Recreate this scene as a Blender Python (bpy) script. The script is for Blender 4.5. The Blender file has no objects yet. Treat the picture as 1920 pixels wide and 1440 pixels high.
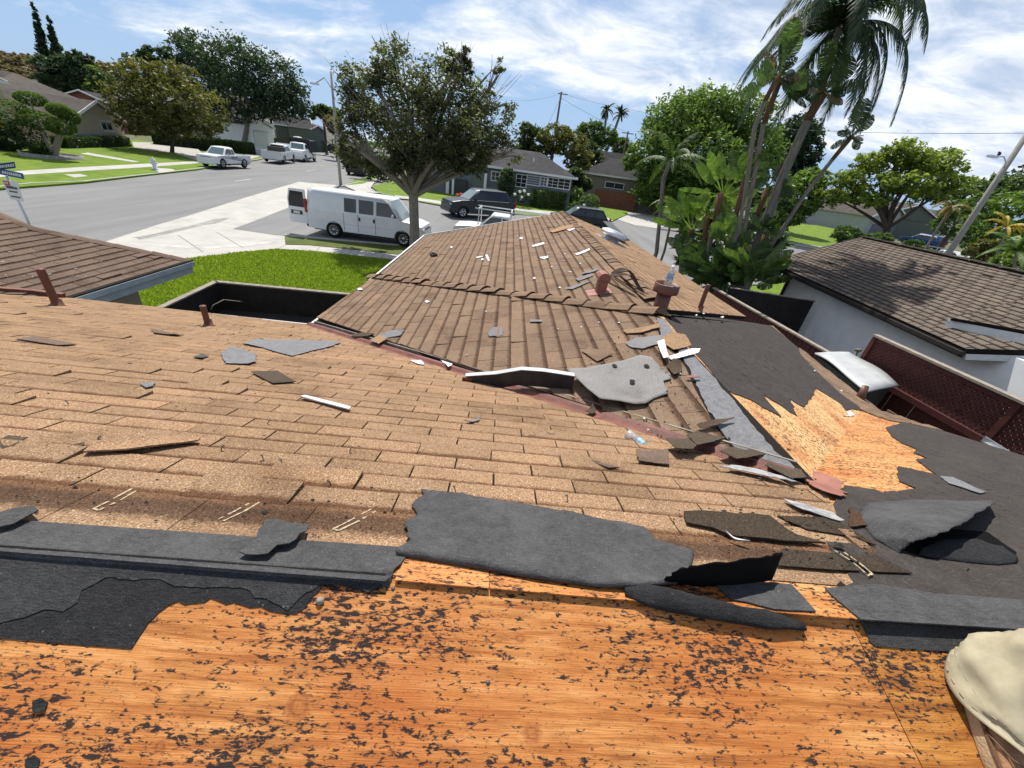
import bpy, bmesh, math, random
import numpy as np
from mathutils import Vector, Matrix, noise
R = math.radians
SC = bpy.context.scene
COL = SC.collection

# ------------------------------------------------------------------ camera
ZC = 4.5                                   # the lens is 4.5 m above the lawn
F_PX, CX, CY = 725.0, 960.0, 720.0
PITCH, ROLL, YAW = R(29.5), R(8.0), R(4.0)
FW = Vector((math.sin(YAW)*math.cos(PITCH), math.cos(YAW)*math.cos(PITCH), -math.sin(PITCH)))
_rt = Vector((math.cos(YAW), -math.sin(YAW), 0)); _up = _rt.cross(FW)
IX = _rt*math.cos(ROLL) + _up*math.sin(ROLL)
IU = -_rt*math.sin(ROLL) + _up*math.cos(ROLL)
CAM = Vector((0, 0, ZC))
cam_data = bpy.data.cameras.new('camera'); cam = bpy.data.objects.new('camera', cam_data); COL.objects.link(cam)
cam.matrix_world = Matrix(((IX.x, IU.x, -FW.x, 0), (IX.y, IU.y, -FW.y, 0), (IX.z, IU.z, -FW.z, ZC), (0, 0, 0, 1)))
cam_data.sensor_width = 36; cam_data.lens = 36*F_PX/1920
cam_data.clip_start = 0.05; cam_data.clip_end = 3000
SC.camera = cam

# ------------------------------------------------------------------ sun, sky, exposure
SUN_AZ, SUN_EL = -12.0, 57.0                 # clockwise from +Y
SUN_DIR = Vector((math.sin(R(SUN_AZ))*math.cos(R(SUN_EL)), math.cos(R(SUN_AZ))*math.cos(R(SUN_EL)), math.sin(R(SUN_EL))))
sd = bpy.data.lights.new('sun', 'SUN'); sun = bpy.data.objects.new('sun', sd); COL.objects.link(sun)
sd.energy = 4.6; sd.angle = R(0.6); sd.color = (1.0, 0.955, 0.88)
sun.rotation_euler = (-SUN_DIR).to_track_quat('-Z', 'Y').to_euler()
W = bpy.data.worlds.new('World'); SC.world = W; W.use_nodes = True
SKY_LOC = (12.2, 3.3, 0)
def build_world():
    nt = W.node_tree; N = nt.nodes; L = nt.links; N.clear()
    out = N.new('ShaderNodeOutputWorld'); bg = N.new('ShaderNodeBackground'); L.new(bg.outputs[0], out.inputs[0])
    sky = N.new('ShaderNodeTexSky'); sky.sky_type = 'NISHITA'; sky.sun_disc = False
    sky.sun_elevation = R(SUN_EL); sky.sun_rotation = R(SUN_AZ); sky.air_density = 1.0; sky.dust_density = 0.5; sky.ozone_density = 3.0
    tc = N.new('ShaderNodeTexCoord'); sep = N.new('ShaderNodeSeparateXYZ'); L.new(tc.outputs['Generated'], sep.inputs[0])
    def math_(op, a, b=None, clamp=False):
        m = N.new('ShaderNodeMath'); m.operation = op; m.use_clamp = clamp
        for i, v in enumerate((a, b)):
            if v is None: continue
            if isinstance(v, (int, float)): m.inputs[i].default_value = v
            else: L.new(v, m.inputs[i])
        return m.outputs[0]
    zz = math_('ADD', math_('MAXIMUM', sep.outputs[2], 0.0), 0.22)
    cmb = N.new('ShaderNodeCombineXYZ')
    L.new(math_('DIVIDE', sep.outputs[0], zz), cmb.inputs[0]); L.new(math_('DIVIDE', sep.outputs[1], zz), cmb.inputs[1])
    mp = N.new('ShaderNodeMapping'); L.new(cmb.outputs[0], mp.inputs[0])
    mp.inputs['Rotation'].default_value = (0, 0, R(-12)); mp.inputs['Scale'].default_value = (0.8, 1.15, 1); mp.inputs['Location'].default_value = SKY_LOC
    n1 = N.new('ShaderNodeTexNoise'); L.new(mp.outputs[0], n1.inputs['Vector'])
    n1.inputs['Scale'].default_value = 0.5; n1.inputs['Detail'].default_value = 9; n1.inputs['Roughness'].default_value = 0.58; n1.inputs['Distortion'].default_value = 0.25
    n2 = N.new('ShaderNodeTexNoise'); L.new(mp.outputs[0], n2.inputs['Vector'])
    n2.inputs['Scale'].default_value = 3.2; n2.inputs['Detail'].default_value = 8; n2.inputs['Roughness'].default_value = 0.62; n2.inputs['Distortion'].default_value = 0.4
    dens = math_('ADD', n1.outputs['Fac'], math_('MULTIPLY', math_('SUBTRACT', n2.outputs['Fac'], 0.5), 0.26))
    ramp = N.new('ShaderNodeValToRGB'); L.new(dens, ramp.inputs[0])
    e = ramp.color_ramp.elements; e[0].position = 0.465; e[0].color = (0, 0, 0, 1); e[1].position = 0.595; e[1].color = (1, 1, 1, 1)
    # summer haze: paler blue, thickening to the horizon
    veil = math_('ADD', math_('MULTIPLY', math_('POWER', math_('SUBTRACT', 1.0, math_('MAXIMUM', sep.outputs[2], 0.0)), 2.5), 0.75), 0.1, True)
    hz = N.new('ShaderNodeMix'); hz.data_type = 'RGBA'; L.new(veil, hz.inputs[0]); L.new(sky.outputs[0], hz.inputs[6]); hz.inputs[7].default_value = (3.3, 5.0, 7.9, 1)
    fac = math_('MULTIPLY', ramp.outputs[0], 0.92, True)
    # cloud brightness: white, thicker cores a little greyer
    cr = N.new('ShaderNodeValToRGB'); L.new(n2.outputs['Fac'], cr.inputs[0])
    ce = cr.color_ramp.elements; ce[0].position = 0.36; ce[0].color = (5.4, 6.3, 7.8, 1); ce[1].position = 0.62; ce[1].color = (10.0, 10.3, 10.7, 1)
    mix = N.new('ShaderNodeMix'); mix.data_type = 'RGBA'
    L.new(fac, mix.inputs[0]); L.new(hz.outputs[2], mix.inputs[6]); L.new(cr.outputs[0], mix.inputs[7])
    L.new(mix.outputs[2], bg.inputs[0]); bg.inputs[1].default_value = 0.078
build_world()
SC.view_settings.view_transform = 'Standard'; SC.view_settings.look = 'None'; SC.view_settings.gamma = 1
SC.view_settings.use_curve_mapping = False; SC.view_settings.exposure = 0.5
SC.cycles.max_bounces = 8; SC.cycles.transparent_max_bounces = 12
SC.cycles.use_denoising = True

# ------------------------------------------------------------------ helpers
rng = random.Random(7)
def ray(px, py): return FW + IX*((px-CX)/F_PX) - IU*((py-CY)/F_PX)
def tag(o, label=None, cat=None, group=None, kind=None):
    if label: o['label'] = label
    if cat: o['category'] = cat
    if group: o['group'] = group
    if kind: o['kind'] = kind
    return o
def link(o, parent=None):
    COL.objects.link(o)
    if parent is not None: o.parent = parent
    return o
def thing(name, label, cat, loc=(0, 0, 0), rz=0.0, group=None):
    o = bpy.data.objects.new(name, None); link(o); o.location = loc; o.rotation_euler = (0, 0, rz); o.empty_display_size = 0.2
    return tag(o, label, cat, group)
def mesh_obj(name, verts, faces, mats, parent=None, smooth=False, fmat=None, attrs=None):
    me = bpy.data.meshes.new(name); me.from_pydata([tuple(v) for v in verts], [], faces)
    if not isinstance(mats, (list, tuple)): mats = [mats]
    for m in mats: me.materials.append(m)
    if fmat is not None: me.polygons.foreach_set('material_index', fmat)
    if smooth: me.polygons.foreach_set('use_smooth', [True]*len(me.polygons))
    if attrs:
        for k, (dom, vals) in attrs.items():
            a = me.attributes.new(k, 'FLOAT', dom); a.data.foreach_set('value', vals)
    me.update()
    return link(bpy.data.objects.new(name, me), parent)
def bm_obj(name, bm, mats, parent=None, smooth=False):
    me = bpy.data.meshes.new(name); bm.to_mesh(me); bm.free()
    if not isinstance(mats, (list, tuple)): mats = [mats]
    for m in mats: me.materials.append(m)
    if smooth: me.polygons.foreach_set('use_smooth', [True]*len(me.polygons))
    return link(bpy.data.objects.new(name, me), parent)
class MB:
    """collects simple shapes into one mesh"""
    def __init__(s): s.v = []; s.f = []; s.m = []; s.sm = []
    def add(s, vs, fs, mi=0, sm=False):
        b = len(s.v); s.v += [tuple(v) for v in vs]; s.f += [tuple(i+b for i in f) for f in fs]; s.m += [mi]*len(fs); s.sm += [sm]*len(fs); return s
    def box(s, c, size, rz=0, mi=0, M=None):
        x, y, z = (a/2 for a in size); vs = [Vector((i*x, j*y, k*z)) for k in (-1, 1) for j in (-1, 1) for i in (-1, 1)]
        T = Matrix.Translation(c) @ Matrix.Rotation(rz, 4, 'Z')
        if M is not None: T = M
        return s.add([T @ v for v in vs], [(0, 2, 3, 1), (4, 5, 7, 6), (0, 1, 5, 4), (2, 6, 7, 3), (0, 4, 6, 2), (1, 3, 7, 5)], mi)
    def bar(s, a, b, w, h, mi=0, up=(0, 0, 1)):
        a = Vector(a); b = Vector(b); d = (b-a); L = d.length; d.normalize(); u = Vector(up); sx = d.cross(u)
        if sx.length < 1e-4: sx = d.cross(Vector((1, 0, 0)))
        sx.normalize(); sz = sx.cross(d)
        vs = [p + sx*i*w/2 + sz*k*h/2 for p in (a, b) for k in (-1, 1) for i in (-1, 1)]
        return s.add(vs, [(0, 2, 3, 1), (4, 5, 7, 6), (0, 1, 5, 4), (2, 6, 7, 3), (0, 4, 6, 2), (1, 3, 7, 5)], mi)
    def tube(s, pts, rad, n=8, mi=0, cap=True, sm=True):
        pts = [Vector(p) for p in pts]
        rad = rad if isinstance(rad, (list, tuple)) else [rad]*len(pts)
        vs = []; fs = []; ref = Vector((0.3, 0.2, 1)).normalized()
        for i, p in enumerate(pts):
            d = (pts[min(i+1, len(pts)-1)]-pts[max(i-1, 0)]).normalized()
            sx = d.cross(ref)
            if sx.length < 0.05: sx = d.cross(Vector((1, 0, 0)))
            sx.normalize(); sy = d.cross(sx)
            for k in range(n):
                a = 2*math.pi*k/n; vs.append(p + (sx*math.cos(a)+sy*math.sin(a))*rad[i])
        for i in range(len(pts)-1):
            for k in range(n): fs.append((i*n+k, i*n+(k+1) % n, (i+1)*n+(k+1) % n, (i+1)*n+k))
        if cap: fs.append(tuple(range(n-1, -1, -1))); fs.append(tuple((len(pts)-1)*n+k for k in range(n)))
        return s.add(vs, fs, mi, sm)
    def lathe(s, prof, c=(0, 0, 0), n=16, mi=0, M=None, sm=True):
        T = M if M is not None else Matrix.Translation(c)
        vs = [T @ Vector((r*math.cos(2*math.pi*k/n), r*math.sin(2*math.pi*k/n), z)) for r, z in prof for k in range(n)]
        fs = [(i*n+k, i*n+(k+1) % n, (i+1)*n+(k+1) % n, (i+1)*n+k) for i in range(len(prof)-1) for k in range(n)]
        return s.add(vs, fs, mi, sm)
    def quad(s, a, b, c, d, mi=0): return s.add([a, b, c, d], [(0, 1, 2, 3)], mi)
    def prism(s, poly, a, b, mi=0, sm=False):
        """poly: 3D outline at offset a, copied to offset b (vectors)"""
        n = len(poly); a = Vector(a); b = Vector(b)
        vs = [Vector(p)+a for p in poly]+[Vector(p)+b for p in poly]
        return s.add(vs, [tuple(range(n-1, -1, -1)), tuple(range(n, 2*n))]+[(i, (i+1) % n, (i+1) % n+n, i+n) for i in range(n)], mi, sm)
    def build(s, name, mats, parent=None, smooth=False):
        o = mesh_obj(name, s.v, s.f, mats, parent, False, s.m)
        o.data.polygons.foreach_set('use_smooth', [smooth or x for x in s.sm])
        return o
def bevel(o, w=0.01, seg=2):
    bm = bmesh.new(); bm.from_mesh(o.data); bmesh.ops.remove_doubles(bm, verts=bm.verts, dist=1e-5)
    es = [e for e in bm.edges if len(e.link_faces) == 2 and e.calc_face_angle(0) > 0.5]
    bmesh.ops.bevel(bm, geom=es, offset=w, segments=seg, affect='EDGES', clamp_overlap=True); bm.to_mesh(o.data); bm.free(); return o
def copy_tree(o, parent=None):
    c = o.copy(); COL.objects.link(c); c.parent = parent
    for ch in o.children: copy_tree(ch, c)
    return c

# 2D polygon helpers
def clip_half(poly, a, b, c):
    """keep a*x+b*y<=c"""
    out = []
    for i in range(len(poly)):
        p, q = poly[i], poly[(i+1) % len(poly)]; dp = a*p[0]+b*p[1]-c; dq = a*q[0]+b*q[1]-c
        if dp <= 0: out.append(p)
        if (dp < 0 < dq) or (dq < 0 < dp):
            t = dp/(dp-dq); out.append((p[0]+(q[0]-p[0])*t, p[1]+(q[1]-p[1])*t))
    return out
def clip_rect(poly, x0, x1, y0, y1):
    for h in ((-1, 0, -x0), (1, 0, x1), (0, -1, -y0), (0, 1, y1)):
        poly = clip_half(poly, *h)
        if len(poly) < 3: return []
    return poly
def area2(p): return 0.5*sum(p[i][0]*p[(i+1) % len(p)][1]-p[(i+1) % len(p)][0]*p[i][1] for i in range(len(p)))
def inside(poly, x, y):
    c = False
    for i in range(len(poly)):
        (x1, y1), (x2, y2) = poly[i], poly[i-1]
        if (y1 > y) != (y2 > y) and x < (x2-x1)*(y-y1)/(y2-y1)+x1: c = not c
    return c
def rough(poly, amp, seg, r=None, closed=True):
    r = r or rng; out = []; n = len(poly)
    for i in range(n if closed else n-1):
        p = Vector(poly[i]); q = Vector(poly[(i+1) % n]); d = q-p; L = d.length; k = max(1, int(L/seg))
        nv = Vector((-d.y, d.x)).normalized() if L > 0 else Vector((0, 0))
        for j in range(k):
            t = j/k; a = 0 if j == 0 else r.gauss(0, amp)
            w = p + d*(t + (r.uniform(-.2, .2)/k if j else 0)) + nv*a; out.append((w.x, w.y))
    if not closed: out.append(tuple(poly[-1]))
    return out
def poly_bm(poly, step=None, ys=None):
    """flat bmesh face in XY cut along a grid"""
    bm = bmesh.new(); vs = [bm.verts.new((p[0], p[1], 0)) for p in poly]
    f = bm.faces.new(vs); f.normal_update(); bmesh.ops.triangulate(bm, faces=[f], ngon_method='EAR_CLIP')
    x0 = min(p[0] for p in poly); x1 = max(p[0] for p in poly); y0 = min(p[1] for p in poly); y1 = max(p[1] for p in poly)
    if step:
        cuts = [((x0+step*i, 0, 0), (1, 0, 0)) for i in range(1, int((x1-x0)/step)+1)] + [((0, y0+step*i, 0), (0, 1, 0)) for i in range(1, int((y1-y0)/step)+1)]
    else: cuts = [((0, y, 0), (0, 1, 0)) for y in ys if y0 < y < y1]
    for co, no in cuts:
        bmesh.ops.bisect_plane(bm, geom=bm.verts[:]+bm.edges[:]+bm.faces[:], dist=1e-6, plane_co=co, plane_no=no)
    bmesh.ops.recalc_face_normals(bm, faces=bm.faces)
    if bm.faces and sum(f.normal.z for f in bm.faces) < 0: bmesh.ops.reverse_faces(bm, faces=bm.faces)
    return bm

# ------------------------------------------------------------------ materials
def mat(name, color=(.5, .5, .5), rough_=0.7, metal=0.0, spec=0.5):
    m = bpy.data.materials.new(name); m.use_nodes = True; b = m.node_tree.nodes['Principled BSDF']
    b.inputs['Base Color'].default_value = (*color, 1); b.inputs['Roughness'].default_value = rough_; b.inputs['Metallic'].default_value = metal
    b.inputs['Specular IOR Level'].default_value = spec
    return m
class NT:
    def __init__(s, m): s.m = m; s.t = m.node_tree; s.N = s.t.nodes; s.L = s.t.links; s.b = s.N['Principled BSDF']
    def node(s, t, **k):
        n = s.N.new(t)
        for a, v in k.items(): setattr(n, a, v)
        return n
    def pos(s): return s.node('ShaderNodeNewGeometry').outputs['Position']
    def obj(s): return s.node('ShaderNodeTexCoord').outputs['Object']
    def attr(s, name, kind='GEOMETRY'):
        n = s.node('ShaderNodeAttribute', attribute_name=name, attribute_type=kind); return n.outputs['Fac']
    def mapping(s, v, scale=(1, 1, 1), rot=(0, 0, 0), loc=(0, 0, 0)):
        n = s.node('ShaderNodeMapping'); s.L.new(v, n.inputs[0]); n.inputs['Scale'].default_value = scale; n.inputs['Rotation'].default_value = rot; n.inputs['Location'].default_value = loc
        return n.outputs[0]
    def noise(s, v, scale, detail=3, rough=.5, dist=0.0):
        n = s.node('ShaderNodeTexNoise'); s.L.new(v, n.inputs['Vector']); n.inputs['Scale'].default_value = scale; n.inputs['Detail'].default_value = detail
        n.inputs['Roughness'].default_value = rough; n.inputs['Distortion'].default_value = dist; return n.outputs['Fac']
    def vor(s, v, scale, out='Distance', feature='F1'):
        n = s.node('ShaderNodeTexVoronoi', feature=feature); s.L.new(v, n.inputs['Vector']); n.inputs['Scale'].default_value = scale; return n.outputs[out]
    def ramp(s, f, stops, interp='LINEAR'):
        n = s.node('ShaderNodeValToRGB'); s.L.new(f, n.inputs[0]); e = n.color_ramp.elements; n.color_ramp.interpolation = interp
        while len(e) < len(stops): e.new(0.5)
        for i, (p, c) in enumerate(stops): e[i].position = p; e[i].color = (*c, 1) if len(c) == 3 else c
        return n.outputs[0]
    def step(s, f, a, b): return s.ramp(f, [(a, (0, 0, 0)), (b, (1, 1, 1))])
    def mix(s, f, a, b, mode='MIX'):
        n = s.node('ShaderNodeMix', data_type='RGBA', blend_type=mode)
        for i, v in ((0, f), (6, a), (7, b)):
            if isinstance(v, (int, float)): n.inputs[i].default_value = v if i == 0 else (v, v, v, 1)
            elif isinstance(v, tuple): n.inputs[i].default_value = (*v, 1)
            else: s.L.new(v, n.inputs[i])
        return n.outputs[2]
    def math(s, op, a, b=0.0, clamp=False):
        n = s.node('ShaderNodeMath', operation=op, use_clamp=clamp)
        for i, v in enumerate((a, b)):
            if isinstance(v, (int, float)): n.inputs[i].default_value = v
            else: s.L.new(v, n.inputs[i])
        return n.outputs[0]
    def col(s, c): s.L.new(c, s.b.inputs['Base Color'])
    def rough(s, c): s.L.new(c, s.b.inputs['Roughness'])
    def bump(s, h, strength=.3, dist=.01):
        n = s.node('ShaderNodeBump'); s.L.new(h, n.inputs['Height']); n.inputs['Strength'].default_value = strength; n.inputs['Distance'].default_value = dist
        s.L.new(n.outputs[0], s.b.inputs['Normal'])

def m_plain(name, color, rough_=.75, var=.12, scale=6, metal=0.0, bump=0.0, bscale=40, spec=.4):
    """plain surface with mild mottling"""
    m = mat(name, color, rough_, metal, spec); t = NT(m); p = t.obj()
    n = t.noise(p, scale, 5, .6)
    d = tuple(c*(1-var) for c in color); h = tuple(min(1, c*(1+var)) for c in color)
    t.col(t.ramp(n, [(.3, d), (.7, h)]))
    if bump: t.bump(t.noise(p, bscale, 4), bump, .01)
    return m
def m_shingle(name, dark, mid, light, band=(.55, .42, .36), gs=1.0, sat=1.0, stops=None, bw=(.16, .32)):
    m = mat(name, mid, .95, 0, .15); t = NT(m); p = t.pos()
    g = t.noise(p, 190*gs, 2, .75); g2 = t.vor(p, 330*gs, 'Color')
    gg = t.math('ADD', t.math('MULTIPLY', g, .7), t.math('MULTIPLY', g2, .3))
    c = t.ramp(gg, [(.33, dark), (.47, mid), (.56, mid), (.68, light)])
    # dirt patches over the roof
    big = t.noise(p, 2.6, 6, .62)
    c = t.mix(1.0, c, t.ramp(big, [(.3, (.66, .62, .60)), (.45, (.95, .94, .93)), (.65, (1.08, 1.06, 1.04))]), 'MULTIPLY')
    # printed shadow line along the head of each tab
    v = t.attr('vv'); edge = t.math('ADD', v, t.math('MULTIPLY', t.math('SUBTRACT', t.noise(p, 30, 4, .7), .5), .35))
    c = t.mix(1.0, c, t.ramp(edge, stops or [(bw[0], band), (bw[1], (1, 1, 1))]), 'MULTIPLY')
    tint = t.attr('tint')
    c = t.mix(1.0, c, t.ramp(tint, [(0, (.74, .71, .69)), (.5, (.96, .95, .94)), (1, (1.14, 1.09, 1.03))]), 'MULTIPLY')
    t.col(c); t.bump(gg, .55, .004)
    return m
def m_felt(name, base, hi=1.35, dust=0.3):
    m = mat(name, base, .9, 0, .18); t = NT(m); p = t.pos()
    fine = t.noise(t.mapping(p, (60, 260, 200)), 1.0, 4, .65); gr = t.noise(p, 330, 2, .75); big = t.noise(p, 4.5, 6, .65); mid = t.noise(p, 26, 5, .7)
    k = t.math('ADD', t.math('MULTIPLY', fine, .4), t.math('MULTIPLY', gr, .6))
    c = t.ramp(k, [(.34, tuple(x*.5 for x in base)), (.5, base), (.66, tuple(x*hi*1.25 for x in base))])
    c = t.mix(1.0, c, t.ramp(mid, [(.3, (.75, .75, .75)), (.7, (1.2, 1.2, 1.2))]), 'MULTIPLY')
    c = t.mix(t.math('MULTIPLY', t.step(big, .46, .72), dust), c, tuple(x*2.2+.015 for x in base))
    sp = t.step(t.noise(p, 120, 2, .5), .70, .74); c = t.mix(t.math('MULTIPLY', sp, .6), c, (.16, .15, .14))
    t.col(c); t.bump(t.math('ADD', t.math('ADD', t.math('MULTIPLY', fine, .4), t.math('MULTIPLY', gr, .4)), t.math('MULTIPLY', mid, 1.1)), .8, .007)
    return m
KNOTS = []
def m_ply(name, tone=1.0, spots=1.0, scale=1.0, base=((.31, .105, .022), (.45, .178, .044), (.58, .285, .095)), rot=0.0, fine=1.0):
    """plywood, grain along local X of the world, black stains left by felt"""
    m = mat(name, base[1], .72, 0, .3); t = NT(m); p = t.mapping(t.pos(), (1, 1, 1), (0, 0, rot))
    warp = t.noise(t.mapping(p, (1.2, 5, 5)), 1.0, 3, .5)
    wv = t.node('ShaderNodeVectorMath', operation='ADD'); t.L.new(t.mapping(p, (3.2, 60, 60)), wv.inputs[0])
    cw = t.node('ShaderNodeCombineXYZ'); t.L.new(t.math('MULTIPLY', warp, 2.0), cw.inputs[1]); t.L.new(cw.outputs[0], wv.inputs[1])
    gra = t.noise(wv.outputs[0], scale, 5, .62, .6)
    fib = t.noise(t.mapping(p, (14, 420, 420)), scale, 3, .6)
    g = t.math('ADD', t.math('MULTIPLY', gra, .8), t.math('MULTIPLY', fib, .2))
    s = lambda c: tuple(min(1, x*tone) for x in c)
    c = t.ramp(g, [(.30, s(tuple(x*.8 for x in base[0]))), (.40, s(base[0])), (.5, s(base[1])), (.70, s(base[2]))])
    mott = t.noise(t.mapping(p, (9, 26, 26)), 1.0, 5, .7); c = t.mix(fine, c, t.ramp(mott, [(.3, (.72, .66, .60)), (.5, (1, 1, 1)), (.7, (1.12, 1.2, 1.35))]), 'MULTIPLY')
    patch = t.noise(t.mapping(p, (1.1, 2.2, 2)), 1.6, 4, .55)
    c = t.mix(t.step(patch, .5, .75), c, s((.38, .108, .018)))
    if spots:
        sp = t.noise(t.mapping(p, (46, 112, 112)), 1.0, 4, .66, .5); reg = t.noise(t.mapping(p, (2.3, 5, 5)), 1.0, 4, .6)
        sp2 = t.noise(t.mapping(p, (90, 260, 260)), 1.0, 3, .6); th = t.math('ADD', t.math('ADD', t.math('MULTIPLY', sp, .72), t.math('MULTIPLY', sp2, .28)), t.math('MULTIPLY', t.math('SUBTRACT', reg, .5), .46*spots))
        k = t.step(th, .530, .572); c = t.mix(t.math('MULTIPLY', t.step(th, .50, .566), .38), c, (.10, .035, .012)); fl = t.step(t.noise(t.mapping(p, (120, 420, 420)), 1.0, 2, .6), .66, .72); c = t.mix(t.math('MULTIPLY', fl, .8*fine), c, (.06, .025, .012)); c = t.mix(t.math('MULTIPLY', k, .95), c, (.012, .011, .013))
        t.rough(t.ramp(k, [(0, (.68, .68, .68)), (1, (.9, .9, .9))]))
    for kx, ky, kr in KNOTS:
        d_ = t.node('ShaderNodeVectorMath', operation='SUBTRACT'); t.L.new(p, d_.inputs[0]); d_.inputs[1].default_value = (kx, ky, 0)
        sc_ = t.node('ShaderNodeVectorMath', operation='MULTIPLY'); t.L.new(d_.outputs[0], sc_.inputs[0]); sc_.inputs[1].default_value = (.8/kr, 1/kr, 0)
        ln = t.node('ShaderNodeVectorMath', operation='LENGTH'); t.L.new(sc_.outputs[0], ln.inputs[0])
        rr_ = t.math('ADD', ln.outputs['Value'], t.math('MULTIPLY', t.math('SUBTRACT', t.noise(p, 60, 3, .6), .5), .9)); ring = t.math('ADD', t.math('MULTIPLY', t.math('SINE', t.math('MULTIPLY', rr_, 10.0)), .16), t.noise(p, 150, 3, .6))
        kc = t.ramp(ring, [(.2, (.20, .055, .012)), (.8, (.40, .14, .032))]); c = t.mix(t.math('MULTIPLY', t.ramp(rr_, [(.75, (1, 1, 1)), (1.5, (0, 0, 0))]), .8), c, kc)
    t.col(c); t.bump(t.math('ADD', t.math('MULTIPLY', fib, .6), t.math('MULTIPLY', gra, .4)), .6, .004)
    return m
M = {}
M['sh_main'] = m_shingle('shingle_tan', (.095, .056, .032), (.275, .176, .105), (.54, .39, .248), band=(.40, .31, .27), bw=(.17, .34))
M['sh_edge'] = m_shingle('shingle_tan_unfaded_head', (.095, .056, .032), (.275, .176, .105), (.54, .39, .248), stops=[(.36, (1, 1, 1)), (.50, (.36, .33, .33)), (.80, (.30, .27, .27)), (.92, (.55, .47, .43))])
M['sh_wing'] = m_shingle('shingle_brown', (.072, .046, .031), (.205, .140, .095), (.385, .285, .195), band=(.42, .36, .33))
M['sh_left'] = m_shingle('shingle_weathered', (.06, .043, .033), (.15, .108, .082), (.27, .205, .16), band=(.42, .36, .33))
M['sh_dark'] = m_shingle('shingle_unfaded', (.025, .020, .017), (.075, .058, .042), (.17, .13, .088), band=(.8, .8, .8))
M['sh_grey'] = m_shingle('shingle_grey_back', (.11, .11, .112), (.20, .20, .205), (.30, .30, .305), band=(1, 1, 1))
M['sh_nb'] = m_shingle('shingle_neighbour', (.068, .056, .047), (.150, .124, .103), (.235, .198, .165), band=(.3, .27, .25), gs=.3)
M['under'] = mat('roof_underlay', (.02, .016, .013), .95, 0, .1)
M['felt'] = m_felt('felt_grey', (.064, .063, .064))
M['felt_dark'] = m_felt('felt_black', (.021, .021, .022), 1.5, .12)
M['felt_shaded'] = m_felt('felt_shaded_slope', (.036, .036, .037), 1.4, .15); M['felt_shade'] = mat('felt_painted_shade', (.007, .007, .007), .95, 0, .05)  # darkened felt copies: near-slope shade, and shade inside lifted felt
M['felt_old'] = m_felt('felt_weathered', (.047, .040, .036), 1.5, .2)
M['felt_light'] = m_felt('felt_pale_grey', (.175, .175, .182), 1.2, .1)
def near_px(px, py):
    n = Vector((0, -.3, 1)); r = ray(px, py); t_ = (Vector((0, .57, ZC-.885))-CAM).dot(n)/r.dot(n); w = CAM+r*t_; return (w.x, w.y)
KNOTS = [(*near_px(x, y), r) for x, y, r in ((560, 1325, .024), (998, 1375, .018), (975, 1196, .012), (1405, 1345, .010), (300, 1400, .012))]
M['ply'] = m_ply('plywood_stained'); KNOTS = []
M['ply_b'] = m_ply('plywood_stained_second', .93, 1.0, 1.0, ((.29, .10, .016), (.42, .165, .030), (.54, .255, .062)))
M['ply_clean'] = m_ply('plywood_pale', 1.0, .3, 1.0, ((.42, .165, .05), (.56, .26, .085), (.68, .38, .15)), 0.0, .4)
M['ply_diag'] = m_ply('plywood_pale_sloped', 1.0, .25, 1.0, ((.54, .28, .105), (.66, .39, .165), (.76, .50, .25)), R(90), .12)
M['rust'] = m_plain('copper_red_paint', (.16, .052, .034), .55, .4, 9, 0, .2, 60)
M['pink'] = m_plain('faded_pink_metal', (.26, .105, .075), .55, .35, 9)
M['pipe'] = m_plain('brown_painted_pipe', (.135, .055, .038), .5, .22, 14, 0, .1, 80)
M['valley'] = m_plain('worn_red_valley_paint', (.125, .043, .031), .6, .6, 5)
M['white_paint'] = m_plain('white_painted_wood', (.62, .63, .62), .55, .08, 10)
M['fascia_blue'] = m_plain('blue_grey_fascia', (.33, .40, .42), .6, .12, 6)
M['plastic_white'] = mat('white_scrap', (.58, .58, .57), .7)
M['nail'] = mat('nail_steel', (.09, .08, .075), .5, .6)
M['wood_grey'] = m_plain('weathered_timber', (.24, .205, .165), .85, .3, 8, 0, .3, 60)
M['black_metal'] = m_plain('black_scuffed_metal', (.022, .023, .026), .45, .4, 12)
M['alu'] = m_plain('dull_aluminium', (.52, .54, .56), .38, .15, 8, .7)
M['stucco_white'] = m_plain('white_stucco', (.82, .82, .82), .9, .06, 3, 0, .3, 90)
M['stucco_beige'] = m_plain('beige_stucco', (.36, .31, .245), .9, .08, 3, 0, .3, 90)
M['glass'] = mat('window_glass', (.015, .018, .02), .12, 0, .3)
# ================================================================== OUR HOUSE
class Plane:
    """a roof plane: O on it, u along the courses, d down the slope, n outward"""
    def __init__(s, O, u, d):
        s.O = Vector(O); s.u = Vector(u).normalized(); s.d = Vector(d).normalized(); s.n = s.u.cross(s.d).normalized()
        if s.n.z < 0: s.n = -s.n
    def at(s, a, b, h=0.0): return s.O + s.u*a + s.d*b + s.n*h
    def ab(s, p): q = Vector(p)-s.O; return (q.dot(s.u), q.dot(s.d))
    def px(s, x, y):
        r = ray(x, y); t = (s.O-CAM).dot(s.n)/r.dot(s.n); return s.ab(CAM+r*t)
    def pxs(s, pts): return [s.px(*p) for p in pts]
    def xy(s, x, y):
        z = s.O.z - (s.n.x*(x-s.O.x)+s.n.y*(y-s.O.y))/s.n.z; return s.ab((x, y, z))
    def xyz(s, x, y, h=0.0): a, b = s.xy(x, y); return s.at(a, b, h)
    def mat(s, a, b, h=0.0, rot=0.0):
        c, sn = math.cos(rot), math.sin(rot); x = s.u*c+s.d*sn; y = -s.u*sn+s.d*c
        if x.cross(y).dot(s.n) < 0: y = -y
        o = s.at(a, b, h); return Matrix(((x.x, y.x, s.n.x, o.x), (x.y, y.y, s.n.y, o.y), (x.z, y.z, s.n.z, o.z), (0, 0, 0, 1)))
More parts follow.
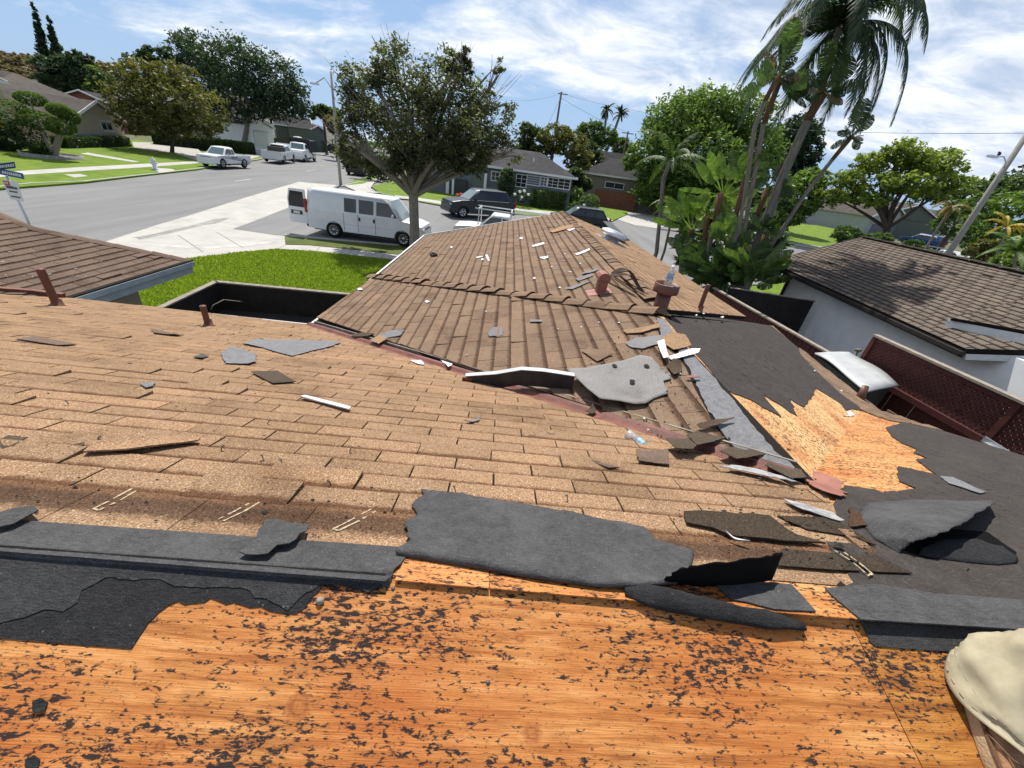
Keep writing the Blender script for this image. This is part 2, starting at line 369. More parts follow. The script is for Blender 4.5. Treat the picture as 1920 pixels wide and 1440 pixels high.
P_MAIN = Plane((0, .57, ZC-.885), (1, 0, 0), (0, 1, -.3))
P_NEAR = Plane((0, .57, ZC-.885), (1, 0, 0), (0, -1, -.3))
P_WL = Plane((1.54, 0, ZC-1.095), (0, 1, 0), (-1, 0, -.256))
P_WR = Plane((1.54, 0, ZC-1.12), (0, 1, 0), (1, 0, -.256))
P_FL = Plane((1.75, 0, ZC-1.13), (0, 1, 0), (-1, 0, -.256))
P_FR = Plane((1.75, 0, ZC-1.13), (0, 1, 0), (1, 0, -.256))
P_LW = Plane((-5.4, 0, ZC-2.14), (0, 1, 0), (1, 0, -.3))
house = thing('ranch_house', 'tan shingled ranch house whose roof is being stripped down to plywood', 'house', (0, 4, 0))
def ws(o): o.matrix_parent_inverse = o.parent.matrix_world.inverted() if o.parent else Matrix(); return o
bpy.context.view_layer.update()
def wmat(o):
    m = Matrix.Translation(o.location) @ o.rotation_euler.to_matrix().to_4x4() @ Matrix.Diagonal((*o.scale, 1))
    return (wmat(o.parent) @ o.matrix_parent_inverse @ m) if o.parent else m
def keep(o):
    """child built in world coordinates"""
    if o.parent: o.matrix_parent_inverse = wmat(o.parent).inverted()
    return o
def sheet(name, pl, poly, mats, parent=None, h=0.004, th=0.003, step=None, lift=None, under=None, smooth=True):
    """a thin sheet lying on a roof plane; lift(a,b) adds to the height"""
    bm = poly_bm(poly, step) if step else poly_bm(poly, None, [])
    top = bm.faces[:]
    r = bmesh.ops.extrude_face_region(bm, geom=top)
    nv = [e for e in r['geom'] if isinstance(e, bmesh.types.BMVert)]; nvs = set(nv)
    for v in bm.verts:
        a, b = v.co.x, v.co.y; hh = h + (lift(a, b) if lift else 0)
        v.co = pl.at(a, b, hh + (th if v in nvs else 0))
    bmesh.ops.recalc_face_normals(bm, faces=bm.faces)
    o = bm_obj(name, bm, mats, parent, False)
    if parent is not None: keep(o)
    return o
def jag(pl, pts, amp=.006, seg=.03, torn=None):
    """pixel outline -> plane outline; edges listed in torn are roughened"""
    P = pl.pxs(pts); out = []; n = len(P)
    for i in range(n):
        e = [P[i], P[(i+1) % n]]
        if torn is None or i in torn: out += rough(e, amp, seg, closed=False)[:-1]
        else: out.append(P[i])
    return out

# --- shingle tabs -------------------------------------------------
TABS = []          # (score, plane_key, verts(local a,b,h), v values, frame, full, tint)
def courses(key, pl, region, b0, b1, e, L=.305, joint=.0058, mi=0, wav=.003, a_off=0.0, base_h=.004, lift=.0065, miss=None):
    k = 0; b = b0; r = random.Random(hash(key) % 1000 + 3)
    r = random.Random(sum(map(ord, key)))
    a0 = min(p[0] for p in region); a1 = max(p[0] for p in region)
    while b < b1:
        off = a_off + (L*.5 if k % 2 else 0) + r.uniform(-.012, .012)
        i0 = int(math.floor((a0-off)/L))-1
        for i in range(i0, int((a1-off)/L)+2):
            x0 = off+i*L+joint/2*r.uniform(.7, 1.5); x1 = off+(i+1)*L-joint/2*r.uniform(.7, 1.5)
            db = wav*math.sin((x0+x1)*.9+k*1.7)+r.uniform(-.001, .001)
            y0 = b+db-.004; y1 = b+e+db
            pg = clip_rect(region, x0, x1, y0, y1)
            if len(pg) < 3 or abs(area2(pg)) < .0008: continue
            cx = sum(p[0] for p in pg)/len(pg); cy = sum(p[1] for p in pg)/len(pg)
            if miss and miss(cx, cy): continue
            w = pl.at(cx, cy); q = w-CAM; dz = q.dot(FW); sc = 0
            if dz > .1:
                X = CX+F_PX*q.dot(IX)/dz; Y = CY-F_PX*q.dot(IU)/dz
                if -60 < X < 1980 and -40 < Y < 1480: sc = abs(area2(pg))*abs(q.normalized().dot(pl.n))/q.length_squared
            tint = min(1, max(0, r.gauss(.5, .17))); dl = r.uniform(.75, 1.35)
            if r.random() < .03: dl += r.uniform(1, 2.2)
            full = len(pg) == 4 and abs(abs(area2(pg))-(x1-x0)*(y1-y0)) < 1e-6
            TABS.append((sc, key, pg, (y0, y1), (base_h, lift*dl), full, tint, pl, mi, r.random()))
        b += e; k += 1
def tab_geo(pg, yy, hh, warp):
    y0, y1 = yy; n = len(pg)
    if area2(pg) < 0: pg = pg[::-1]
    vv = [min(1, max(0, (p[1]-y0)/(y1-y0))) for p in pg]
    top = [(p[0], p[1], hh[0]+hh[1]*(.15+.85*v)+warp*.004*math.sin(p[0]*21)) for p, v in zip(pg, vv)]
    bot = [(p[0], p[1], hh[0]-.003) for p in pg]
    return top+bot, [tuple(range(n))]+[(i+n, (i+1) % n+n, (i+1) % n, i) for i in range(n)], vv+vv

# --- main slope ---------------------------------------------------
LIFT_MAT = {}
main_x = [(-8.5, .57), (3.75, .57), (3.75, 3.26), (1.54, 1.37), (-2.42, 4.78), (-5.3, 4.78), (-8.5, 1.6)]
sheet('roof_deck', P_MAIN, [P_MAIN.xy(*p) for p in main_x], M['ply_clean'], house, -.03, .03)
# shingled part of it
top_edge = P_MAIN.pxs([(0, 985), (750, 1037), (1240, 1074), (1400, 1086), (1480, 1092), (1640, 1105), (1752, 1120)])
reg = [(-8.5, P_MAIN.px(0, 985)[1])] + top_edge + P_MAIN.pxs([(1722, 1090), (1700, 1066), (1690, 1066), (1640, 1036), (1600, 1010), (1592, 996), (1575, 985), (1560, 950), (1545, 925)])
reg += [P_MAIN.xy(1.45, 1.30), P_MAIN.xy(-2.37, 4.63), P_MAIN.xy(-2.42, 4.80), P_MAIN.xy(-5.33, 4.80), P_MAIN.xy(-8.5, 1.45)]
REG_MAIN = reg
bA = P_MAIN.px(400, 1008)[1]; bB = P_MAIN.px(400, 936)[1]; bC = P_MAIN.px(400, 905)[1]
def band(b0, b1): return [(-8.5, b0), (3.8, b0), (3.8, b1), (-8.5, b1)]
sheet('roof_underlay', P_MAIN, reg, M['under'], house, .001, .002)
E_MAIN = .106
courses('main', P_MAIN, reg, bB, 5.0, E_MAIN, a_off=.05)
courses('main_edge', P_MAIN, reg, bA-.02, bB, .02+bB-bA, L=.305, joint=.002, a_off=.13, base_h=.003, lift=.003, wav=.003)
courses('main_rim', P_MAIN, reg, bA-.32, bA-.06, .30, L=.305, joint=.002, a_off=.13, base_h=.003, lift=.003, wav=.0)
mats_by_key = {}
# --- near wing, left plane ---------------------------------------
wl_xy = [(1.54, 1.28), (1.54, 3.62), (-2.26, 7.0), (-2.34, 4.90)]
regWL = [P_WL.xy(*p) for p in wl_xy]
sheet('wing_roof_deck', P_WL, [P_WL.xy(1.54, 1.28), P_WL.xy(1.54, 3.62), P_WL.xy(-2.26, 7.0), P_WL.xy(-2.34, 4.90)], M['under'], house, -.035, .036)
regWLs = [P_WL.xy(1.36, 1.50), P_WL.px(1400, 862), P_WL.px(1370, 842), P_WL.px(1340, 800), P_WL.px(1302, 730), P_WL.px(1285, 690), P_WL.px(1262, 660), P_WL.px(1236, 630), P_WL.px(1230, 598), P_WL.xy(1.49, 3.66), P_WL.xy(-2.26, 7.0), P_WL.xy(-2.36, 4.92)]
def bare_wl(a, b): return False
courses('wing_left', P_WL, regWLs, -.06, 4.4, .147, a_off=.1, wav=.003, lift=.0065)
# ridge strip of pale underlay
strip = jag(P_WL, [(1230, 597), (1246, 600), (1258, 618), (1290, 655), (1330, 700), (1362, 738), (1400, 785), (1446, 838), (1490, 880), (1448, 880), (1405, 862), (1378, 842), (1342, 795), (1315, 745), (1296, 700), (1270, 655), (1240, 630)], .005, .04)
sheet('ridge_underlay', P_WL, strip, M['felt_light'], house, .006, .003)
# --- near wing, right plane --------------------------------------
wr_xy = [(1.54, 1.32), (3.75, 3.21), (4.0, 3.35)]
sheet('wing_roof_deck', P_WR, [P_WR.xy(*p) for p in wr_xy] + P_WR.pxs([(1614, 745), (1534, 684), (1482, 640), (1449, 611)]) + [P_WR.xy(1.54, 3.62)], M['ply_diag'], house, -.035, .036)
wrf = P_WR.pxs([(1246, 597), (1300, 591), (1413, 606), (1448, 612), (1481, 640), (1533, 683), (1608, 742), (1640, 768)]) 
t1 = rough(P_WR.pxs([(1622, 772), (1600, 768), (1585, 770), (1575, 757), (1560, 747), (1545, 738), (1528, 728), (1524, 742), (1512, 756), (1505, 764), (1492, 757), (1478, 747), (1494, 781), (1478, 772), (1455, 756), (1430, 741), (1446, 762), (1464, 783), (1440, 770), (1415, 755), (1385, 742), (1352, 730)]), .006, .03, closed=False)
wrf += t1 + P_WR.pxs([(1335, 700), (1318, 680), (1290, 650), (1262, 615)])
sheet('roof_felt', P_WR, wrf, M['felt_old'], house, .003, .004)
# shingles left along its eave
regWRe = P_WR.pxs([(1496, 650), (1535, 683), (1612, 743), (1655, 776), (1628, 776), (1585, 748), (1535, 702), (1500, 665)])
courses('wing_right', P_WR, regWRe, 1.6, 3.2, .135, a_off=.07, lift=.012)
# --- main slope right of the valley ------------------------------
ptsM = [(1583, 912), (1600, 915), (1639, 920), (1655, 926), (1690, 922), (1718, 918), (1700, 910), (1685, 904), (1683, 890), (1683, 876), (1720, 884), (1757, 892), (1735, 877), (1717, 863), (1737, 860), (1713, 850), (1717, 843), (1687, 830), (1672, 820), (1660, 803)]
mf = rough(P_MAIN.pxs(ptsM), .004, .02, closed=False) + [P_MAIN.xy(3.62, 2.75), P_MAIN.xy(3.80, 2.72), P_MAIN.xy(3.80, .57)]
mf += [P_MAIN.xy(1.03, .57)] + P_MAIN.pxs([(1565, 1112), (1600, 1095), (1560, 1040), (1530, 990), (1560, 950)])
sheet('roof_felt', P_MAIN, mf, M['felt_old'], house, .0035, .004)
regMe = [P_MAIN.xy(3.5, 2.8), P_MAIN.xy(3.83, 2.6), P_MAIN.xy(3.83, 3.4), P_MAIN.xy(3.6, 3.25)]
courses('main_right', P_MAIN, regMe, 1.9, 3.4, .12, lift=.012)
# --- far section --------------------------------------------------
fl_xy = [(1.75, 3.7), (1.75, 13.1), (-2.3, 12.1), (-2.3, 7.05)]
sheet('far_roof_deck', P_FL, [P_FL.xy(*p) for p in fl_xy], M['under'], house, -.05, .051)
courses('far_left', P_FL, [P_FL.xy(*p) for p in fl_xy], -.06, 4.4, .147, a_off=.02, lift=.0065)
fr_xy = [(1.75, 3.9), (4.18, 6.2), (4.18, 13.1), (1.75, 13.1)]
sheet('far_roof_deck', P_FR, [P_FR.xy(*p) for p in fr_xy], M['under'], house, -.05, .051)
courses('far_right', P_FR, [P_FR.xy(*p) for p in fr_xy], -.06, 2.7, .147, a_off=.12, lift=.0065)
# hip end behind the near wing (short steep plane)
hipA = P_WL.xyz(1.54, 3.62, .004); hipB = P_WL.xyz(-2.3, 7.03, .004); hipC = P_WR.xyz(4.15, 5.95, .004)
def hip_back(A, B, drop, push, name):
    A2 = A + Vector((0, push, -drop)); B2 = B + Vector((0, push, -drop-.04)); n = 16; mb = MB()
    for i in range(n):
        p0 = A.lerp(B, i/n); p1 = A.lerp(B, (i+1)/n); q0 = A2.lerp(B2, i/n); q1 = A2.lerp(B2, (i+1)/n)
        mb.quad(p0, p1, q1, q0)
    o = mb.build(name, M['sh_wing'], house); keep(o)
hip_back(hipA, hipB, .17, .30, 'hip_end'); hip_back(hipA, hipC, .17, .30, 'hip_end')
# --- left wing ----------------------------------------------------
lw_xy = [(-5.4, 4.75), (-5.4, 6.88), (-6.3, 6.35), (-6.85, 6.10), (-7.45, 6.2), (-11, 6.3), (-11, -.6)]
sheet('left_roof_deck', P_LW, [P_LW.xy(*p) for p in lw_xy], M['under'], house, -.05, .051)
courses('left_wing', P_LW, [P_LW.xy(*p) for p in lw_xy], -6.0, .03, .128, a_off=.08, lift=.008)

KEYMAT = {'main': 'sh_main', 'main_edge': 'sh_edge', 'main_rim': 'sh_main', 'wing_left': 'sh_wing', 'wing_right': 'sh_wing', 'main_right': 'sh_wing', 'far_left': 'sh_wing', 'far_right': 'sh_main', 'left_wing': 'sh_left'}
def make_tabs(limit=300):
    T = sorted(range(len(TABS)), key=lambda i: -TABS[i][0])
    own = set(T[:limit]); slopes = {}; share = {}
    for i, t in enumerate(TABS):
        sc, key, pg, yy, hh, full, tint, pl, mi, rr = t
        if key not in slopes:
            e = thing('shingle_slope', None, None); e.parent = house; e.location = pl.at(0, 0)-Vector(house.location); slopes[key] = (e, [[], [], [], []])
        e, acc = slopes[key]; m = M[KEYMAT[key]]
        if i in own:
            cx = sum(p[0] for p in pg)/len(pg); y0, y1 = yy
            lp = [(p[0]-cx, p[1]-y0) for p in pg]
            k = (key, int(tint*8), int(rr*3)) if full else None
            if k in share: me = share[k]
            else:
                v, f, vv = tab_geo(lp, (0, y1-y0), hh, rr-.5)
                if pl.u.cross(pl.d).dot(pl.n) < 0: f = [q[::-1] for q in f]
                me = bpy.data.meshes.new('shingle'); me.from_pydata(v, [], f); me.materials.append(m)
                me.attributes.new('vv', 'FLOAT', 'POINT').data.foreach_set('value', vv)
                me.attributes.new('tint', 'FLOAT', 'POINT').data.foreach_set('value', [tint]*len(v))
                if k: share[k] = me
            o = bpy.data.objects.new('shingle', me); link(o, e); p = pl.at(cx, y0)
            u, d, n = pl.u, pl.d, pl.n
            o.matrix_parent_inverse = Matrix.Translation(pl.at(0, 0)).inverted()
            o.matrix_basis = Matrix(((u.x, d.x, n.x, p.x), (u.y, d.y, n.y, p.y), (u.z, d.z, n.z, p.z), (0, 0, 0, 1)))
        else:
            v, f, vv = tab_geo(pg, yy, hh, rr-.5)
            if pl.u.cross(pl.d).dot(pl.n) < 0: f = [q[::-1] for q in f]
            b = len(acc[0]); acc[0] += [pl.at(*q) for q in v]; acc[1] += [tuple(x+b for x in q) for q in f]; acc[2] += vv; acc[3] += [tint]*len(v)
    for key, (e, acc) in slopes.items():
        if acc[0]:
            o = mesh_obj('shingle_field', acc[0], acc[1], M[KEYMAT[key]], e, attrs={'vv': ('POINT', acc[2]), 'tint': ('POINT', acc[3])})
            o['kind'] = 'stuff'; o.matrix_parent_inverse = Matrix.Translation(e.location+house.location).inverted()
        if key == 'main': e['label'] = 'sunlit tan shingle slope'
make_tabs()

# --- two unfaded dark bands / tabs near the ridge -----------------
def slab(name, pl, pts, m, h=.012, th=.005, parent=house, amp=0, lift=None, step=None):
    P = jag(pl, pts, amp, .03) if amp else pl.pxs(pts)
    return sheet(name, pl, P, m, parent, h, th, step, lift)
slab('dark_shingle', P_MAIN, [(1280, 968), (1330, 968), (1440, 976), (1470, 1000), (1490, 1012), (1545, 1028), (1500, 1026), (1365, 1013), (1335, 1000), (1285, 990)], M['sh_dark'], .016, .006, amp=.002)
slab('dark_shingle', P_MAIN, [(1455, 974), (1560, 978), (1590, 996), (1640, 1030), (1588, 1012), (1510, 1000)], M['sh_dark'], .013, .004)
slab('dark_shingle', P_MAIN, [(1462, 1036), (1560, 1044), (1612, 1078), (1560, 1076), (1455, 1068)], M['sh_dark'], .012, .003)
slab('dark_shingle', P_MAIN, [(1578, 1046), (1640, 1048), (1708, 1082), (1640, 1080), (1618, 1074)], M['sh_dark'], .012, .003)
slab('dark_shingle', P_MAIN, [(1590, 958), (1612, 972), (1645, 990), (1590, 996)], M['sh_wing'], .014, .005, amp=.002)
# pale sealant marks left where the ridge caps sat
mark_m = m_plain('pale_sealant_granules', (.36, .28, .18), .95, .5, 160)
def sealant(pts, w=.0055):
    mb = MB(); hh = .0072 if pts[0][0] < 1000 else .0165; r = random.Random(int(pts[0][0])); ab_ = [P_MAIN.px(*p) for p in pts]
    for (a0, b0), (a1, b1) in zip(ab_, ab_[1:]):
        L = math.hypot(a1-a0, b1-b0); n = max(1, int(L/.012)); nx, ny = -(b1-b0)/L, (a1-a0)/L
        for i in range(n):
            if r.random() < .15: continue
            w0, w1 = w*r.uniform(.3, .75), w*r.uniform(.3, .75); f = lambda t, s: P_MAIN.at(a0+(a1-a0)*t+nx*s, b0+(b1-b0)*t+ny*s, hh)
            mb.quad(f(i/n, -w0), f((i+1)/n, -w1), f((i+1)/n, w1), f(i/n, w0))
    keep(mb.build('sealant_line', mark_m, house))
for x0, y0 in ((172, 958), (405, 978), (620, 996)):
    sealant([(x0+76, y0-38), (x0+32, y0-14), (x0+4, y0), (x0+14, y0+3), (x0+54, y0-16), (x0+84, y0-34)])
sealant([(1562, 1040), (1590, 1058), (1612, 1076), (1624, 1088), (1632, 1084), (1606, 1062), (1580, 1044)])

# --- valley metal -------------------------------------------------
def strip_along(name, pts, w, h, m, parent=house, up=(0, 0, 1), side=0.0):
    mb = MB()
    for a, b in zip(pts, pts[1:]): mb.bar(a, b, w, h, up=up)
    o = mb.build(name, m, parent); keep(o); return o
def vlerp(t): # left valley, sagging a little in the middle
    A = P_MAIN.xyz(-2.42, 4.72, .012); B = P_MAIN.xyz(1.46, 1.36, .012); return A.lerp(B, t)
V = [vlerp(i/10) for i in range(11)]
nrm = Vector((.6, -.68, 0)).normalized()
def offset(pts, v): return [p+Vector(v) for p in pts]
mbv = MB()
for a, b in zip(V, V[1:]):
    o1 = Vector((-.045, -.05, .006)); o2 = Vector((0, 0, -.002)); o3 = Vector((.018, .02, .016)); o4 = Vector((.036, .040, .018))
    mbv.quad(a+o1, b+o1, b+o2, a+o2, 0); mbv.quad(a+o2, b+o2, b+o3, a+o3, 0); mbv.quad(a+o3, b+o3, b+o4, a+o4, 1)
ov = mbv.build('valley_flashing', [M['rust'], M['valley']], house); keep(ov)
# upstand under the wing's cut shingles
mbv = MB()
for a, b in zip(V, V[1:]): mbv.bar(a+Vector((.075, .08, .012)), b+Vector((.075, .08, .012)), .012, .028)
keep(mbv.build('valley_edge', M['wood_grey'], house))
# flashing behind the hip
strip_along('hip_flashing', [hipA+Vector((-.1+t*(hipB.x-hipA.x)*.72, .36+t*(hipB.y-hipA.y)*.72, -.11+t*(hipB.z-hipA.z)*.72)) for t in [i/6 for i in range(7)]], .03, .035, M['rust'])
strip_along('hip_flashing', [hipA+Vector((.25+t*(hipC.x-hipA.x)*.72, .42+t*(hipC.y-hipA.y)*.72, -.10+t*(hipC.z-hipA.z)*.72)) for t in [i/6 for i in range(7)]], .03, .035, M['rust'])
strip_along('valley_flashing', [Vector((-5.35, 4.72, ZC-2.09)), Vector((-5.6, 4.66, ZC-2.06)), Vector((-6.3, 4.12, ZC-1.88)), Vector((-7.5, 3.0, ZC-1.52))], .06, .05, M['rust'])

# --- ridge / hip caps ---------------------------------------------
def caps(name, A, B, n, w, m, sag=.0, seed=1, flip=None):
    """overlapping cap shingles bent over a ridge from A to B"""
    r = random.Random(seed); d = (B-A).normalized(); s = d.cross(Vector((0, 0, 1))).normalized(); L = (B-A).length; st = L/n
    for i in range(n):
        p = A + d*(st*i-st*.15); q = A + d*(st*(i+1)+st*.1); mb = MB(); lz = r.uniform(0, .012); pr = []
        for c, h0 in ((p, .012+lz), (q, .024+lz+sag*r.random())):
            for k in range(-2, 3):
                x = k/2*w*r.uniform(.95, 1.05); pr.append(c + s*x + Vector((0, 0, h0-abs(k/2)**1.5*w*.30-(sag*r.uniform(0, .7) if abs(k) == 2 else 0))))
        fs = [(k, k+1, k+6, k+5) for k in range(4)]
        mb.add(pr+[v-Vector((0, 0, .008)) for v in pr], fs+[tuple(x+10 for x in f[::-1]) for f in fs]+[(5, 6, 16, 15), (6, 7, 17, 16), (7, 8, 18, 17), (8, 9, 19, 18), (0, 5, 15, 10), (4, 14, 19, 9)])
        o = mb.build(name, m, house); n0 = len(o.data.vertices)
        o.data.attributes.new('tint', 'FLOAT', 'POINT').data.foreach_set('value', [min(1, max(0, r.gauss(.55, .18)))]*n0)
        o.data.attributes.new('vv', 'FLOAT', 'POINT').data.foreach_set('value', [.9]*n0); keep(o)
caps('ridge_cap', hipB+Vector((0, 0, .02)), hipA+Vector((0, 0, .02)), 20, .11, M['sh_wing'], .03, 5)
caps('ridge_cap', Vector((1.75, 13.1, ZC-1.115)), Vector((1.74, 4.2, ZC-1.115)), 44, .12, M['sh_wing'], .0, 6)
caps('ridge_cap', P_LW.xyz(-5.38, 6.90, .01), P_LW.xyz(-6.9, 6.08, .01), 8, .10, M['sh_left'], 0, 7)
caps('ridge_cap', P_LW.xyz(-6.9, 6.08, .0), P_LW.xyz(-10, 6.3, .0), 14, .09, M['sh_left'], 0, 8)

# --- fascias, eaves, walls ----------------------------------------
mb = MB(); mb.bar((-5.38, 4.6, ZC-2.255), (-5.38, 6.90, ZC-2.255), .035, .17); keep(mb.build('fascia', M['fascia_blue'], house))
mb = MB(); mb.bar((-5.345, 4.6, ZC-2.185), (-5.345, 6.92, ZC-2.185), .06, .075); keep(mb.build('gutter', M['fascia_blue'], house))
mb = MB(); mb.bar((-5.36, 4.62, ZC-2.135), (-5.36, 6.93, ZC-2.135), .07, .014); keep(mb.build('drip_edge', M['under'], house))
mb = MB(); mb.bar((-2.40, 4.85, ZC-2.20), (-2.33, 7.05, ZC-2.19), .03, .12); keep(mb.build('fascia', M['white_paint'], house))
mb = MB(); mb.bar((-2.35, 6.9, ZC-2.22), (-2.35, 12.1, ZC-2.22), .035, .14); keep(mb.build('fascia', M['white_paint'], house))
mb = MB(); mb.bar((-2.35, 12.13, ZC-2.20), (1.75, 13.13, ZC-1.19), .03, .12); mb.bar((1.75, 13.13, ZC-1.19), (4.2, 13.13, ZC-1.81), .03, .12); keep(mb.build('fascia', M['white_paint'], house))
mb = MB(); mb.bar((-5.4, 4.79, ZC-2.22), (-2.42, 4.82, ZC-2.22), .03, .13); keep(mb.build('fascia', M['white_paint'], house))
wall = MB()
for x0, x1, y0, y1, top in ((-8.4, -2.9, -4, 4.3, ZC-2.25), (-2.0, 3.55, -4, 12.0, ZC-2.3), (-11, -5.85, 3.5, 6.25, ZC-2.25)):
    wall.box(((x0+x1)/2, (y0+y1)/2, top/2), (x1-x0, y1-y0, top))
keep(wall.build('wall', M['stucco_beige'], house))

# --- near slope ---------------------------------------------------
def near_sheet(x0, x1, y0, y1, m, h=-.012):
    o = sheet('plywood_sheet', P_NEAR, [P_NEAR.xy(x0, y1), P_NEAR.xy(x1, y1), P_NEAR.xy(x1, y0), P_NEAR.xy(x0, y0)], m, house, h, .012); return o
near_sheet(-3.2, .965, -.75, .571, M['ply']); near_sheet(.968, 3.75, -.75, .571, M['ply_b'], -.0125)
near_sheet(-3.2, .2, -2.2, -.754, M['ply_b']); near_sheet(.204, 3.75, -2.2, -.754, M['ply'])
near_sheet(-8.5, -3.204, -2.2, .571, M['ply_b'])
sheet('roof_deck', P_NEAR, [P_NEAR.xy(-8.5, -2.204), P_NEAR.xy(3.75, -2.204), P_NEAR.xy(3.75, -4.5), P_NEAR.xy(-8.5, -4.5)], M['felt'], house, -.012, .012)
# boards along the ridge (main side), pale
slab('ridge_board', P_MAIN, [(760, 1048), (916, 1062), (916, 1106), (740, 1091)], M['ply_clean'], .001, .004)
slab('ridge_board', P_MAIN, [(918, 1062), (1640, 1120), (1640, 1166), (918, 1106)], M['ply'], .001, .0035)
# left felt: over the ridge, two layers
sheet('ridge_felt', P_MAIN, [(-3.2, P_MAIN.px(0, 985)[1]+.015)] + [(a, b+.012) for a, b in P_MAIN.pxs([(0, 985), (752, 1037)])] + P_MAIN.pxs([(760, 1050)]) + rough(P_MAIN.pxs([(752, 1062), (735, 1085), (722, 1096)]), .004, .02, closed=False) + [(-3.2, -.002)], M['felt'], house, .0075, .002)
low = [(752, 1100), (722, 1092), (716, 1100), (700, 1108), (690, 1113), (680, 1108), (655, 1102), (625, 1097), (604, 1098), (598, 1110), (582, 1122), (575, 1138), (558, 1150), (528, 1150), (505, 1146), (490, 1138), (470, 1140), (440, 1130), (425, 1134), (412, 1128), (396, 1122), (385, 1130), (360, 1132), (335, 1128), (318, 1135), (300, 1148), (280, 1168), (262, 1195), (248, 1217), (120, 1207), (0, 1197), (-500, 1160)]
lowp = rough(P_NEAR.pxs(low[1:29]), .0028, .014, closed=False) + [P_NEAR.px(248, 1217)] + P_NEAR.pxs([(120, 1207), (0, 1197)]) + [(-3.2, P_NEAR.px(0, 1197)[1])]
sheet('ridge_felt', P_NEAR, lowp + [(-3.2, -.004), (P_NEAR.px(722, 1092)[0], -.004)], M['felt_dark'], house, .001, .0015, .025, lambda a, b: .0085*max(0, 1-b/.05)**2)
up_ = [(722, 1090), (716, 1099), (700, 1107), (690, 1112), (680, 1107), (655, 1101), (625, 1096), (602, 1097), (560, 1125), (540, 1146), (524, 1135), (500, 1123), (478, 1122), (470, 1108), (452, 1102), (400, 1102), (330, 1100), (305, 1088), (270, 1086), (200, 1084), (180, 1096), (155, 1108), (148, 1130), (120, 1148), (85, 1144), (50, 1158), (0, 1170)]
upp = rough(P_NEAR.pxs(up_), .0022, .014, closed=False) + [(-3.2, P_NEAR.px(0, 1170)[1])]
sheet('ridge_felt', P_NEAR, upp + [(-3.2, -.006), (P_NEAR.px(722, 1090)[0], -.006)], M['felt_shaded'], house, .0030, .0016, .025, lambda a, b: .0045*max(0, 1-b/.05)**2)  # darker felt copy paints in the near slope's weaker sun
for a0, a1 in ((-3.2, P_MAIN.px(735, 1080)[0]), (P_MAIN.px(1612, 1166)[0], 3.75)):
    mb = MB(); nn = 24; mb.tube([P_MAIN.at(a0+(a1-a0)*i/nn, 0)+Vector((0, 0, -.0092+.0006*math.sin(i*2.1))) for i in range(nn+1)], .0205, 24); keep(mb.build('ridge_fold', M['felt'], house))
# right felt over the ridge
rf = rough(P_NEAR.pxs([(1612, 1166), (1622, 1184), (1630, 1204), (1640, 1212)]), .002, .02, closed=False) + P_NEAR.pxs([(1700, 1217), (1765, 1221), (1900, 1232)]) + [(3.75, P_NEAR.px(1900, 1232)[1]), (3.75, -.004)]
sheet('ridge_felt', P_NEAR, rf, M['felt_shaded'], house, .001, .002, .025, lambda a, b: .0075*max(0, 1-b/.05)**2)  # near-slope shade put into the felt colour here too
sheet('ridge_felt', P_MAIN, rough(P_MAIN.pxs([(1545, 1108), (1570, 1132), (1612, 1167)]), .0015, .02, closed=False) + [(3.8, -.003), (3.8, P_MAIN.px(1752, 1120)[1]+.02)] + P_MAIN.pxs([(1752, 1118), (1640, 1100)]), M['felt'], house, .006, .004)
# ================================================================== ON THE ROOF
def on(pl, x, y, h=0.0):
    """the point h above a roof plane that is seen at a pixel"""
    r = ray(x, y); return CAM+r*((pl.at(0, 0, h)-CAM).dot(pl.n)/r.dot(pl.n))
def part_pipe(name, pl, x, y, hgt, r, m, label, flare=.035, extra=None):
    p = on(pl, x, y); mb = MB()
    mb.tube([p-Vector((0, 0, .05)), p+Vector((0, 0, hgt))], r, 14, cap=False)
    mb.tube([p+Vector((0, 0, hgt)), p+Vector((0, 0, hgt-.06))], r*.82, 14, cap=True)
    mb.lathe([(r*.82, hgt), (r, hgt)], p, 14)
    o = mb.build(name, m, house); keep(o); o['label'] = label
    fb = MB(); fb.lathe([(r+.04, -.004), (r+.036, .006), (r*1.5, .02), (r*1.05, .075)], n=18, M=Matrix.Translation(p) @ pl.n.to_track_quat('Z', 'Y').to_matrix().to_4x4())
    f = fb.build('pipe_boot', m, o); keep_under(f, o); return o, p
def keep_under(o, parent): return keep(o)
part_pipe('vent_pipe', P_MAIN, 108, 574, .40, .035, M['pipe'], 'tall brown vent pipe near the left eave')
part_pipe('vent_pipe', P_MAIN, 391, 612, .225, .028, M['pipe'], 'short brown vent pipe')
part_pipe('vent_pipe', P_FR, 1310, 583, .34, .026, M['pipe'], 'thin rusty vent pipe on the right slope')
# small bent flue near the right eave
p = on(P_WR, 1612, 748); mb = MB(); mb.tube([p-Vector((0, 0, .03)), p+Vector((.01, .02, .07)), p+Vector((.03, .05, .14))], [.055, .035, .03], 12); o = mb.build('vent_pipe', M['pipe'], house); keep(o)
# round chimney with wide cap
cp = Vector((1.74, 4.0, ZC-1.26)); mb = MB(); mb.tube([cp-Vector((0, 0, .05)), cp+Vector((0, 0, .30))], .075, 20)
ch = mb.build('chimney_pipe', M['pipe'], house); keep(ch)
mb = MB(); mb.lathe([(.02, .285), (.125, .285), (.128, .30), (.128, .375), (.123, .38), (.123, .345), (.02, .335)], cp, 24); keep(mb.build('chimney_cap', M['pipe'], ch))
mb = MB(); mb.lathe([(.085, .05), (.08, .09), (.078, .1)], cp, 20); keep(mb.build('storm_collar', M['pipe'], ch))
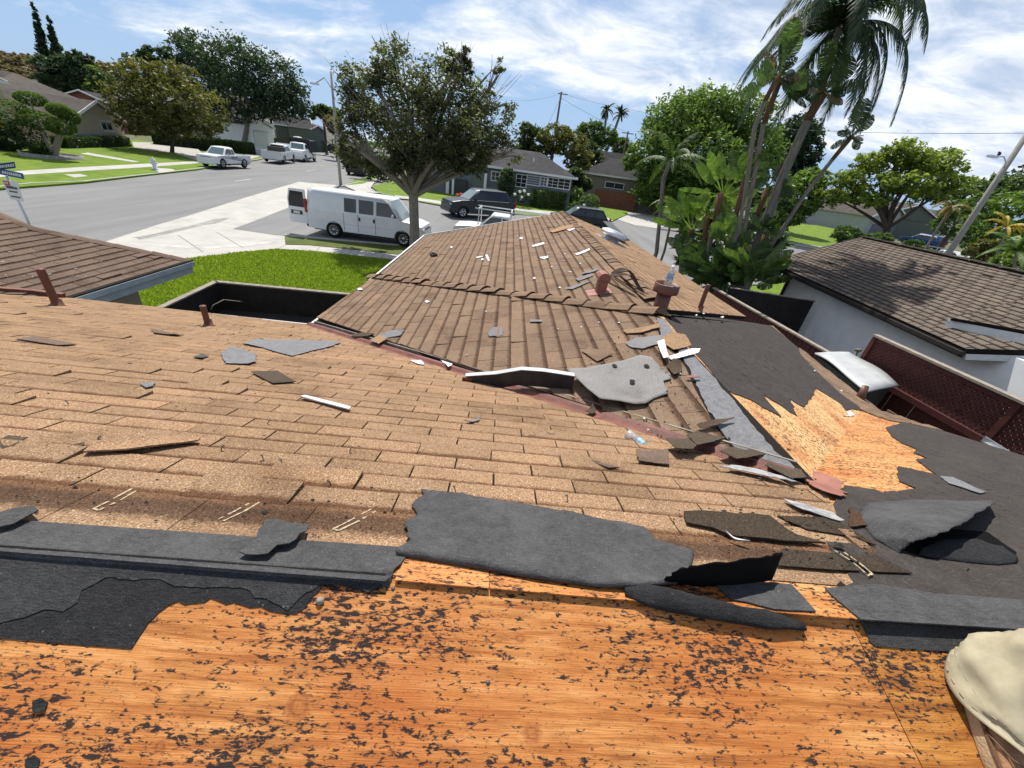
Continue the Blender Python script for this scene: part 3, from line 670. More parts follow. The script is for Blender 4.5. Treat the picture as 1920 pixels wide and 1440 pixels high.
# square vent with a barrel hood
vp = on(P_FL, 1125, 548); mb = MB(); w = .115
mb.box(vp+Vector((0, 0, .06)), (w, w, .24))
mb.prism([vp+Vector((-.075, 0, .16)), vp+Vector((.075, 0, .16)), vp+Vector((.072, 0, .20)), vp+Vector((.05, 0, .235)), vp+Vector((.02, 0, .25)), vp+Vector((-.02, 0, .25)), vp+Vector((-.05, 0, .235)), vp+Vector((-.072, 0, .20))], (0, -.08, 0), (0, .09, 0))
o = mb.build('roof_vent', M['pink'], house); keep(o); o['label'] = 'square faded red vent with a rounded hood'
mb = MB(); mb.add([P_FL.at(*P_FL.ab(vp+Vector((sx*.13, sy*.12, 0))), .012) for sx, sy in ((-1.3, -1), (1, -1), (1, 1), (-1.3, 1))], [(0, 1, 2, 3)]); keep(mb.build('vent_flashing', M['pink'], o))
# silver dome vent with its hatch tilted open, near the far end of the ridge
dv = on(P_FR, 1145, 452); t = Matrix.Translation(dv+P_FR.n*.06) @ P_FR.n.to_track_quat('Z', 'Y').to_matrix().to_4x4()
mb = MB(); mb.lathe([(.18, -.08), (.18, .05), (.33, .06), (.34, .09), (.32, .14), (.20, .19), (.0, .20)], n=28, M=t)
o = mb.build('dome_vent', M['alu'], house, True); keep(o); o['label'] = 'silver dome vent on the far slope'
hb = on(P_FR, 1152, 440, .05); mb = MB(); mb.bar(on(P_FR, 1138, 416, .16), on(P_FR, 1170, 449, .10), .30, .03); keep(mb.build('hatch', M['black_metal'], o))
mb = MB(); mb.box((0, 0, 0), (.62, .7, .012), M=Matrix.Translation(-P_FR.n*.045) @ t); keep(mb.build('vent_flashing', M['alu'], o))

# water bottle on the chimney cap
m_pet = mat('clear_bottle_plastic', (.86, .9, .92), .12, 0, .6); m_pet.node_tree.nodes['Principled BSDF'].inputs['Transmission Weight'].default_value = .75
m_blue = m_plain('blue_white_label', (.25, .42, .62), .4, .5, 60); m_cap = mat('white_cap', (.8, .82, .84), .4)
def bottle(loc, rot, label, s=1.0):
    T = Matrix.Translation(loc) @ rot @ Matrix.Scale(s, 4)
    b = thing('water_bottle', label, 'bottle', loc)
    mb = MB(); mb.lathe([(.0, 0), (.028, 0), (.032, .006), (.032, .05), (.029, .06), (.032, .07), (.032, .135), (.028, .155), (.016, .178), (.013, .185), (.013, .2)], n=18, M=T); keep(mb.build('bottle_body', m_pet, b))
    mb = MB(); mb.lathe([(.0328, .085), (.0332, .088), (.0332, .128), (.0328, .131)], n=18, M=T); keep(mb.build('label_band', m_blue, b))
    mb = MB(); mb.lathe([(.015, .19), (.0155, .192), (.0155, .207), (.0, .208)], n=14, M=T); keep(mb.build('bottle_cap', m_cap, b)); return b
bottle(cp+Vector((.0, 0, .336)), Matrix.Identity(4), 'clear plastic water bottle standing on the chimney cap', 1.08)
bottle(on(P_MAIN, 1176, 812, .03), Matrix.Rotation(R(40), 4, 'Z') @ Matrix.Rotation(R(97), 4, 'X'), 'crushed water bottle with blue label lying in the red valley', .8)

# ---- loose scraps
used = set()
def scrap(name, label, cat, pl, pts, m, group=None, h=.014, th=.003, amp=.003, seg=.02, curl=.012, step=None, r=None):
    curl = min(curl, .012)*.55
    P = pl.pxs(pts)
    P = rough(P, amp, seg) if amp else P
    xs = [p[0] for p in P]; ys = [p[1] for p in P]; cx, cy = sum(xs)/len(xs), sum(ys)/len(ys); W_ = max(max(xs)-min(xs), .02); H_ = max(max(ys)-min(ys), .02)
    rr = random.Random(len(label)*7+int(abs(cx)*100)); k1, k2, k3 = rr.uniform(-1, 1), rr.uniform(-1, 1), rr.uniform(0, 6)
    st = step or max(W_, H_)/7
    f = lambda a, b: curl*abs(((a-cx)/W_)*k1*1.6+((b-cy)/H_)*k2*1.6)**1.5*2 + curl*.25*math.sin(a*30+k3)*math.sin(b*27)+curl*.25
    o = sheet(name, pl, P, m, None, h, th, st, f)
    tag(o, label, cat, group); return o
def vvattr(o, t=.5, v=.9):
    n = len(o.data.vertices); o.data.attributes.new('tint', 'FLOAT', 'POINT').data.foreach_set('value', [t]*n); o.data.attributes.new('vv', 'FLOAT', 'POINT').data.foreach_set('value', [v]*n); return o
scrap('felt_scrap', 'long grey felt scrap lying beyond the short vent pipe', 'felt scrap', P_MAIN, [(455, 648), (482, 640), (520, 641), (560, 640), (600, 642), (640, 645), (622, 653), (590, 660), (548, 671), (520, 664), (490, 655)], M['felt_light'], curl=.006)
scrap('felt_scrap', 'small grey felt scrap with a dark torn corner beside the long one', 'felt scrap', P_MAIN, [(414, 668), (432, 656), (450, 658), (480, 668), (481, 684), (463, 688), (424, 686)], M['felt_light'], curl=.01)
vvattr(scrap('shingle_scrap', 'broken shingle with black and white underside strip', 'shingle scrap', P_MAIN, [(470, 703), (520, 700), (556, 722), (512, 724)], M['sh_dark'], amp=.001, curl=.008))
scrap('felt_scrap', 'tiny grey felt scrap left of the broken shingle', 'felt scrap', P_MAIN, [(262, 726), (293, 722), (290, 730), (275, 733)], M['felt_light'], curl=.01)
scrap('felt_scrap', 'small oval grey scrap between vent pipe and felt scraps', 'felt scrap', P_MAIN, [(362, 674), (380, 669), (392, 672), (380, 677)], M['felt'], curl=.006)
o = scrap('wood_strip', 'white painted strip of wood lying on the sunlit shingles', 'wood strip', P_MAIN, [(563, 751), (572, 749), (658, 771), (654, 776)], M['plastic_white'], amp=0, curl=.004, h=.02, th=.006)
vvattr(scrap('loose_shingle', 'lifted tan shingle with dark split running under it', 'shingle', P_MAIN, [(158, 860), (172, 848), (250, 838), (340, 829), (376, 833), (372, 838), (240, 856)], M['sh_main'], amp=.001, curl=.02, h=.018, th=.006), .75)
vvattr(scrap('shingle_scrap', 'crumpled dark shingle scrap at the left end of the slope', 'shingle scrap', P_MAIN, [(-6, 838), (18, 826), (40, 827), (55, 833), (30, 845), (5, 850)], M['sh_dark'], curl=.03))
vvattr(scrap('shingle_scrap', 'dark shingle flake right of the crumpled left scrap', 'shingle scrap', P_MAIN, [(128, 850), (160, 838), (156, 848), (140, 852)], M['sh_dark'], curl=.01))
vvattr(scrap('shingle_scrap', 'long curled shingle flake left of the short vent pipe', 'shingle scrap', P_MAIN, [(282, 622), (300, 624), (345, 632), (320, 633), (290, 628)], M['sh_left'], curl=.02))
vvattr(scrap('shingle_scrap', 'flat brown shingle shard on the left of the sunlit slope', 'shingle scrap', P_MAIN, [(30, 640), (70, 635), (145, 650), (110, 652)], M['sh_left'], curl=.008))
scrap('felt_scrap', 'dark felt curl hooked over the left shingle edge', 'felt scrap', P_MAIN, [(-8, 992), (0, 980), (40, 966), (62, 964), (76, 975), (55, 985), (30, 998), (-6, 1008)], M['felt'], curl=.01, h=.02)
scrap('felt_scrap', 'grey felt scrap draped on the ridge felt, corner raised', 'felt scrap', P_MAIN, [(498, 992), (520, 990), (545, 996), (578, 1000), (575, 1012), (562, 1018), (555, 1030), (520, 1040), (503, 1056), (450, 1052), (480, 1028)], M['felt'], curl=.03, h=.022, amp=.004)
scrap('felt_scrap', 'pale oval felt scrap on the middle wing slope', 'felt scrap', P_WL, [(916, 628), (924, 618), (940, 615), (945, 624), (943, 632), (918, 634)], M['felt_light'], curl=.008)
scrap('felt_scrap', 'pale felt scrap lying at the wing edge of the valley', 'felt scrap', P_WL, [(708, 632), (735, 622), (758, 622), (752, 632), (725, 637)], M['felt_light'], curl=.01)
vvattr(scrap('shingle_scrap', 'dark shingle piece bridging the valley beside a pale scrap', 'shingle scrap', P_WL, [(660, 630), (682, 626), (705, 628), (690, 633), (665, 634)], M['sh_dark'], curl=.01))
vvattr(scrap('shingle_scrap', 'tan shingle piece lying across the red valley', 'shingle scrap', P_WL, [(695, 643), (712, 634), (729, 640), (712, 650)], M['sh_main'], amp=.001, curl=.006, h=.03), .8)
scrap('paper_strip', 'white torn paper sticking up beside the valley metal', 'paper scrap', P_MAIN, [(815, 674), (826, 672), (848, 692), (840, 697)], M['plastic_white'], curl=.03, h=.04)
scrap('paper_strip', 'white torn paper flake on the sunlit side of the valley', 'paper scrap', P_MAIN, [(768, 679), (790, 680), (797, 688), (784, 687)], M['plastic_white'], curl=.012)
# shingle heap at the lower end of the valley
for lab, pts, mm, hh in (('square dark shingle tab lying flat below the valley', [(1190, 852), (1250, 852), (1253, 880), (1196, 874)], 'sh_left', .02),
                         ('dark shingle tab bridging the valley end', [(1243, 842), (1285, 840), (1302, 852), (1296, 862), (1262, 860)], 'sh_dark', .05),
                         ('curled dark shingle on the wing side of the valley end', [(1282, 838), (1310, 826), (1372, 836), (1330, 850), (1302, 856)], 'sh_dark', .06),
                         ('wide dark shingle with its edge raised by the ridge strip', [(1344, 864), (1375, 882), (1420, 872), (1478, 862), (1455, 850), (1420, 858), (1390, 862), (1370, 856)], 'sh_dark', .05),
                         ('mossy broken shingle at the foot of the ridge strip', [(1430, 886), (1455, 868), (1490, 880), (1508, 908), (1480, 912)], 'sh_dark', .03),
                         ('thin curled shingle sliver on the sunlit slope', [(1088, 863), (1110, 868), (1160, 885), (1140, 885)], 'sh_left', .012),
                         ('dark sliver of shingle left of the thin curled one', [(1005, 809), (1030, 812), (1050, 820), (1030, 820)], 'sh_left', .012),
                         ('grey flake on the sunlit slope below the black gutter', [(868, 796), (900, 790), (897, 794), (880, 798)], 'sh_grey', .01)):
    vvattr(scrap('shingle_scrap', lab, 'shingle scrap', P_MAIN, pts, M[mm], h=hh, th=.004, amp=.002, curl=.012))
for lab, pts, mm, hh, cu in (('curled tan shingle lying across the wing slope near the ridge', [(1167, 624), (1200, 619), (1236, 611), (1238, 618), (1205, 628), (1175, 630)], 'sh_main', .02, .03),
                         ('grey shingle with white tape lying near the ridge', [(1172, 648), (1190, 638), (1240, 632), (1250, 644), (1205, 658), (1185, 655)], 'sh_grey', .015, .012),
                         ('lifted brown shingle beside the big grey sheet', [(1090, 662), (1105, 655), (1148, 668), (1120, 682)], 'sh_wing', .015, .02),
                         ('brown shingle tab over the ridge strip', [(1240, 636), (1262, 628), (1285, 634), (1296, 652), (1262, 662), (1248, 652)], 'sh_main', .018, .015),
                         ('torn shingle beside the white tape cross', [(1250, 690), (1262, 680), (1276, 684), (1278, 702), (1262, 712)], 'sh_dark', .02, .03),
                         ('dark shingle lump on the wing near the valley', [(1098, 778), (1112, 766), (1118, 775), (1110, 784)], 'sh_dark', .02, .05),
                         ('grey shingle flake in front of the ridge strip', [(1305, 806), (1340, 796), (1376, 792), (1345, 806), (1312, 812)], 'sh_dark', .03, .02),
                         ('narrow grey strip on the middle wing slope', [(994, 603), (1017, 604), (1017, 607), (994, 607)], 'sh_grey', .02, .004)):
    vvattr(scrap('shingle_scrap', lab, 'shingle scrap', P_WL, pts, M[mm], h=hh, th=.004, amp=.002, curl=cu))
# tape strips and stray strips on the right
tp2 = m_plain('grey_sealant_strip', (.27, .265, .26), .9, .4, 30); tp = m_plain('white_tape', (.70, .70, .68), .5, .15, 12)
scrap('tape_strip', 'white tape strip pointing down from the ridge strip', 'tape strip', P_WL, [(1232, 650), (1244, 648), (1254, 680), (1243, 684)], tp, amp=.001, h=.035)
scrap('tape_strip', 'white tape strip lying across the ridge strip', 'tape strip', P_WL, [(1252, 675), (1296, 660), (1313, 660), (1309, 667), (1258, 681)], tp, amp=.002, h=.025, curl=.004)
scrap('tape_strip', 'long shiny sealant strip above the dark right tabs', 'tape strip', P_MAIN, [(1466, 944), (1480, 948), (1520, 960), (1560, 972), (1580, 986), (1572, 987), (1530, 974), (1490, 960)], tp2, amp=.004, curl=.003, h=.02)
scrap('tape_strip', 'grey strip of felt on the far right felt', 'felt scrap', P_MAIN, [(1762, 897), (1785, 900), (1848, 927), (1835, 930), (1775, 910)], M['felt_light'], amp=.003, h=.010, curl=.003)
scrap('paper_strip', 'crumpled white paper on the bare plywood seam', 'paper scrap', P_MAIN, [(1572, 779), (1592, 777), (1600, 782), (1580, 787)], M['plastic_white'], curl=.03)
scrap('paper_strip', 'torn silver paper beside the dark right tabs', 'paper scrap', P_MAIN, [(1355, 1012), (1372, 1020), (1402, 1030), (1380, 1026)], M['plastic_white'], curl=.015, h=.02)
scrap('plaster_flake', 'pink torn metal foil at the top of the valley', 'foil scrap', P_MAIN, [(1510, 905), (1525, 895), (1560, 905), (1580, 915), (1575, 940), (1540, 935), (1520, 920)], M['pink'], amp=.008, curl=.04, h=.01)
scrap('metal_strip', 'bright bent strip of flashing in the lower valley', 'flashing strip', P_MAIN, [(1346, 886), (1375, 884), (1420, 892), (1462, 904), (1500, 919), (1450, 908), (1400, 897)], tp2, amp=.004, curl=.003, h=.03)
vvattr(scrap('wood_splinter', 'brown splinter lying on the ridge strip', 'splinter', P_WL, [(1285, 712), (1310, 712), (1312, 715), (1288, 716)], M['rust'], amp=0, curl=.004, h=.03))
# white paper bits scattered over the wings: countable, each its own piece
bits = [(P_WL, 676, 544, 10), (P_WL, 802, 568, 8), (P_WL, 912, 586, 3), (P_WL, 1123, 608, 3), (P_WL, 1090, 616, 3), (P_WL, 1046, 620, 3), (P_WL, 876, 669, 3), (P_WL, 1122, 670, 4), (P_WL, 1207, 790, 5), (P_WL, 1215, 810, 4), (P_WL, 1275, 705, 5), (P_WL, 1160, 608, 5),
        (P_FL, 1002, 523, 6), (P_FL, 1050, 541, 5), (P_FL, 905, 488, 6), (P_FL, 847, 465, 5), (P_FL, 978, 448, 7), (P_FL, 1020, 486, 8), (P_FL, 1060, 478, 3), (P_FL, 1088, 496, 3), (P_FL, 1070, 512, 3), (P_FL, 1035, 502, 3), (P_FL, 1100, 470, 4), (P_FR, 1318, 590, 6), (P_FR, 1352, 597, 6), (P_FR, 1303, 594, 4), (P_WR, 1525, 698, 4), (P_WR, 1575, 735, 5)]
for i, (pl, x, y, s) in enumerate(bits):
    s *= .7; k = [(x+s*math.cos(a+i)*rng.uniform(.5, 1), y+s*.55*math.sin(a+i)*rng.uniform(.5, 1)) for a in (0, 1.1, 2.2, 3.2, 4.3, 5.3)]
    scrap('paper_bit', 'small white paper fragment scattered on the '+{P_WL: 'near wing slope', P_FL: 'far wing slope beyond the hip', P_FR: 'slope right of the chimney pipe', P_WR: 'weathered felt slope at right'}[pl], 'paper scrap', pl, k, M['plastic_white'], 'white paper fragments scattered over the roof', amp=0, curl=.02, h=.012, step=.03)
long_bits = [(P_FL, [(997, 462), (1020, 456), (1021, 459), (1000, 465)]), (P_FL, [(1078, 478), (1105, 468), (1106, 471), (1082, 481)]), (P_FL, [(910, 480), (916, 492), (919, 491), (914, 479)]), (P_FL, [(1012, 484), (1028, 482), (1028, 486), (1014, 487)]), (P_FL, [(1062, 432), (1088, 422), (1090, 425), (1068, 435)]), (P_FL, [(893, 484), (905, 482), (905, 484), (894, 486)])]
for pl, k in long_bits: scrap('paper_strip', 'thin white strip of paper lying on the far wing slope', 'paper scrap', pl, k, M['plastic_white'], 'white paper strips on the far wing slope', amp=0, curl=.01, h=.015)
vvattr(scrap('loose_shingle', 'long pale shingle strip lying near the far peak', 'shingle', P_FL, [(1030, 436), (1050, 428), (1086, 421), (1092, 424), (1060, 433), (1036, 439)], M['sh_main'], amp=.001, curl=.01, h=.03), .9)
mb = MB(); q = on(P_FL, 813, 478, .03); mb.box((0, 0, 0), (.24, .10, .05), M=P_FL.mat(*P_FL.ab(q), .035, .5)); mb.box((0, 0, 0), (.10, .05, .03), M=P_FL.mat(*P_FL.ab(q), .07, .5))
tag(mb.build('work_glove', M['black_metal']), 'small black tool lying on the far wing slope', 'tool')
# curled bundle of shingles next to the square vent
for i, (x0, y0, x1, y1, hh) in enumerate(((1150, 520, 1210, 552, .10), (1148, 515, 1204, 545, .13), (1130, 522, 1192, 540, .07))):
    A = on(P_FL, x0, y0, .02); B = on(P_FR, x1, y1, .01); mb = MB(); n = 10; w = .09; pv = []
    for k in range(n+1):
        t = k/n; c = A.lerp(B, t)+Vector((0, 0, hh*math.sin(math.pi*min(1, t*1.15))+.02)); pv += [c+Vector((0, -w, .01)), c+Vector((0, w, -.01)), c+Vector((0, -w, .002)), c+Vector((0, w, -.018))]
    fs = []
    for k in range(n): b = 4*k; fs += [(b, b+1, b+5, b+4), (b+3, b+2, b+6, b+7), (b, b+4, b+6, b+2), (b+1, b+3, b+7, b+5)]
    mb.add(pv, fs); o = vvattr(mb.build('curled_shingle', M['sh_dark'])); tag(o, ('thick curled shingle strip arching behind the square vent', 'upper curled shingle strip in the bundle by the vent', 'flat curled shingle strip touching the square vent')[i], 'shingle', 'curled shingles behind the square vent')
for i, k in enumerate(([(1058, 545), (1095, 532), (1108, 530), (1075, 545)], [(1090, 515), (1122, 507), (1120, 510), (1095, 518)], [(1078, 525), (1110, 516), (1112, 520), (1085, 530)])):
    vvattr(scrap('loose_shingle', ('grey shingle strip lying left of the square vent', 'pale shingle sliver farthest behind the square vent', 'curved shingle sliver between the other two by the vent')[i], 'shingle', P_FL, k, M['sh_grey'], amp=.001, curl=.02, h=.02))
# roofing nails standing proud in the shingles
for i, (x, y) in enumerate(((500, 797), (414, 846), (496, 867), (530, 872), (655, 850), (623, 912), (177, 830), (855, 925), (1065, 940), (402, 752), (130, 760))):
    p = on(P_MAIN, x, y, .004); T = P_MAIN.mat(*P_MAIN.ab(p), .004) @ Matrix.Rotation(rng.uniform(-.7, .7), 4, 'X') @ Matrix.Rotation(rng.uniform(-.7, .7), 4, 'Y'); mb = MB()
    mb.lathe([(.0016, 0), (.0016, .026), (.0055, .027), (.005, .029), (0, .029)], n=8, M=T); tag(mb.build('roofing_nail', M['nail']), 'roofing nail standing proud of the sunlit shingles', 'nail', 'roofing nails sticking out of the shingles')
# nail heads and a pebble on the plywood
for i, (x, y) in enumerate(((600, 1128), (737, 1104), (845, 1106), (888, 1115), (990, 1108), (1046, 1128), (1158, 1135), (1262, 1165), (1045, 1152), (1390, 1190), (915, 1280))):
    if i == 0: continue
    mb = MB(); mb.lathe([(.0, .0022), (.0042, .0018), (.0046, 0)], n=10, M=P_NEAR.mat(*P_NEAR.px(x, y), .0003)); tag(mb.build('nail_head', M['nail']), 'flat nail head driven into the stained plywood', 'nail', 'nail heads in the stained plywood')
mb = MB(); mb.lathe([(0, -.002), (.008, 0), (.009, .006), (.005, .011), (0, .012)], n=10, M=P_NEAR.mat(*P_NEAR.px(601, 1128), 0)); tag(mb.build('pebble', M['wood_grey'], None, True), 'grey pebble on the plywood below the ridge felt', 'pebble')
for i, (x, y, lab) in enumerate(((76, 1325, 'dark oval felt chip on the plywood at left'), (62, 1432, 'dark felt chip cut by the lower edge of the picture'))):
    scrap('felt_chip', lab, 'felt scrap', P_NEAR, [(x-12, y-8), (x+4, y-16), (x+16, y-8), (x+12, y+8), (x-8, y+12)], M['felt_dark'], h=.001, amp=.001, seg=.01, curl=.002)
# ---- big curled felt sheet on the ridge
def lerp_poly(pts, t):
    L = [0]
    for p, q in zip(pts, pts[1:]): L.append(L[-1]+math.dist(p, q))
    s = t*L[-1]
    for i in range(len(pts)-1):
        if s <= L[i+1] or i == len(pts)-2:
            k = (s-L[i])/max(1e-9, L[i+1]-L[i]); return (pts[i][0]+(pts[i+1][0]-pts[i][0])*k, pts[i][1]+(pts[i+1][1]-pts[i][1])*k)
def curled_sheet():
    top = P_MAIN.pxs([(788, 925), (830, 928), (870, 934), (1000, 956), (1090, 972), (1150, 985), (1206, 996), (1232, 1022), (1300, 1042)])
    bot = P_MAIN.pxs([(752, 1040), (800, 1048), (900, 1066), (1000, 1086), (1120, 1104), (1200, 1108), (1262, 1102), (1290, 1092)])
    NS, NT_ = 64, 26; vs = []; r = random.Random(11); jl = [0.0]*NT_
    for j in range(NT_): jl[j] = .010*math.sin(j*.9)+r.uniform(-.008, .008)
    jt = [r.gauss(0, .003) for _ in range(NS+1)]
    for i in range(NS+1):
        s = i/NS; a0, b0 = lerp_poly(top, s); a1, b1 = lerp_poly(bot, s); rad = .017*(1-.55*s)
        for j in range(NT_):
            t = j/(NT_-1)
            if t < .72:
                k = t/.72; a = a0+(a1-a0)*k; b = b0+jt[i]*(1-k)+(b1-b0)*k; h = .016+.012*k*k+.006*math.sin(a*7+1)*math.sin(k*3.1)+.004*noise.noise(Vector((a*14, b*22, 0)))
            else:
                th = (t-.72)/.28*math.pi*1.15; a = a1; b = b1-rad*math.sin(th); h = .028-rad*(1-math.cos(th))*.9+.004*noise.noise(Vector((a*14, b1*22, 0)))*(1-(t-.72)/.28)
            if i < 7: a += jl[j]*(1-i/7)
            vs.append(P_MAIN.at(a, b, h))
    fs = [(i*NT_+j, i*NT_+j+1, (i+1)*NT_+j+1, (i+1)*NT_+j) for i in range(NS) for j in range(NT_-1)]
    o = mesh_obj('curled_felt', vs, fs, M['felt'], None, True)
    tag(o, 'big grey felt sheet curled over the ridge above the plywood', 'felt sheet')
    md = o.modifiers.new('thick', 'SOLIDIFY'); md.thickness = .0025; md.offset = -1
    return o
curl = curled_sheet()
def arch(name, rim, base, m, parent, bulge=.02, n=24, k=9, seed=1, th=.003):
    """felt sheet between a base line and a lifted rim (lists of points)"""
    def at(L, t): x = t*(len(L)-1); i = min(int(x), len(L)-2); return L[i].lerp(L[i+1], x-i)
    vs = []
    for i in range(n+1):
        s = i/n; a, b = at(base, s), at(rim, s)
        for j in range(k+1):
            t = j/k; p = a.lerp(b, t)+P_MAIN.n*(bulge*math.sin(math.pi*t*.9)+.0035*noise.noise(Vector((s*6+seed, t*5, 0))))
            if j == k: p = p+Vector((rng.uniform(-.004, .004), rng.uniform(-.004, .004), 0))
            vs.append(p)
    fs = [(i*(k+1)+j, i*(k+1)+j+1, (i+1)*(k+1)+j+1, (i+1)*(k+1)+j) for i in range(n) for j in range(k)]
    o = mesh_obj(name, vs, fs, m, parent, True); md = o.modifiers.new('t', 'SOLIDIFY'); md.thickness = th; return o
m_ = lambda x, y, h: on(P_MAIN, x, y, h)
n_ = lambda x, y, h: on(P_NEAR, x, y, h)
# open mouth of the curl: a lifted lip, its shade painted near-black
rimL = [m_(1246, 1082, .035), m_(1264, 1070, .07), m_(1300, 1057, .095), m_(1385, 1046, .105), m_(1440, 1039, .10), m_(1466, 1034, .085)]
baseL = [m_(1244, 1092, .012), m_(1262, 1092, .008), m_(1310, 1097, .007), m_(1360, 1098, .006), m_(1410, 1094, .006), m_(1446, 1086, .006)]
arch('lifted_lip', rimL, baseL, M['felt_shade'], curl, -.012, seed=8)
sl = MB(); ax = [n_(1172, 1108, .012), n_(1215, 1115, .018), n_(1255, 1122, .02), n_(1330, 1138, .02), n_(1395, 1152, .019), n_(1440, 1162, .016), n_(1475, 1168, .013), n_(1506, 1173, .010)]
sl.tube(ax, [.010, .022, .027, .025, .022, .020, .015, .012], 22)
sv = []
for q in sl.v: v_ = Vector(q); h_ = (v_-P_NEAR.O).dot(P_NEAR.n); sv.append(tuple(v_+P_NEAR.n*((max(h_, .001)-h_)-.30*max(h_, .001))+Vector((0, 1, 0))*.010*noise.noise(v_*38)+P_NEAR.n*.006*noise.noise(v_*55+Vector((3, 1, 2)))))
sl.v = sv; sl.build('curl_sleeve', M['felt_dark'], curl)
slab('ridge_felt', P_MAIN, [(1330, 1092), (1400, 1095), (1482, 1101), (1505, 1125), (1528, 1152), (1450, 1148), (1370, 1130)], M['felt'], .006, .004, amp=.0015)
# tent-like flap on the right felt
rimF = [m_(1692, 1034, .012), m_(1712, 1018, .05), m_(1755, 1004, .085), m_(1800, 986, .10), m_(1835, 962, .09), m_(1864, 944, .06)]
baseF = [m_(1686, 1037, .008), m_(1640, 1012, .008), m_(1604, 970, .008), m_(1625, 942, .008), m_(1720, 936, .008), m_(1850, 940, .012)]
slab('painted_flap_shadow', P_MAIN, [(1692, 1036), (1712, 1016), (1780, 996), (1850, 1002), (1904, 1040), (1898, 1056), (1830, 1052), (1740, 1052)], M['felt_shade'], .009, .002, amp=.002)  # near-black sheet painted in as the flap's shadow
flap = arch('felt_flap', rimF, baseF, M['felt'], None, .012, 30, 12, 4); tag(flap, 'felt flap tented up on the right slope, painted shadow beneath', 'felt sheet')
rimG = [m_(1725, 1030, .012), m_(1770, 1012, .03), m_(1830, 1012, .03), m_(1880, 1028, .02), m_(1908, 1046, .01)]; baseG = [m_(1722, 1042, .008), m_(1760, 1048, .008), m_(1820, 1056, .008), m_(1870, 1060, .008), m_(1905, 1056, .008)]
tag(arch('flap_shadow_sheet', rimG, baseG, M['felt_dark'], None, .006, 20, 6, 5), 'dark sheet put in as the shadow right under the tented flap', 'felt sheet')  # dark sheet stands in for the shade the flap casts
# ---- bent black gutter length and the big grey shingle sheet
g0 = on(P_MAIN, 880, 722, .035); gp = [CAM+ray(x, y)*(Y/ray(x, y).y) for x, y, Y in ((872, 706, 2.58), (930, 702, 2.52), (978, 694, 2.46), (1020, 697, 2.42), (1078, 706, 2.36))]
gs = m_plain('galvanised_grey', (.42, .43, .44), .55, .1, 8)
gut = thing('gutter_section', 'bent black gutter length lying over the valley', 'gutter', gp[2])
def trough(name, m, dz0, dz1, th, dy=0.0):
    vs = []; fs = []
    for p in gp: vs += [p+Vector((0, dy, dz1)), p+Vector((0, dy, dz0)), p+Vector((0, dy+th, dz0)), p+Vector((0, dy+th, dz1))]
    for i in range(len(gp)-1):
        b = 4*i
        for k in range(4): fs.append((b+k, b+(k+1) % 4, b+4+(k+1) % 4, b+4+k))
    fs += [(3, 2, 1, 0), (len(vs)-4, len(vs)-3, len(vs)-2, len(vs)-1)]
    o = mesh_obj(name, vs, fs, m, gut); keep(o); return o
trough('gutter_face', M['black_metal'], -.125, 0, .006); trough('gutter_lip', gs, -.004, .003, .05); 
mb = MB(); mb.bar(gp[0]+Vector((-.02, -.006, -.062)), gp[0]+Vector((.06, -.008, -.063)), .012, .12); keep(mb.build('end_cap', M['rust'], gut))
mb = MB(); mb.bar(gp[0]+Vector((.062, -.010, -.062)), gp[0]+Vector((.085, -.010, -.062)), .012, .122); keep(mb.build('end_band', gs, gut))
def grey_sheet():
    w = lambda x, y, h: on(P_WL, x, y, h)
    rows = [[w(1062, 692, .10), w(1100, 690, .05), w(1140, 682, .035), w(1170, 676, .03), w(1200, 666, .03), w(1222, 670, .03), w(1240, 690, .03)],
            [w(1080, 708, .10), w(1120, 710, .055), w(1160, 702, .03), w(1190, 694, .02), w(1215, 690, .02), w(1236, 694, .02), w(1262, 708, .02)],
            [w(1100, 728, .10), w(1140, 730, .055), w(1175, 728, .03), w(1210, 722, .02), w(1230, 716, .02), w(1240, 714, .02), w(1245, 713, .02)],
            [w(1125, 748, .085), w(1160, 752, .06), w(1190, 758, .04), w(1210, 757, .03), w(1225, 748, .02), w(1240, 742, .02), w(1254, 738, .02)]]
    n, k = len(rows), len(rows[0])
    sub = 6; vs = []; NI, NJ = (n-1)*sub+1, (k-1)*sub+1
    for i in range(NI):
        for j in range(NJ):
            y = i/sub; x = j/sub; iy = min(int(y), n-2); ix_ = min(int(x), k-2); fy, fx = y-iy, x-ix_
            a = rows[iy][ix_].lerp(rows[iy][ix_+1], fx); b = rows[iy+1][ix_].lerp(rows[iy+1][ix_+1], fx); p = a.lerp(b, fy)
            if j == NJ-1: p = p+Vector((rng.uniform(-.012, .012), rng.uniform(-.012, .012), 0))
            vs.append(p)
    fs = [(i*NJ+j, i*NJ+j+1, (i+1)*NJ+j+1, (i+1)*NJ+j) for i in range(NI-1) for j in range(NJ-1)]
    o = mesh_obj('shingle_sheet', vs, fs, M['sh_grey'], None, True); md = o.modifiers.new('t', 'SOLIDIFY'); md.thickness = .004; vvattr(o, .9, .9)
    tag(o, 'large curled shingle sheet lying grey side up by the gutter', 'shingle sheet'); 
    for x, y in ((1152, 695), (1185, 725), (1212, 693), (1128, 718)):
        c = P_WL.px(x, y); mb = MB(); nn = 9; hh = .044 if x < 1200 else .034
        mb.add([P_WL.at(c[0]+.028*math.cos(6.283*q/nn)*rng.uniform(.7, 1.2), c[1]+.02*math.sin(6.283*q/nn)*rng.uniform(.7, 1.2), hh) for q in range(nn)]+[P_WL.at(*c, hh+.004)], [(q, (q+1) % nn, nn) for q in range(nn)])
        mb.build('tar_patch', M['felt_dark'], o)
    return o
grey_sheet()

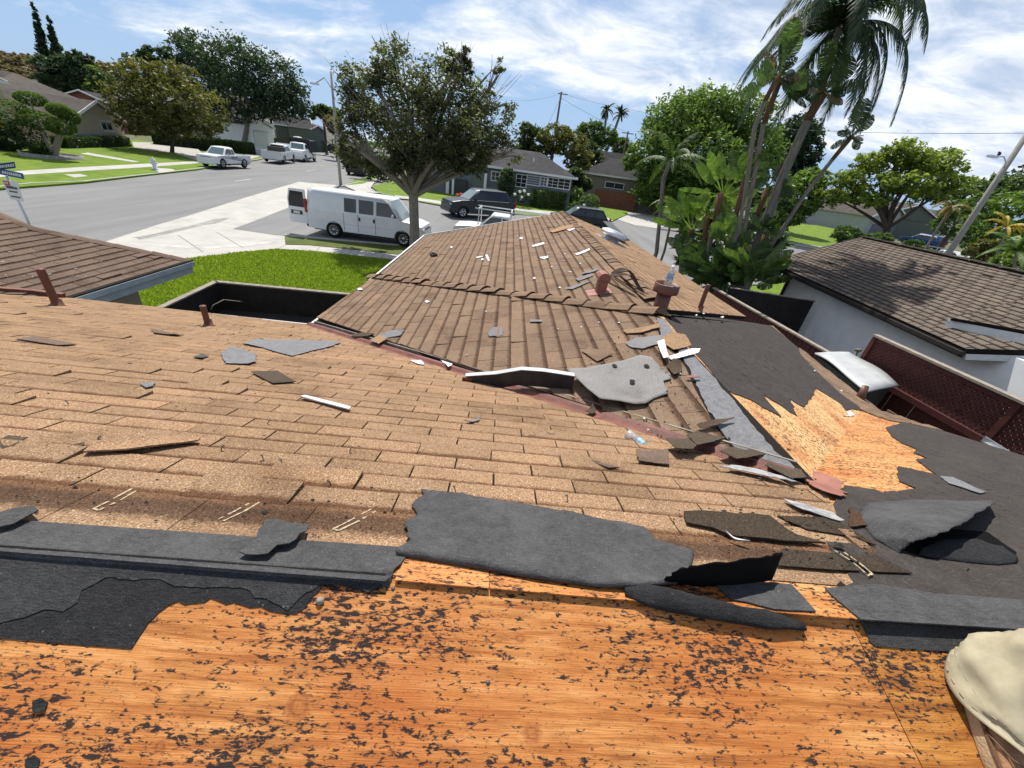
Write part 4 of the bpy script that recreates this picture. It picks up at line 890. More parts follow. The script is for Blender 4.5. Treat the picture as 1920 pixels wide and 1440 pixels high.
# slits and staple tears in the weathered felt, granules and crumbs on the shingles
def specks(name, label, pl, region, n, m, L, Wd, seed, h=.0085, ang=0.0, jit=.25, row=None, parent=None):
    r = random.Random(seed); P = pl.pxs(region); xs = [p[0] for p in P]; ys = [p[1] for p in P]; V = []; F = []
    k = 0
    while k < n:
        a, b = r.uniform(min(xs), max(xs)), r.uniform(min(ys), max(ys))
        if row: b = round(b/row)*row+r.gauss(0, .012)
        if not inside(P, a, b): continue
        k += 1; t = ang+r.gauss(0, jit); l = L*r.uniform(.4, 1.4)/2; w = Wd*r.uniform(.5, 1.3)/2; c, s = math.cos(t), math.sin(t); i = len(V)
        V += [pl.at(a+c*x-s*y, b+s*x+c*y, hh) for x, y, hh in ((-l, 0, h), (0, -w, h+.0006), (l, 0, h), (0, w, h+.0006))]; F.append((i, i+1, i+2, i+3))
    o = mesh_obj(name, V, F, m, parent); o['kind'] = 'stuff'
    if label: o['label'] = label
    return o
tear_m = mat('tear_black', (.010, .009, .008), .9, 0, .1)  # near-black fill for the slits
o = specks('felt_slits', None, P_WR, [(1290, 615), (1410, 612), (1440, 622), (1560, 700), (1600, 745), (1500, 740), (1420, 730), (1350, 700)], 230, tear_m, .055, .007, 5, ang=math.pi/2, jit=.12, row=.16, parent=house); keep(o)
o = specks('felt_slits', None, P_MAIN, [(1700, 930), (1780, 880), (1900, 910), (1910, 1000), (1800, 1120), (1720, 1060)], 30, tear_m, .03, .004, 6, ang=.3, jit=.6, parent=house); keep(o)
o = specks('plywood_slits', None, P_WR, [(1375, 745), (1420, 765), (1500, 790), (1570, 770), (1545, 870), (1500, 860), (1430, 830)], 60, tear_m, .035, .006, 7, h=.002, ang=math.pi/2, jit=.2, parent=house); keep(o)
crumb = m_plain('dark_crumbs', (.03, .026, .022), .95, .4, 50)
def crumbs(label, pl, region, n, m, s0, seed, h=.010):
    r = random.Random(seed); P = pl.pxs(region); xs = [p[0] for p in P]; ys = [p[1] for p in P]; V = []; F = []; k = 0
    while k < n:
        a, b = r.uniform(min(xs), max(xs)), r.uniform(min(ys), max(ys))
        if not inside(P, a, b): continue
        k += 1; s = s0*.5*r.lognormvariate(-.35, .5); t = r.uniform(0, 6.3); i = len(V)
        for q in range(5): u = t+q*1.257; e = s*r.uniform(.5, 1.3); V.append(pl.at(a+math.cos(u)*e*1.4, b+math.sin(u)*e*.8, h-.002+r.uniform(0, .3)*s))
        V.append(pl.at(a, b, h+s*.5)); F += [(i+q, i+(q+1) % 5, i+5) for q in range(5)]
    o = mesh_obj('debris', V, F, m); o['kind'] = 'stuff'; o['label'] = label; return o
crumbs('dark crumbs scattered over the sunlit shingles', P_MAIN, [(0, 640), (900, 760), (1400, 900), (1500, 1000), (1250, 1000), (760, 930), (0, 900)], 170, crumb, .007, 11)
crumbs('dark crumbs along the shingles next to the ridge felt', P_MAIN, [(0, 880), (760, 915), (760, 1025), (0, 978)], 130, crumb, .006, 12)
crumbs('dark crumbs piled at the torn tabs right of the big curled sheet', P_MAIN, [(1240, 960), (1480, 960), (1640, 1020), (1600, 1080), (1300, 1040)], 150, crumb, .010, 13, .02)
crumbs('crumbs scattered around the heap at the valley end', P_MAIN, [(1240, 840), (1400, 850), (1540, 900), (1500, 930), (1330, 890)], 120, crumb, .012, 14, .02)
crumbs('crumbs scattered around the short vent pipe', P_MAIN, [(405, 606), (500, 615), (520, 640), (440, 650), (400, 640)], 110, crumb, .012, 15)
crumbs('crumbs scattered over the near wing slope', P_WL, [(1090, 640), (1230, 610), (1330, 790), (1420, 870), (1250, 830), (1130, 770)], 220, crumb, .012, 16, .014)
crumbs('crumbs and white flecks on the far wing near the vent', P_FL, [(960, 450), (1110, 440), (1180, 540), (1040, 560), (960, 520)], 150, m_plain('pale_flecks', (.4, .39, .36), .9, .3, 20), .016, 17, .016)
crumbs('pale flecks scattered over the left wing roof', P_LW, [(0, 440), (120, 460), (220, 500), (150, 530), (0, 530)], 90, bpy.data.materials['pale_flecks'], .016, 18, .014)
# ================================================================== GROUND AND STREETS
GY = [(-80, 0), (14, 0), (22, .1), (32, .35), (45, .6), (70, .9), (120, 1.6), (300, 4.0), (1500, 9.0)]
def gz(y):
    for (a, za), (b, zb) in zip(GY, GY[1:]):
        if y <= b: return za+(zb-za)*max(0, (y-a))/(b-a) if y >= a else za
    return GY[-1][1]
BY = [g[0] for g in GY]
def G(px, py, h=0.0):
    """point of the ground (plus h) seen at a pixel of the photograph"""
    r = ray(px, py); t = 5.0
    for _ in range(60):
        z = gz(r.y*t)+h; t2 = (z-ZC)/r.z if r.z < -1e-3 else 200
        t = .5*t+.5*min(max(t2, 1), 900)
    p = CAM+r*t; return Vector((p.x, p.y, gz(p.y)+h))
def at_depth(px, py, y):
    r = ray(px, py); return CAM + r*(y/r.y)
def ground_sheet(name, pts, m, h=.004, kind='structure', th=None, label=None, world=False):
    P = [(p[0], p[1]) for p in pts] if world else [(q.x, q.y) for q in (G(p[0], p[1], h) for p in pts)]
    bm = poly_bm(P, None, BY)
    if th:
        r = bmesh.ops.extrude_face_region(bm, geom=bm.faces[:]); nv = {e for e in r['geom'] if isinstance(e, bmesh.types.BMVert)}
    for v in bm.verts: v.co.z = gz(v.co.y)+h+((0 if v in nv else -th) if th else 0)
    bmesh.ops.recalc_face_normals(bm, faces=bm.faces)
    if not th and sum(f.normal.z for f in bm.faces) < 0: bmesh.ops.reverse_faces(bm, faces=bm.faces)
    o = bm_obj(name, bm, m); o['kind'] = kind
    if label: o['label'] = label
    return o
def m_asphalt(name, c=(.18, .178, .176)):
    m = mat(name, c, .88, 0, .3); t = NT(m); p = t.pos()
    g = t.noise(p, 60, 3, .7); big = t.noise(t.mapping(p, (.5, .12, 1), (0, 0, R(-12))), 1.2, 5, .6); st = t.noise(t.mapping(p, (1.6, .05, 1), (0, 0, R(-12))), 1.0, 4, .6)
    k = t.math('ADD', t.math('MULTIPLY', g, .3), t.math('ADD', t.math('MULTIPLY', big, .35), t.math('MULTIPLY', st, .35)))
    c1 = t.ramp(k, [(.3, tuple(x*.68 for x in c)), (.5, c), (.7, tuple(x*1.28 for x in c))])
    cr = t.vor(t.mapping(p, (.35, .35, .35)), 1.0, 'Distance', 'DISTANCE_TO_EDGE'); wob = t.noise(p, 1.5, 4)
    c1 = t.mix(t.math('MULTIPLY', t.math('LESS_THAN', t.math('ADD', cr, t.math('MULTIPLY', wob, .02)), .012), .12), c1, (.06, .06, .06))
    t.col(c1); t.bump(g, .3, .01); return m
def m_concrete(name, c=(.40, .385, .35)):
    m = mat(name, c, .85, 0, .3); t = NT(m); p = t.pos()
    k = t.math('ADD', t.math('MULTIPLY', t.noise(p, 1.1, 6, .65), .65), t.math('MULTIPLY', t.noise(p, 40, 3, .6), .35))
    t.col(t.ramp(k, [(.3, tuple(x*.72 for x in c)), (.5, c), (.7, tuple(min(1, x*1.15) for x in c))])); return m
def m_grass(name, a=(.06, .105, .008), b=(.12, .19, .014), c=(.19, .25, .03)):
    m = mat(name, b, .9, 0, .2); t = NT(m); p = t.pos()
    k = t.math('ADD', t.math('MULTIPLY', t.noise(p, 1.2, 5, .65), .55), t.math('MULTIPLY', t.noise(p, 28, 4, .7), .45))
    t.col(t.ramp(k, [(.33, a), (.5, b), (.68, c)])); t.bump(t.noise(p, 45, 4, .7), .6, .05); return m
M['asphalt'] = m_asphalt('street_asphalt'); M['concrete'] = m_concrete('pale_concrete'); M['grass'] = m_grass('lawn_grass')
M['conc_old'] = m_concrete('older_concrete', (.36, .34, .30))
M['grass_dry'] = m_grass('parkway_grass', (.05, .075, .015), (.09, .115, .025), (.15, .16, .05))
M['earth'] = m_plain('garden_earth', (.085, .065, .045), .95, .35, 1.2, 0, .3, 20)
gv = []; gf = []; XB = [-900, -200, -60, -20, 0, 30, 80, 250, 900]
for y in BY:
    for x in XB: gv.append((x, y, gz(y)-.05))
nx = len(XB)
for j in range(len(BY)-1):
    for i in range(nx-1): gf.append((j*nx+i, j*nx+i+1, (j+1)*nx+i+1, (j+1)*nx+i))
o = mesh_obj('ground', gv, gf, m_plain('dry_ground', (.10, .105, .045), .95, .4, .3)); o['kind'] = 'structure'
SD = Vector((-.208, .978, 0)); SN = Vector((.978, .208, 0))      # the main street's direction and its right-hand normal
kl = G(0, 352); kl2 = G(300, 328)
ground_sheet('street', [(-34, 8), (90, 8), (90, 46), (-16, 60), (-60, 260), (-75, 260), (-37, 70), (-29, 40)], M['asphalt'], .0, world=True)
# flush concrete: gutter across the side street's mouth, corner apron and sidewalk
ground_sheet('gutter_apron', [(120, 478), (185, 457), (300, 420), (430, 380), (560, 341), (632, 347), (610, 360), (585, 372), (437, 429), (535, 443), (520, 467), (450, 473), (345, 487), (200, 540), (60, 560)], M['concrete'], .006)
ground_sheet('sidewalk', [(533, 443), (535, 459), (580, 460), (660, 468), (765, 480), (900, 497), (1100, 520), (1100, 540), (900, 508), (757, 489), (660, 478), (580, 470), (520, 467)], M['concrete'], .009)
ground_sheet('parkway', [(534, 443), (640, 452), (770, 463), (900, 478), (1100, 505), (1100, 519), (900, 496), (765, 479), (660, 467), (580, 459), (536, 458)], M['grass_dry'], .03)
ground_sheet('lawn', [(180, 520), (345, 486), (450, 473), (520, 467), (580, 470.5), (660, 478.5), (757, 489.5), (900, 509), (1000, 520), (760, 580), (657, 572), (405, 548), (296, 600), (140, 620), (100, 560)], M['grass'], .012)
kn = [G(x, y) for x, y in ((534, 442), (640, 451), (770, 462), (900, 477), (1100, 504))]
def kerb(pts, label=None, w=.15, h=.12):
    mb = MB()
    for a, b in zip(pts, pts[1:]):
        n = max(1, int((b-a).length/3))
        for i in range(n):
            p = a.lerp(b, i/n); q = a.lerp(b, (i+1)/n); mb.bar((p.x, p.y, gz(p.y)+h/2-.02), (q.x, q.y, gz(q.y)+h/2-.02), w, h+.04)
    o = mb.build('kerb', M['concrete']); o['kind'] = 'structure'; return o
kerb(kn, h=.05)
# joints in the apron and sidewalk
jm = mat('joint_dark', (.16, .15, .13), .9)
mb = MB()
for a, b in (((334, 441), (380, 472)), ((406, 435), (455, 464)), ((437, 429), (520, 441)), ((250, 446), (330, 432)), ((600, 463), (590, 474)), ((660, 468), (652, 478)), ((722, 475), (714, 485)), ((520, 467), (536, 459))):
    p, q = G(*a, .012), G(*b, .012); mb.bar(p, q, .025, .002)
o = mb.build('pavement_joint', jm); o['kind'] = 'structure'
wet = m_plain('damp_gutter_stain', (.235, .225, .205), .8, .35, 3)
ground_sheet('gutter_stain', [(255, 446), (320, 431), (380, 417), (400, 411), (432, 408), (405, 419), (380, 422), (320, 437), (262, 449)], wet, .010)
ground_sheet('gutter_stain', [(218, 455), (300, 459), (380, 463), (470, 456), (545, 449), (470, 461), (380, 467), (300, 462)], m_plain('damp_concrete', (.42, .405, .37), .8, .25, 2), .010)
# --- across the main street: kerb, parkway, sidewalk, lawn
ground_sheet('lawn', [(-260, 372), (-200, 320), (0, 275), (130, 268), (260, 262), (380, 284), (470, 277), (600, 262), (618, 268), (480, 300), (372, 317), (160, 341), (0, 353)], M['grass'], .10, th=.15)
kerb([G(x, y) for x, y in ((-260, 375), (0, 354), (60, 347), (160, 343), (300, 327), (372, 318), (480, 301), (618, 270))])
ground_sheet('sidewalk', [(-260, 352), (0, 332), (40, 328), (280, 313), (372, 306), (480, 291), (478, 288), (372, 302), (250, 308), (40, 320), (0, 324), (-260, 340)], M['concrete'], .108)
ground_sheet('path', [(150, 288), (250, 304), (262, 303), (165, 286)], M['concrete'], .112)
ground_sheet('path', [(285, 314), (324, 317), (330, 321), (300, 324)], M['concrete'], .112)
ground_sheet('path', [(120, 327), (150, 326), (166, 330), (140, 333)], M['concrete'], .112)
ground_sheet('driveway', [(248, 266), (300, 268), (372, 280), (392, 300), (372, 302), (330, 288), (252, 278)], M['conc_old'], .115)
ground_sheet('driveway', [(440, 270), (490, 268), (500, 290), (470, 298)], M['conc_old'], .115)
# --- corner lot beyond the side street
ground_sheet('lawn', [(696, 350), (735, 338), (860, 345), (1050, 366), (1180, 385), (1175, 402), (1140, 418), (1105, 412), (1010, 404), (920, 396), (840, 387), (780, 376), (715, 363)], M['grass'], .10, th=.15)
kerb([G(x, y) for x, y in ((640, 351), (672, 343), (705, 337))]); kerb([G(x, y) for x, y in ((690, 352), (697, 359), (720, 366), (780, 378), (840, 389), (920, 397), (1010, 405), (1110, 415), (1150, 421))])
ground_sheet('sidewalk', [(645, 348), (700, 330), (722, 333), (700, 344), (694, 354), (712, 362), (672, 360)], M['concrete'], .09)
ground_sheet('parkway', [(648, 347), (665, 338), (700, 328), (716, 331), (680, 344)], M['grass'], .105)
ground_sheet('sidewalk', [(740, 366), (780, 370), (840, 379), (920, 386), (1050, 398), (1140, 408), (1150, 414), (1050, 403), (920, 391), (840, 384), (780, 375), (742, 371)], M['concrete'], .106)
ground_sheet('driveway', [(1122, 388), (1180, 392), (1290, 396), (1310, 412), (1230, 428), (1190, 422), (1160, 412)], M['concrete'], .02)
# --- right side of the side street's far edge
ground_sheet('lawn', [(1235, 412), (1300, 405), (1440, 418), (1600, 425), (1660, 462), (1560, 470), (1480, 461), (1330, 441)], M['grass'], .10, th=.15)
ground_sheet('sidewalk', [(1290, 424), (1400, 440), (1500, 457), (1600, 470), (1604, 474), (1500, 462), (1390, 445), (1285, 429)], M['concrete'], .106)
kerb([G(x, y) for x, y in ((1232, 430), (1330, 442), (1480, 463), (1600, 480))])
ground_sheet('lawn', [(1380, 540), (1500, 520), (1560, 520), (1620, 600), (1480, 600)], M['grass'], .012)
ground_sheet('driveway', [(1640, 470), (1900, 470), (1960, 520), (1760, 500)], M['concrete'], .012)
# far street markings: faint centre line, right-hand kerb
mb = MB(); p, q = G(440, 340, .01), G(592, 318, .01); mb.bar(p, q, .11, .002); o = mb.build('road_marking', m_plain('worn_white_paint', (.42, .41, .38), .8, .3, 5)); o['kind'] = 'structure'
# courtyard paving beside our house
WLQ = [CAM+ray(x, y)*(-3.72/ray(x, y).z) for x, y in ((290, 582), (405, 528), (657, 552), (760, 561))]
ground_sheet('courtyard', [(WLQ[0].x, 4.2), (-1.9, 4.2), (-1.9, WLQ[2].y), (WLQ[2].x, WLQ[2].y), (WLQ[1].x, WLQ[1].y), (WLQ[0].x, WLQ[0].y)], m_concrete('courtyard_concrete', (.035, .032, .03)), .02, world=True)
# grass blades on the lawn nearest the house
def tufts(name, poly_px, n, m, hgt, seed):
    P = [(q.x, q.y) for q in (G(*p) for p in poly_px)]; r = np.random.default_rng(seed); xs = [p[0] for p in P]; ys = [p[1] for p in P]
    pts = []
    while len(pts) < n:
        x = r.uniform(min(xs), max(xs)); y = r.uniform(min(ys), max(ys))
        if inside(P, x, y): pts.append((x, y))
    pts = np.array(pts); a = r.uniform(0, 6.28, n); w = r.uniform(.012, .03, n); h = r.uniform(.5, 1.2, n)*hgt; l = r.uniform(-.04, .04, (n, 2))
    z = np.array([gz(y) for y in pts[:, 1]])+.012
    dx = np.cos(a)*w; dy = np.sin(a)*w
    v = np.empty((n, 3, 3)); v[:, 0] = np.stack([pts[:, 0]-dx, pts[:, 1]-dy, z], 1); v[:, 1] = np.stack([pts[:, 0]+dx, pts[:, 1]+dy, z], 1); v[:, 2] = np.stack([pts[:, 0]+l[:, 0], pts[:, 1]+l[:, 1], z+h], 1)
    o = np_mesh(name, v.reshape(-1, 3), 3, m, np.repeat(r.uniform(0, 1, n), 3)); o['kind'] = 'stuff'; return o
def np_mesh(name, v, k, m, rnd=None, parent=None, smooth=False):
    """many loose k-gons from one vertex array"""
    n = len(v)//k; me = bpy.data.meshes.new(name); me.vertices.add(len(v)); me.vertices.foreach_set('co', v.astype(np.float32).ravel())
    me.loops.add(len(v)); me.loops.foreach_set('vertex_index', np.arange(len(v), dtype=np.int32))
    me.polygons.add(n); me.polygons.foreach_set('loop_start', np.arange(0, len(v), k, dtype=np.int32)); me.polygons.foreach_set('loop_total', np.full(n, k, dtype=np.int32))
    if rnd is not None: me.attributes.new('tint', 'FLOAT', 'POINT').data.foreach_set('value', rnd.astype(np.float32))
    me.materials.append(m); me.update(calc_edges=True); return link(bpy.data.objects.new(name, me), parent)
def m_leaf(name, dark, mid, light, trans=.35, rough_=.55):
    m = mat(name, mid, rough_, 0, .35); t = NT(m)
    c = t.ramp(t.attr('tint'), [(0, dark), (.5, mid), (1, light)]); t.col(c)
    tr = t.node('ShaderNodeBsdfTranslucent'); t.L.new(t.mix(1.0, c, (1.25, 1.35, .7), 'MULTIPLY'), tr.inputs[0]); mx = t.node('ShaderNodeMixShader'); mx.inputs[0].default_value = trans
    out = [n for n in t.N if n.type == 'OUTPUT_MATERIAL'][0]; t.L.new(t.b.outputs[0], mx.inputs[1]); t.L.new(tr.outputs[0], mx.inputs[2]); t.L.new(mx.outputs[0], out.inputs[0]); return m
M['blade'] = m_leaf('grass_blades', (.11, .175, .010), (.22, .31, .020), (.36, .42, .05), .4)
tufts('grass', [(345, 486), (450, 473.5), (520, 467.5), (580, 471), (660, 479), (757, 490), (757, 556), (657, 551), (405, 527), (296, 577), (200, 580), (180, 530)], 46000, M['blade'], .055, 3)

# ================================================================== WALLS, FENCES, NEIGHBOUR
# dark courtyard wall with a pale cap
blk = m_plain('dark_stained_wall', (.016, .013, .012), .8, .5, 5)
wt = thing('courtyard_wall', 'low black courtyard wall with a pale cap beside the lawn', 'wall', (-6, 9, 0))
cw = [Vector((-9.2, 7.55, 0)), Vector((-7.75, 10.75, 0)), Vector((-2.0, 10.95, 0))]
wl_pts = [CAM+ray(x, y)*(-3.72/ray(x, y).z) for x, y in ((290, 582), (405, 528), (657, 552), (760, 561))]
for q in wl_pts: q.z = 0
tz = ZC-3.74
mb = MB()
for a, b in zip(wl_pts, wl_pts[1:]): mb.bar((a.x, a.y, tz/2), (b.x, b.y, tz/2), .10, tz)
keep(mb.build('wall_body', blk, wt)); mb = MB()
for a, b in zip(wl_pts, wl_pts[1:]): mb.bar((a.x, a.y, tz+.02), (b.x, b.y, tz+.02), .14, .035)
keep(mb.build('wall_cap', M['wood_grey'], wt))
mb = MB(); hp = [at_depth(395, 580, 9.5), at_depth(400, 572, 9.6), at_depth(420, 562, 9.8), at_depth(455, 566, 10.2)]; mb.tube(hp, .012, 6); tag(mb.build('hose', M['wood_grey']), 'thin bent hose hanging inside the black courtyard wall', 'hose')

M['red_fence'] = m_plain('dark_red_stain', (.075, .017, .014), .75, .3, 10, 0, .2, 60)
M['cap_grey'] = m_plain('weathered_cap_board', (.27, .225, .185), .85, .25, 8)
fx = lambda y: 7.55+(13-y)*.055
fence = thing('board_fence', 'dark red board fence with a weathered cap between the two houses', 'fence', (7.8, 10, 0))
FT = ZC-2.94
proto = None
ny = int((13.4-7.35)/.15)
for i in range(ny):
    y = 7.35+i*.15+.075
    if proto is None:
        proto = mesh_obj('fence_board', *(lambda b: (b.v, b.f))(MB().box((0, 0, FT/2), (.02, .142, FT))), M['red_fence'], fence)
        o = proto
    else: o = proto.copy(); link(o, fence)
    o.location = (fx(y)-7.8+rng.uniform(-.004, .004), y-10, rng.uniform(-.01, .006))
mb = MB(); mb.bar((fx(7.3), 7.3, FT+.02), (fx(13.45), 13.45, FT+.02), .13, .04); keep(mb.build('cap_board', M['cap_grey'], fence))
mb = MB(); mb.bar((fx(7.3)+.04, 7.3, FT*.75), (fx(13.45)+.04, 13.45, FT*.75), .05, .09); keep(mb.build('rail', M['red_fence'], fence))
for y in (13.4, 10.6, 7.7): mb = MB(); mb.box((fx(y)+.06, y, FT/2), (.09, .09, FT)); keep(mb.build('post', M['red_fence'], fence))
# lattice-topped fence nearer to us
latt = thing('lattice_fence', 'tall dark red fence with lattice panels along its top', 'fence', (8.1, 5, 0))
LT, LB = ZC-2.18, ZC-2.92
proto = None; ya, yb = -1.0, 7.45
for i in range(int((yb-ya)/.15)):
    y = ya+i*.15+.075
    if proto is None: o = proto = mesh_obj('fence_board', *(lambda b: (b.v, b.f))(MB().box((0, 0, LB/2), (.02, .142, LB))), M['red_fence'], latt)
    else: o = proto.copy(); link(o, latt)
    o.location = (fx(y)-8.1+rng.uniform(-.004, .004), y-5, 0)
mb = MB(); mb.bar((fx(ya), ya, LT+.02), (fx(yb), yb, LT+.02), .14, .04); keep(mb.build('cap_board', M['cap_grey'], latt))
mb = MB(); mb.bar((fx(ya), ya, LT-.05), (fx(yb), yb, LT-.05), .05, .09); keep(mb.build('rail', M['red_fence'], latt))
mb = MB(); mb.bar((fx(ya)-.02, ya, LB), (fx(yb)-.02, yb, LB), .07, .11); keep(mb.build('rail', M['red_fence'], latt))
for y in (7.4, 4.9, 2.4, -.1): mb = MB(); mb.box((fx(y), y, LT/2), (.09, .09, LT)); keep(mb.build('post', M['red_fence'], latt))
hgt = LT-.09-LB-.05; sp = .098; z0 = LB+.05
for dr in (1, -1):
    y = ya-hgt if dr == 1 else ya
    while y < yb:
        a = [y, z0]; b = [y+dr*0+hgt, z0+hgt] if dr == 1 else [y+hgt, z0]
        if dr == -1: a = [y, z0+hgt]; b = [y+hgt, z0]
        # clip to the panel's ends
        t0 = max(0, (ya-a[0])/hgt); t1 = min(1, (yb-a[0])/hgt)
        if t1 > t0+.05:
            pa = (a[0]+(b[0]-a[0])*t0, a[1]+(b[1]-a[1])*t0); pb = (a[0]+(b[0]-a[0])*t1, a[1]+(b[1]-a[1])*t1)
            mb = MB(); xo = .006*dr; mb.bar((fx(pa[0])+xo, pa[0], pa[1]), (fx(pb[0])+xo, pb[0], pb[1]), .060, .009, up=(1, 0, 0)); mb.v = mb.v
            keep(mb.build('lattice_slat', M['red_fence'], latt))
        y += sp
# dark gate panel and its post
gate = thing('side_gate', 'black gate panel closing the gap beside the white house', 'gate', (9, 12.6, 0))
GT = ZC-2.72
for i in range(14):
    mb = MB(); mb.box((7.72+i*.19+.09, 12.82-.03*i, GT/2), (.188, .03, GT), rz=math.atan2(-.03, .19)); keep(mb.build('gate_board', blk, gate))
mb = MB(); mb.bar((7.7, 12.82, GT+.015), (10.4, 12.4, GT+.015), .07, .03); keep(mb.build('cap_board', M['cap_grey'], gate))

# neighbour house
nA = Vector((10.56, 15.81, ZC-2.14)); nB = Vector((9.52, 7.14, ZC-2.14)); nd = (nB-nA).normalized(); nside = Vector((-nd.y, nd.x, 0))
if nside.x < 0: nside = -nside
nR = Vector((14.06, 16.06, ZC-.84)); run = (nR-nA).dot(nside); nslope = (1.30)/run
P_NB = Plane(nA, nd, (nside+Vector((0, 0, nslope))))
nb = thing('stucco_house', 'white stucco house with a brown shingle roof beyond the red fence', 'house', (12, 10, 0))
LEN = (nB-nA).length; SL = (nR-nA).dot(P_NB.d)
ra = (nR-nA).dot(P_NB.u)
poly = [(0, 0), (LEN, 0), (LEN+.55, 1.05), (LEN+3.5, 1.15), (LEN+3.5, SL), (ra, SL)]
o = sheet('roof_deck', P_NB, poly, M['under'], nb, -.10, .10)
TABS.clear(); KEYMAT['nb'] = 'sh_nb'; KEYMAT['nb_up'] = 'sh_nb'
courses('nb', P_NB, poly, -.03, SL, .165, L=.30, joint=.012, wav=.004, lift=-.012, base_h=.02)
P_NU = Plane(P_NB.at(0, 0, .22), P_NB.u, P_NB.d)
pu = [P_NU.px(1783, 597), P_NU.px(1850, 608), P_NU.px(1925, 622), P_NU.px(2100, 660), (LEN+4.5, SL+.2), P_NU.px(1925, 560)]
sheet('upper_roof_deck', P_NU, pu, M['under'], nb, -.05, .05)
courses('nb_up', P_NU, pu, -.03, SL+.4, .165, L=.30, joint=.012, wav=.004, lift=-.012, base_h=.02)
def make_tabs_for(owner, limit=300):
    T = sorted(range(len(TABS)), key=lambda i: -TABS[i][0]); own = set(T[:limit]); slopes = {}; share = {}
    for i, t in enumerate(TABS):
        sc, key, pg, yy, hh, full, tint, pl, mi, rr = t
        if key not in slopes:
            e = thing('shingle_slope', None, None); e.parent = owner; e.location = pl.at(0, 0)-owner.location; slopes[key] = (e, [[], [], [], []])
        e, acc = slopes[key]; m = M[KEYMAT[key]]; fl = pl.u.cross(pl.d).dot(pl.n) < 0
        if i in own:
            cx = sum(p[0] for p in pg)/len(pg); y0, y1 = yy; lp = [(p[0]-cx, p[1]-y0) for p in pg]; k = (int(tint*8), int(rr*3)) if full else None
            me = share.get(k) if k else None
            if me is None:
                v, f, vv = tab_geo(lp, (0, y1-y0), hh, rr-.5)
                if fl: f = [q[::-1] for q in f]
                me = bpy.data.meshes.new('shingle'); me.from_pydata(v, [], f); me.materials.append(m)
                me.attributes.new('vv', 'FLOAT', 'POINT').data.foreach_set('value', vv); me.attributes.new('tint', 'FLOAT', 'POINT').data.foreach_set('value', [tint]*len(v))
                if k: share[k] = me
            o = bpy.data.objects.new('shingle', me); link(o, e); p = pl.at(cx, y0); u, d, n = pl.u, pl.d, pl.n
            o.matrix_parent_inverse = Matrix.Translation(pl.at(0, 0)).inverted(); o.matrix_basis = Matrix(((u.x, d.x, n.x, p.x), (u.y, d.y, n.y, p.y), (u.z, d.z, n.z, p.z), (0, 0, 0, 1)))
        else:
            v, f, vv = tab_geo(pg, yy, hh, rr-.5)
            if fl: f = [q[::-1] for q in f]
            b = len(acc[0]); acc[0] += [pl.at(*q) for q in v]; acc[1] += [tuple(x+b for x in q) for q in f]; acc[2] += vv; acc[3] += [tint]*len(v)
    for key, (e, acc) in slopes.items():
        if acc[0]:
            o = mesh_obj('shingle_field', acc[0], acc[1], M[KEYMAT[key]], e, attrs={'vv': ('POINT', acc[2]), 'tint': ('POINT', acc[3])}); o['kind'] = 'stuff'; o.matrix_parent_inverse = Matrix.Translation(e.location+owner.location).inverted()
make_tabs_for(nb)
# walls, fascia
inn = nside*.55
wa = nA+nd*.9+inn; wb = nA+nd*(LEN+6)+inn
mb = MB(); hz = ZC-2.05
for (p, q) in ((wa, wb),):
    mb.prism([(p.x, p.y, 0), (q.x, q.y, 0), (q.x, q.y, hz), (p.x, p.y, hz)], (0, 0, 0), nside*.2)
mb.prism([(wa.x, wa.y, 0), (wa.x, wa.y, hz), (wa.x+nside.x*7.5, wa.y+nside.y*7.5, hz), (wa.x+nside.x*7.5, wa.y+nside.y*7.5, 0)], nd*.01, nd*.2)
keep(mb.build('wall', M['stucco_white'], nb))
bf = m_plain('dark_brown_fascia', (.022, .017, .015), .6, .3, 9)
mb = MB(); mb.bar(P_NB.at(-.02, -.01, -.10), P_NB.at(LEN+.01, -.01, -.10), .03, .16); keep(mb.build('fascia', bf, nb))
mb = MB(); mb.bar(P_NB.at(-.02, -.06, -.075), P_NB.at(LEN+.01, -.06, -.075), .09, .08); keep(mb.build('gutter', bf, nb))
mb = MB(); mb.bar(P_NB.at(-.03, 0, -.06), P_NB.at(ra-.03, SL, -.06), .03, .16); keep(mb.build('rake_board', bf, nb))
mb = MB(); mb.bar((wa.x-.02, wa.y-.05, 0), (wa.x-.02, wa.y-.05, hz-.05), .10, .10, up=(0, 1, 0)); keep(mb.build('corner_trim', bf, nb))
mb = MB(); mb.bar(P_NB.at(LEN+.02, .02, -.16), P_NB.at(LEN+.57, 1.04, -.16), .03, .12); keep(mb.build('fascia', M['white_paint'], nb))
mb = MB(); e0, e1, e2 = P_NU.at(*pu[0]), P_NU.at(*pu[2]), P_NU.at(*pu[3])
mb.bar(e0+Vector((.08, .08, -.17)), e1+Vector((0, 0, -.17)), .05, .22); mb.bar(e1+Vector((0, 0, -.17)), e2+Vector((0, 0, -.17)), .05, .22); keep(mb.build('upper_fascia', M['white_paint'], nb))
mb = MB(); c0 = P_NB.at(LEN+.62, 1.0, -.2); mb.box((c0.x+.6, c0.y-.5, (hz+.15)/2), (1.2, 1.0, hz+.15)); 
keep(mb.build('porch_wall', M['stucco_white'], nb))
mb = MB()
for i in range(24):
    p = P_NB.at(ra+(LEN+3.5-ra)*i/24, SL, .03); q = P_NB.at(ra+(LEN+3.5-ra)*(i+1.15)/24, SL, .055); mb.bar(p, q, .26, .02)
o = mb.build('ridge_cap', M['sh_nb'], nb); keep(o); vvattr(o, .6, .9)
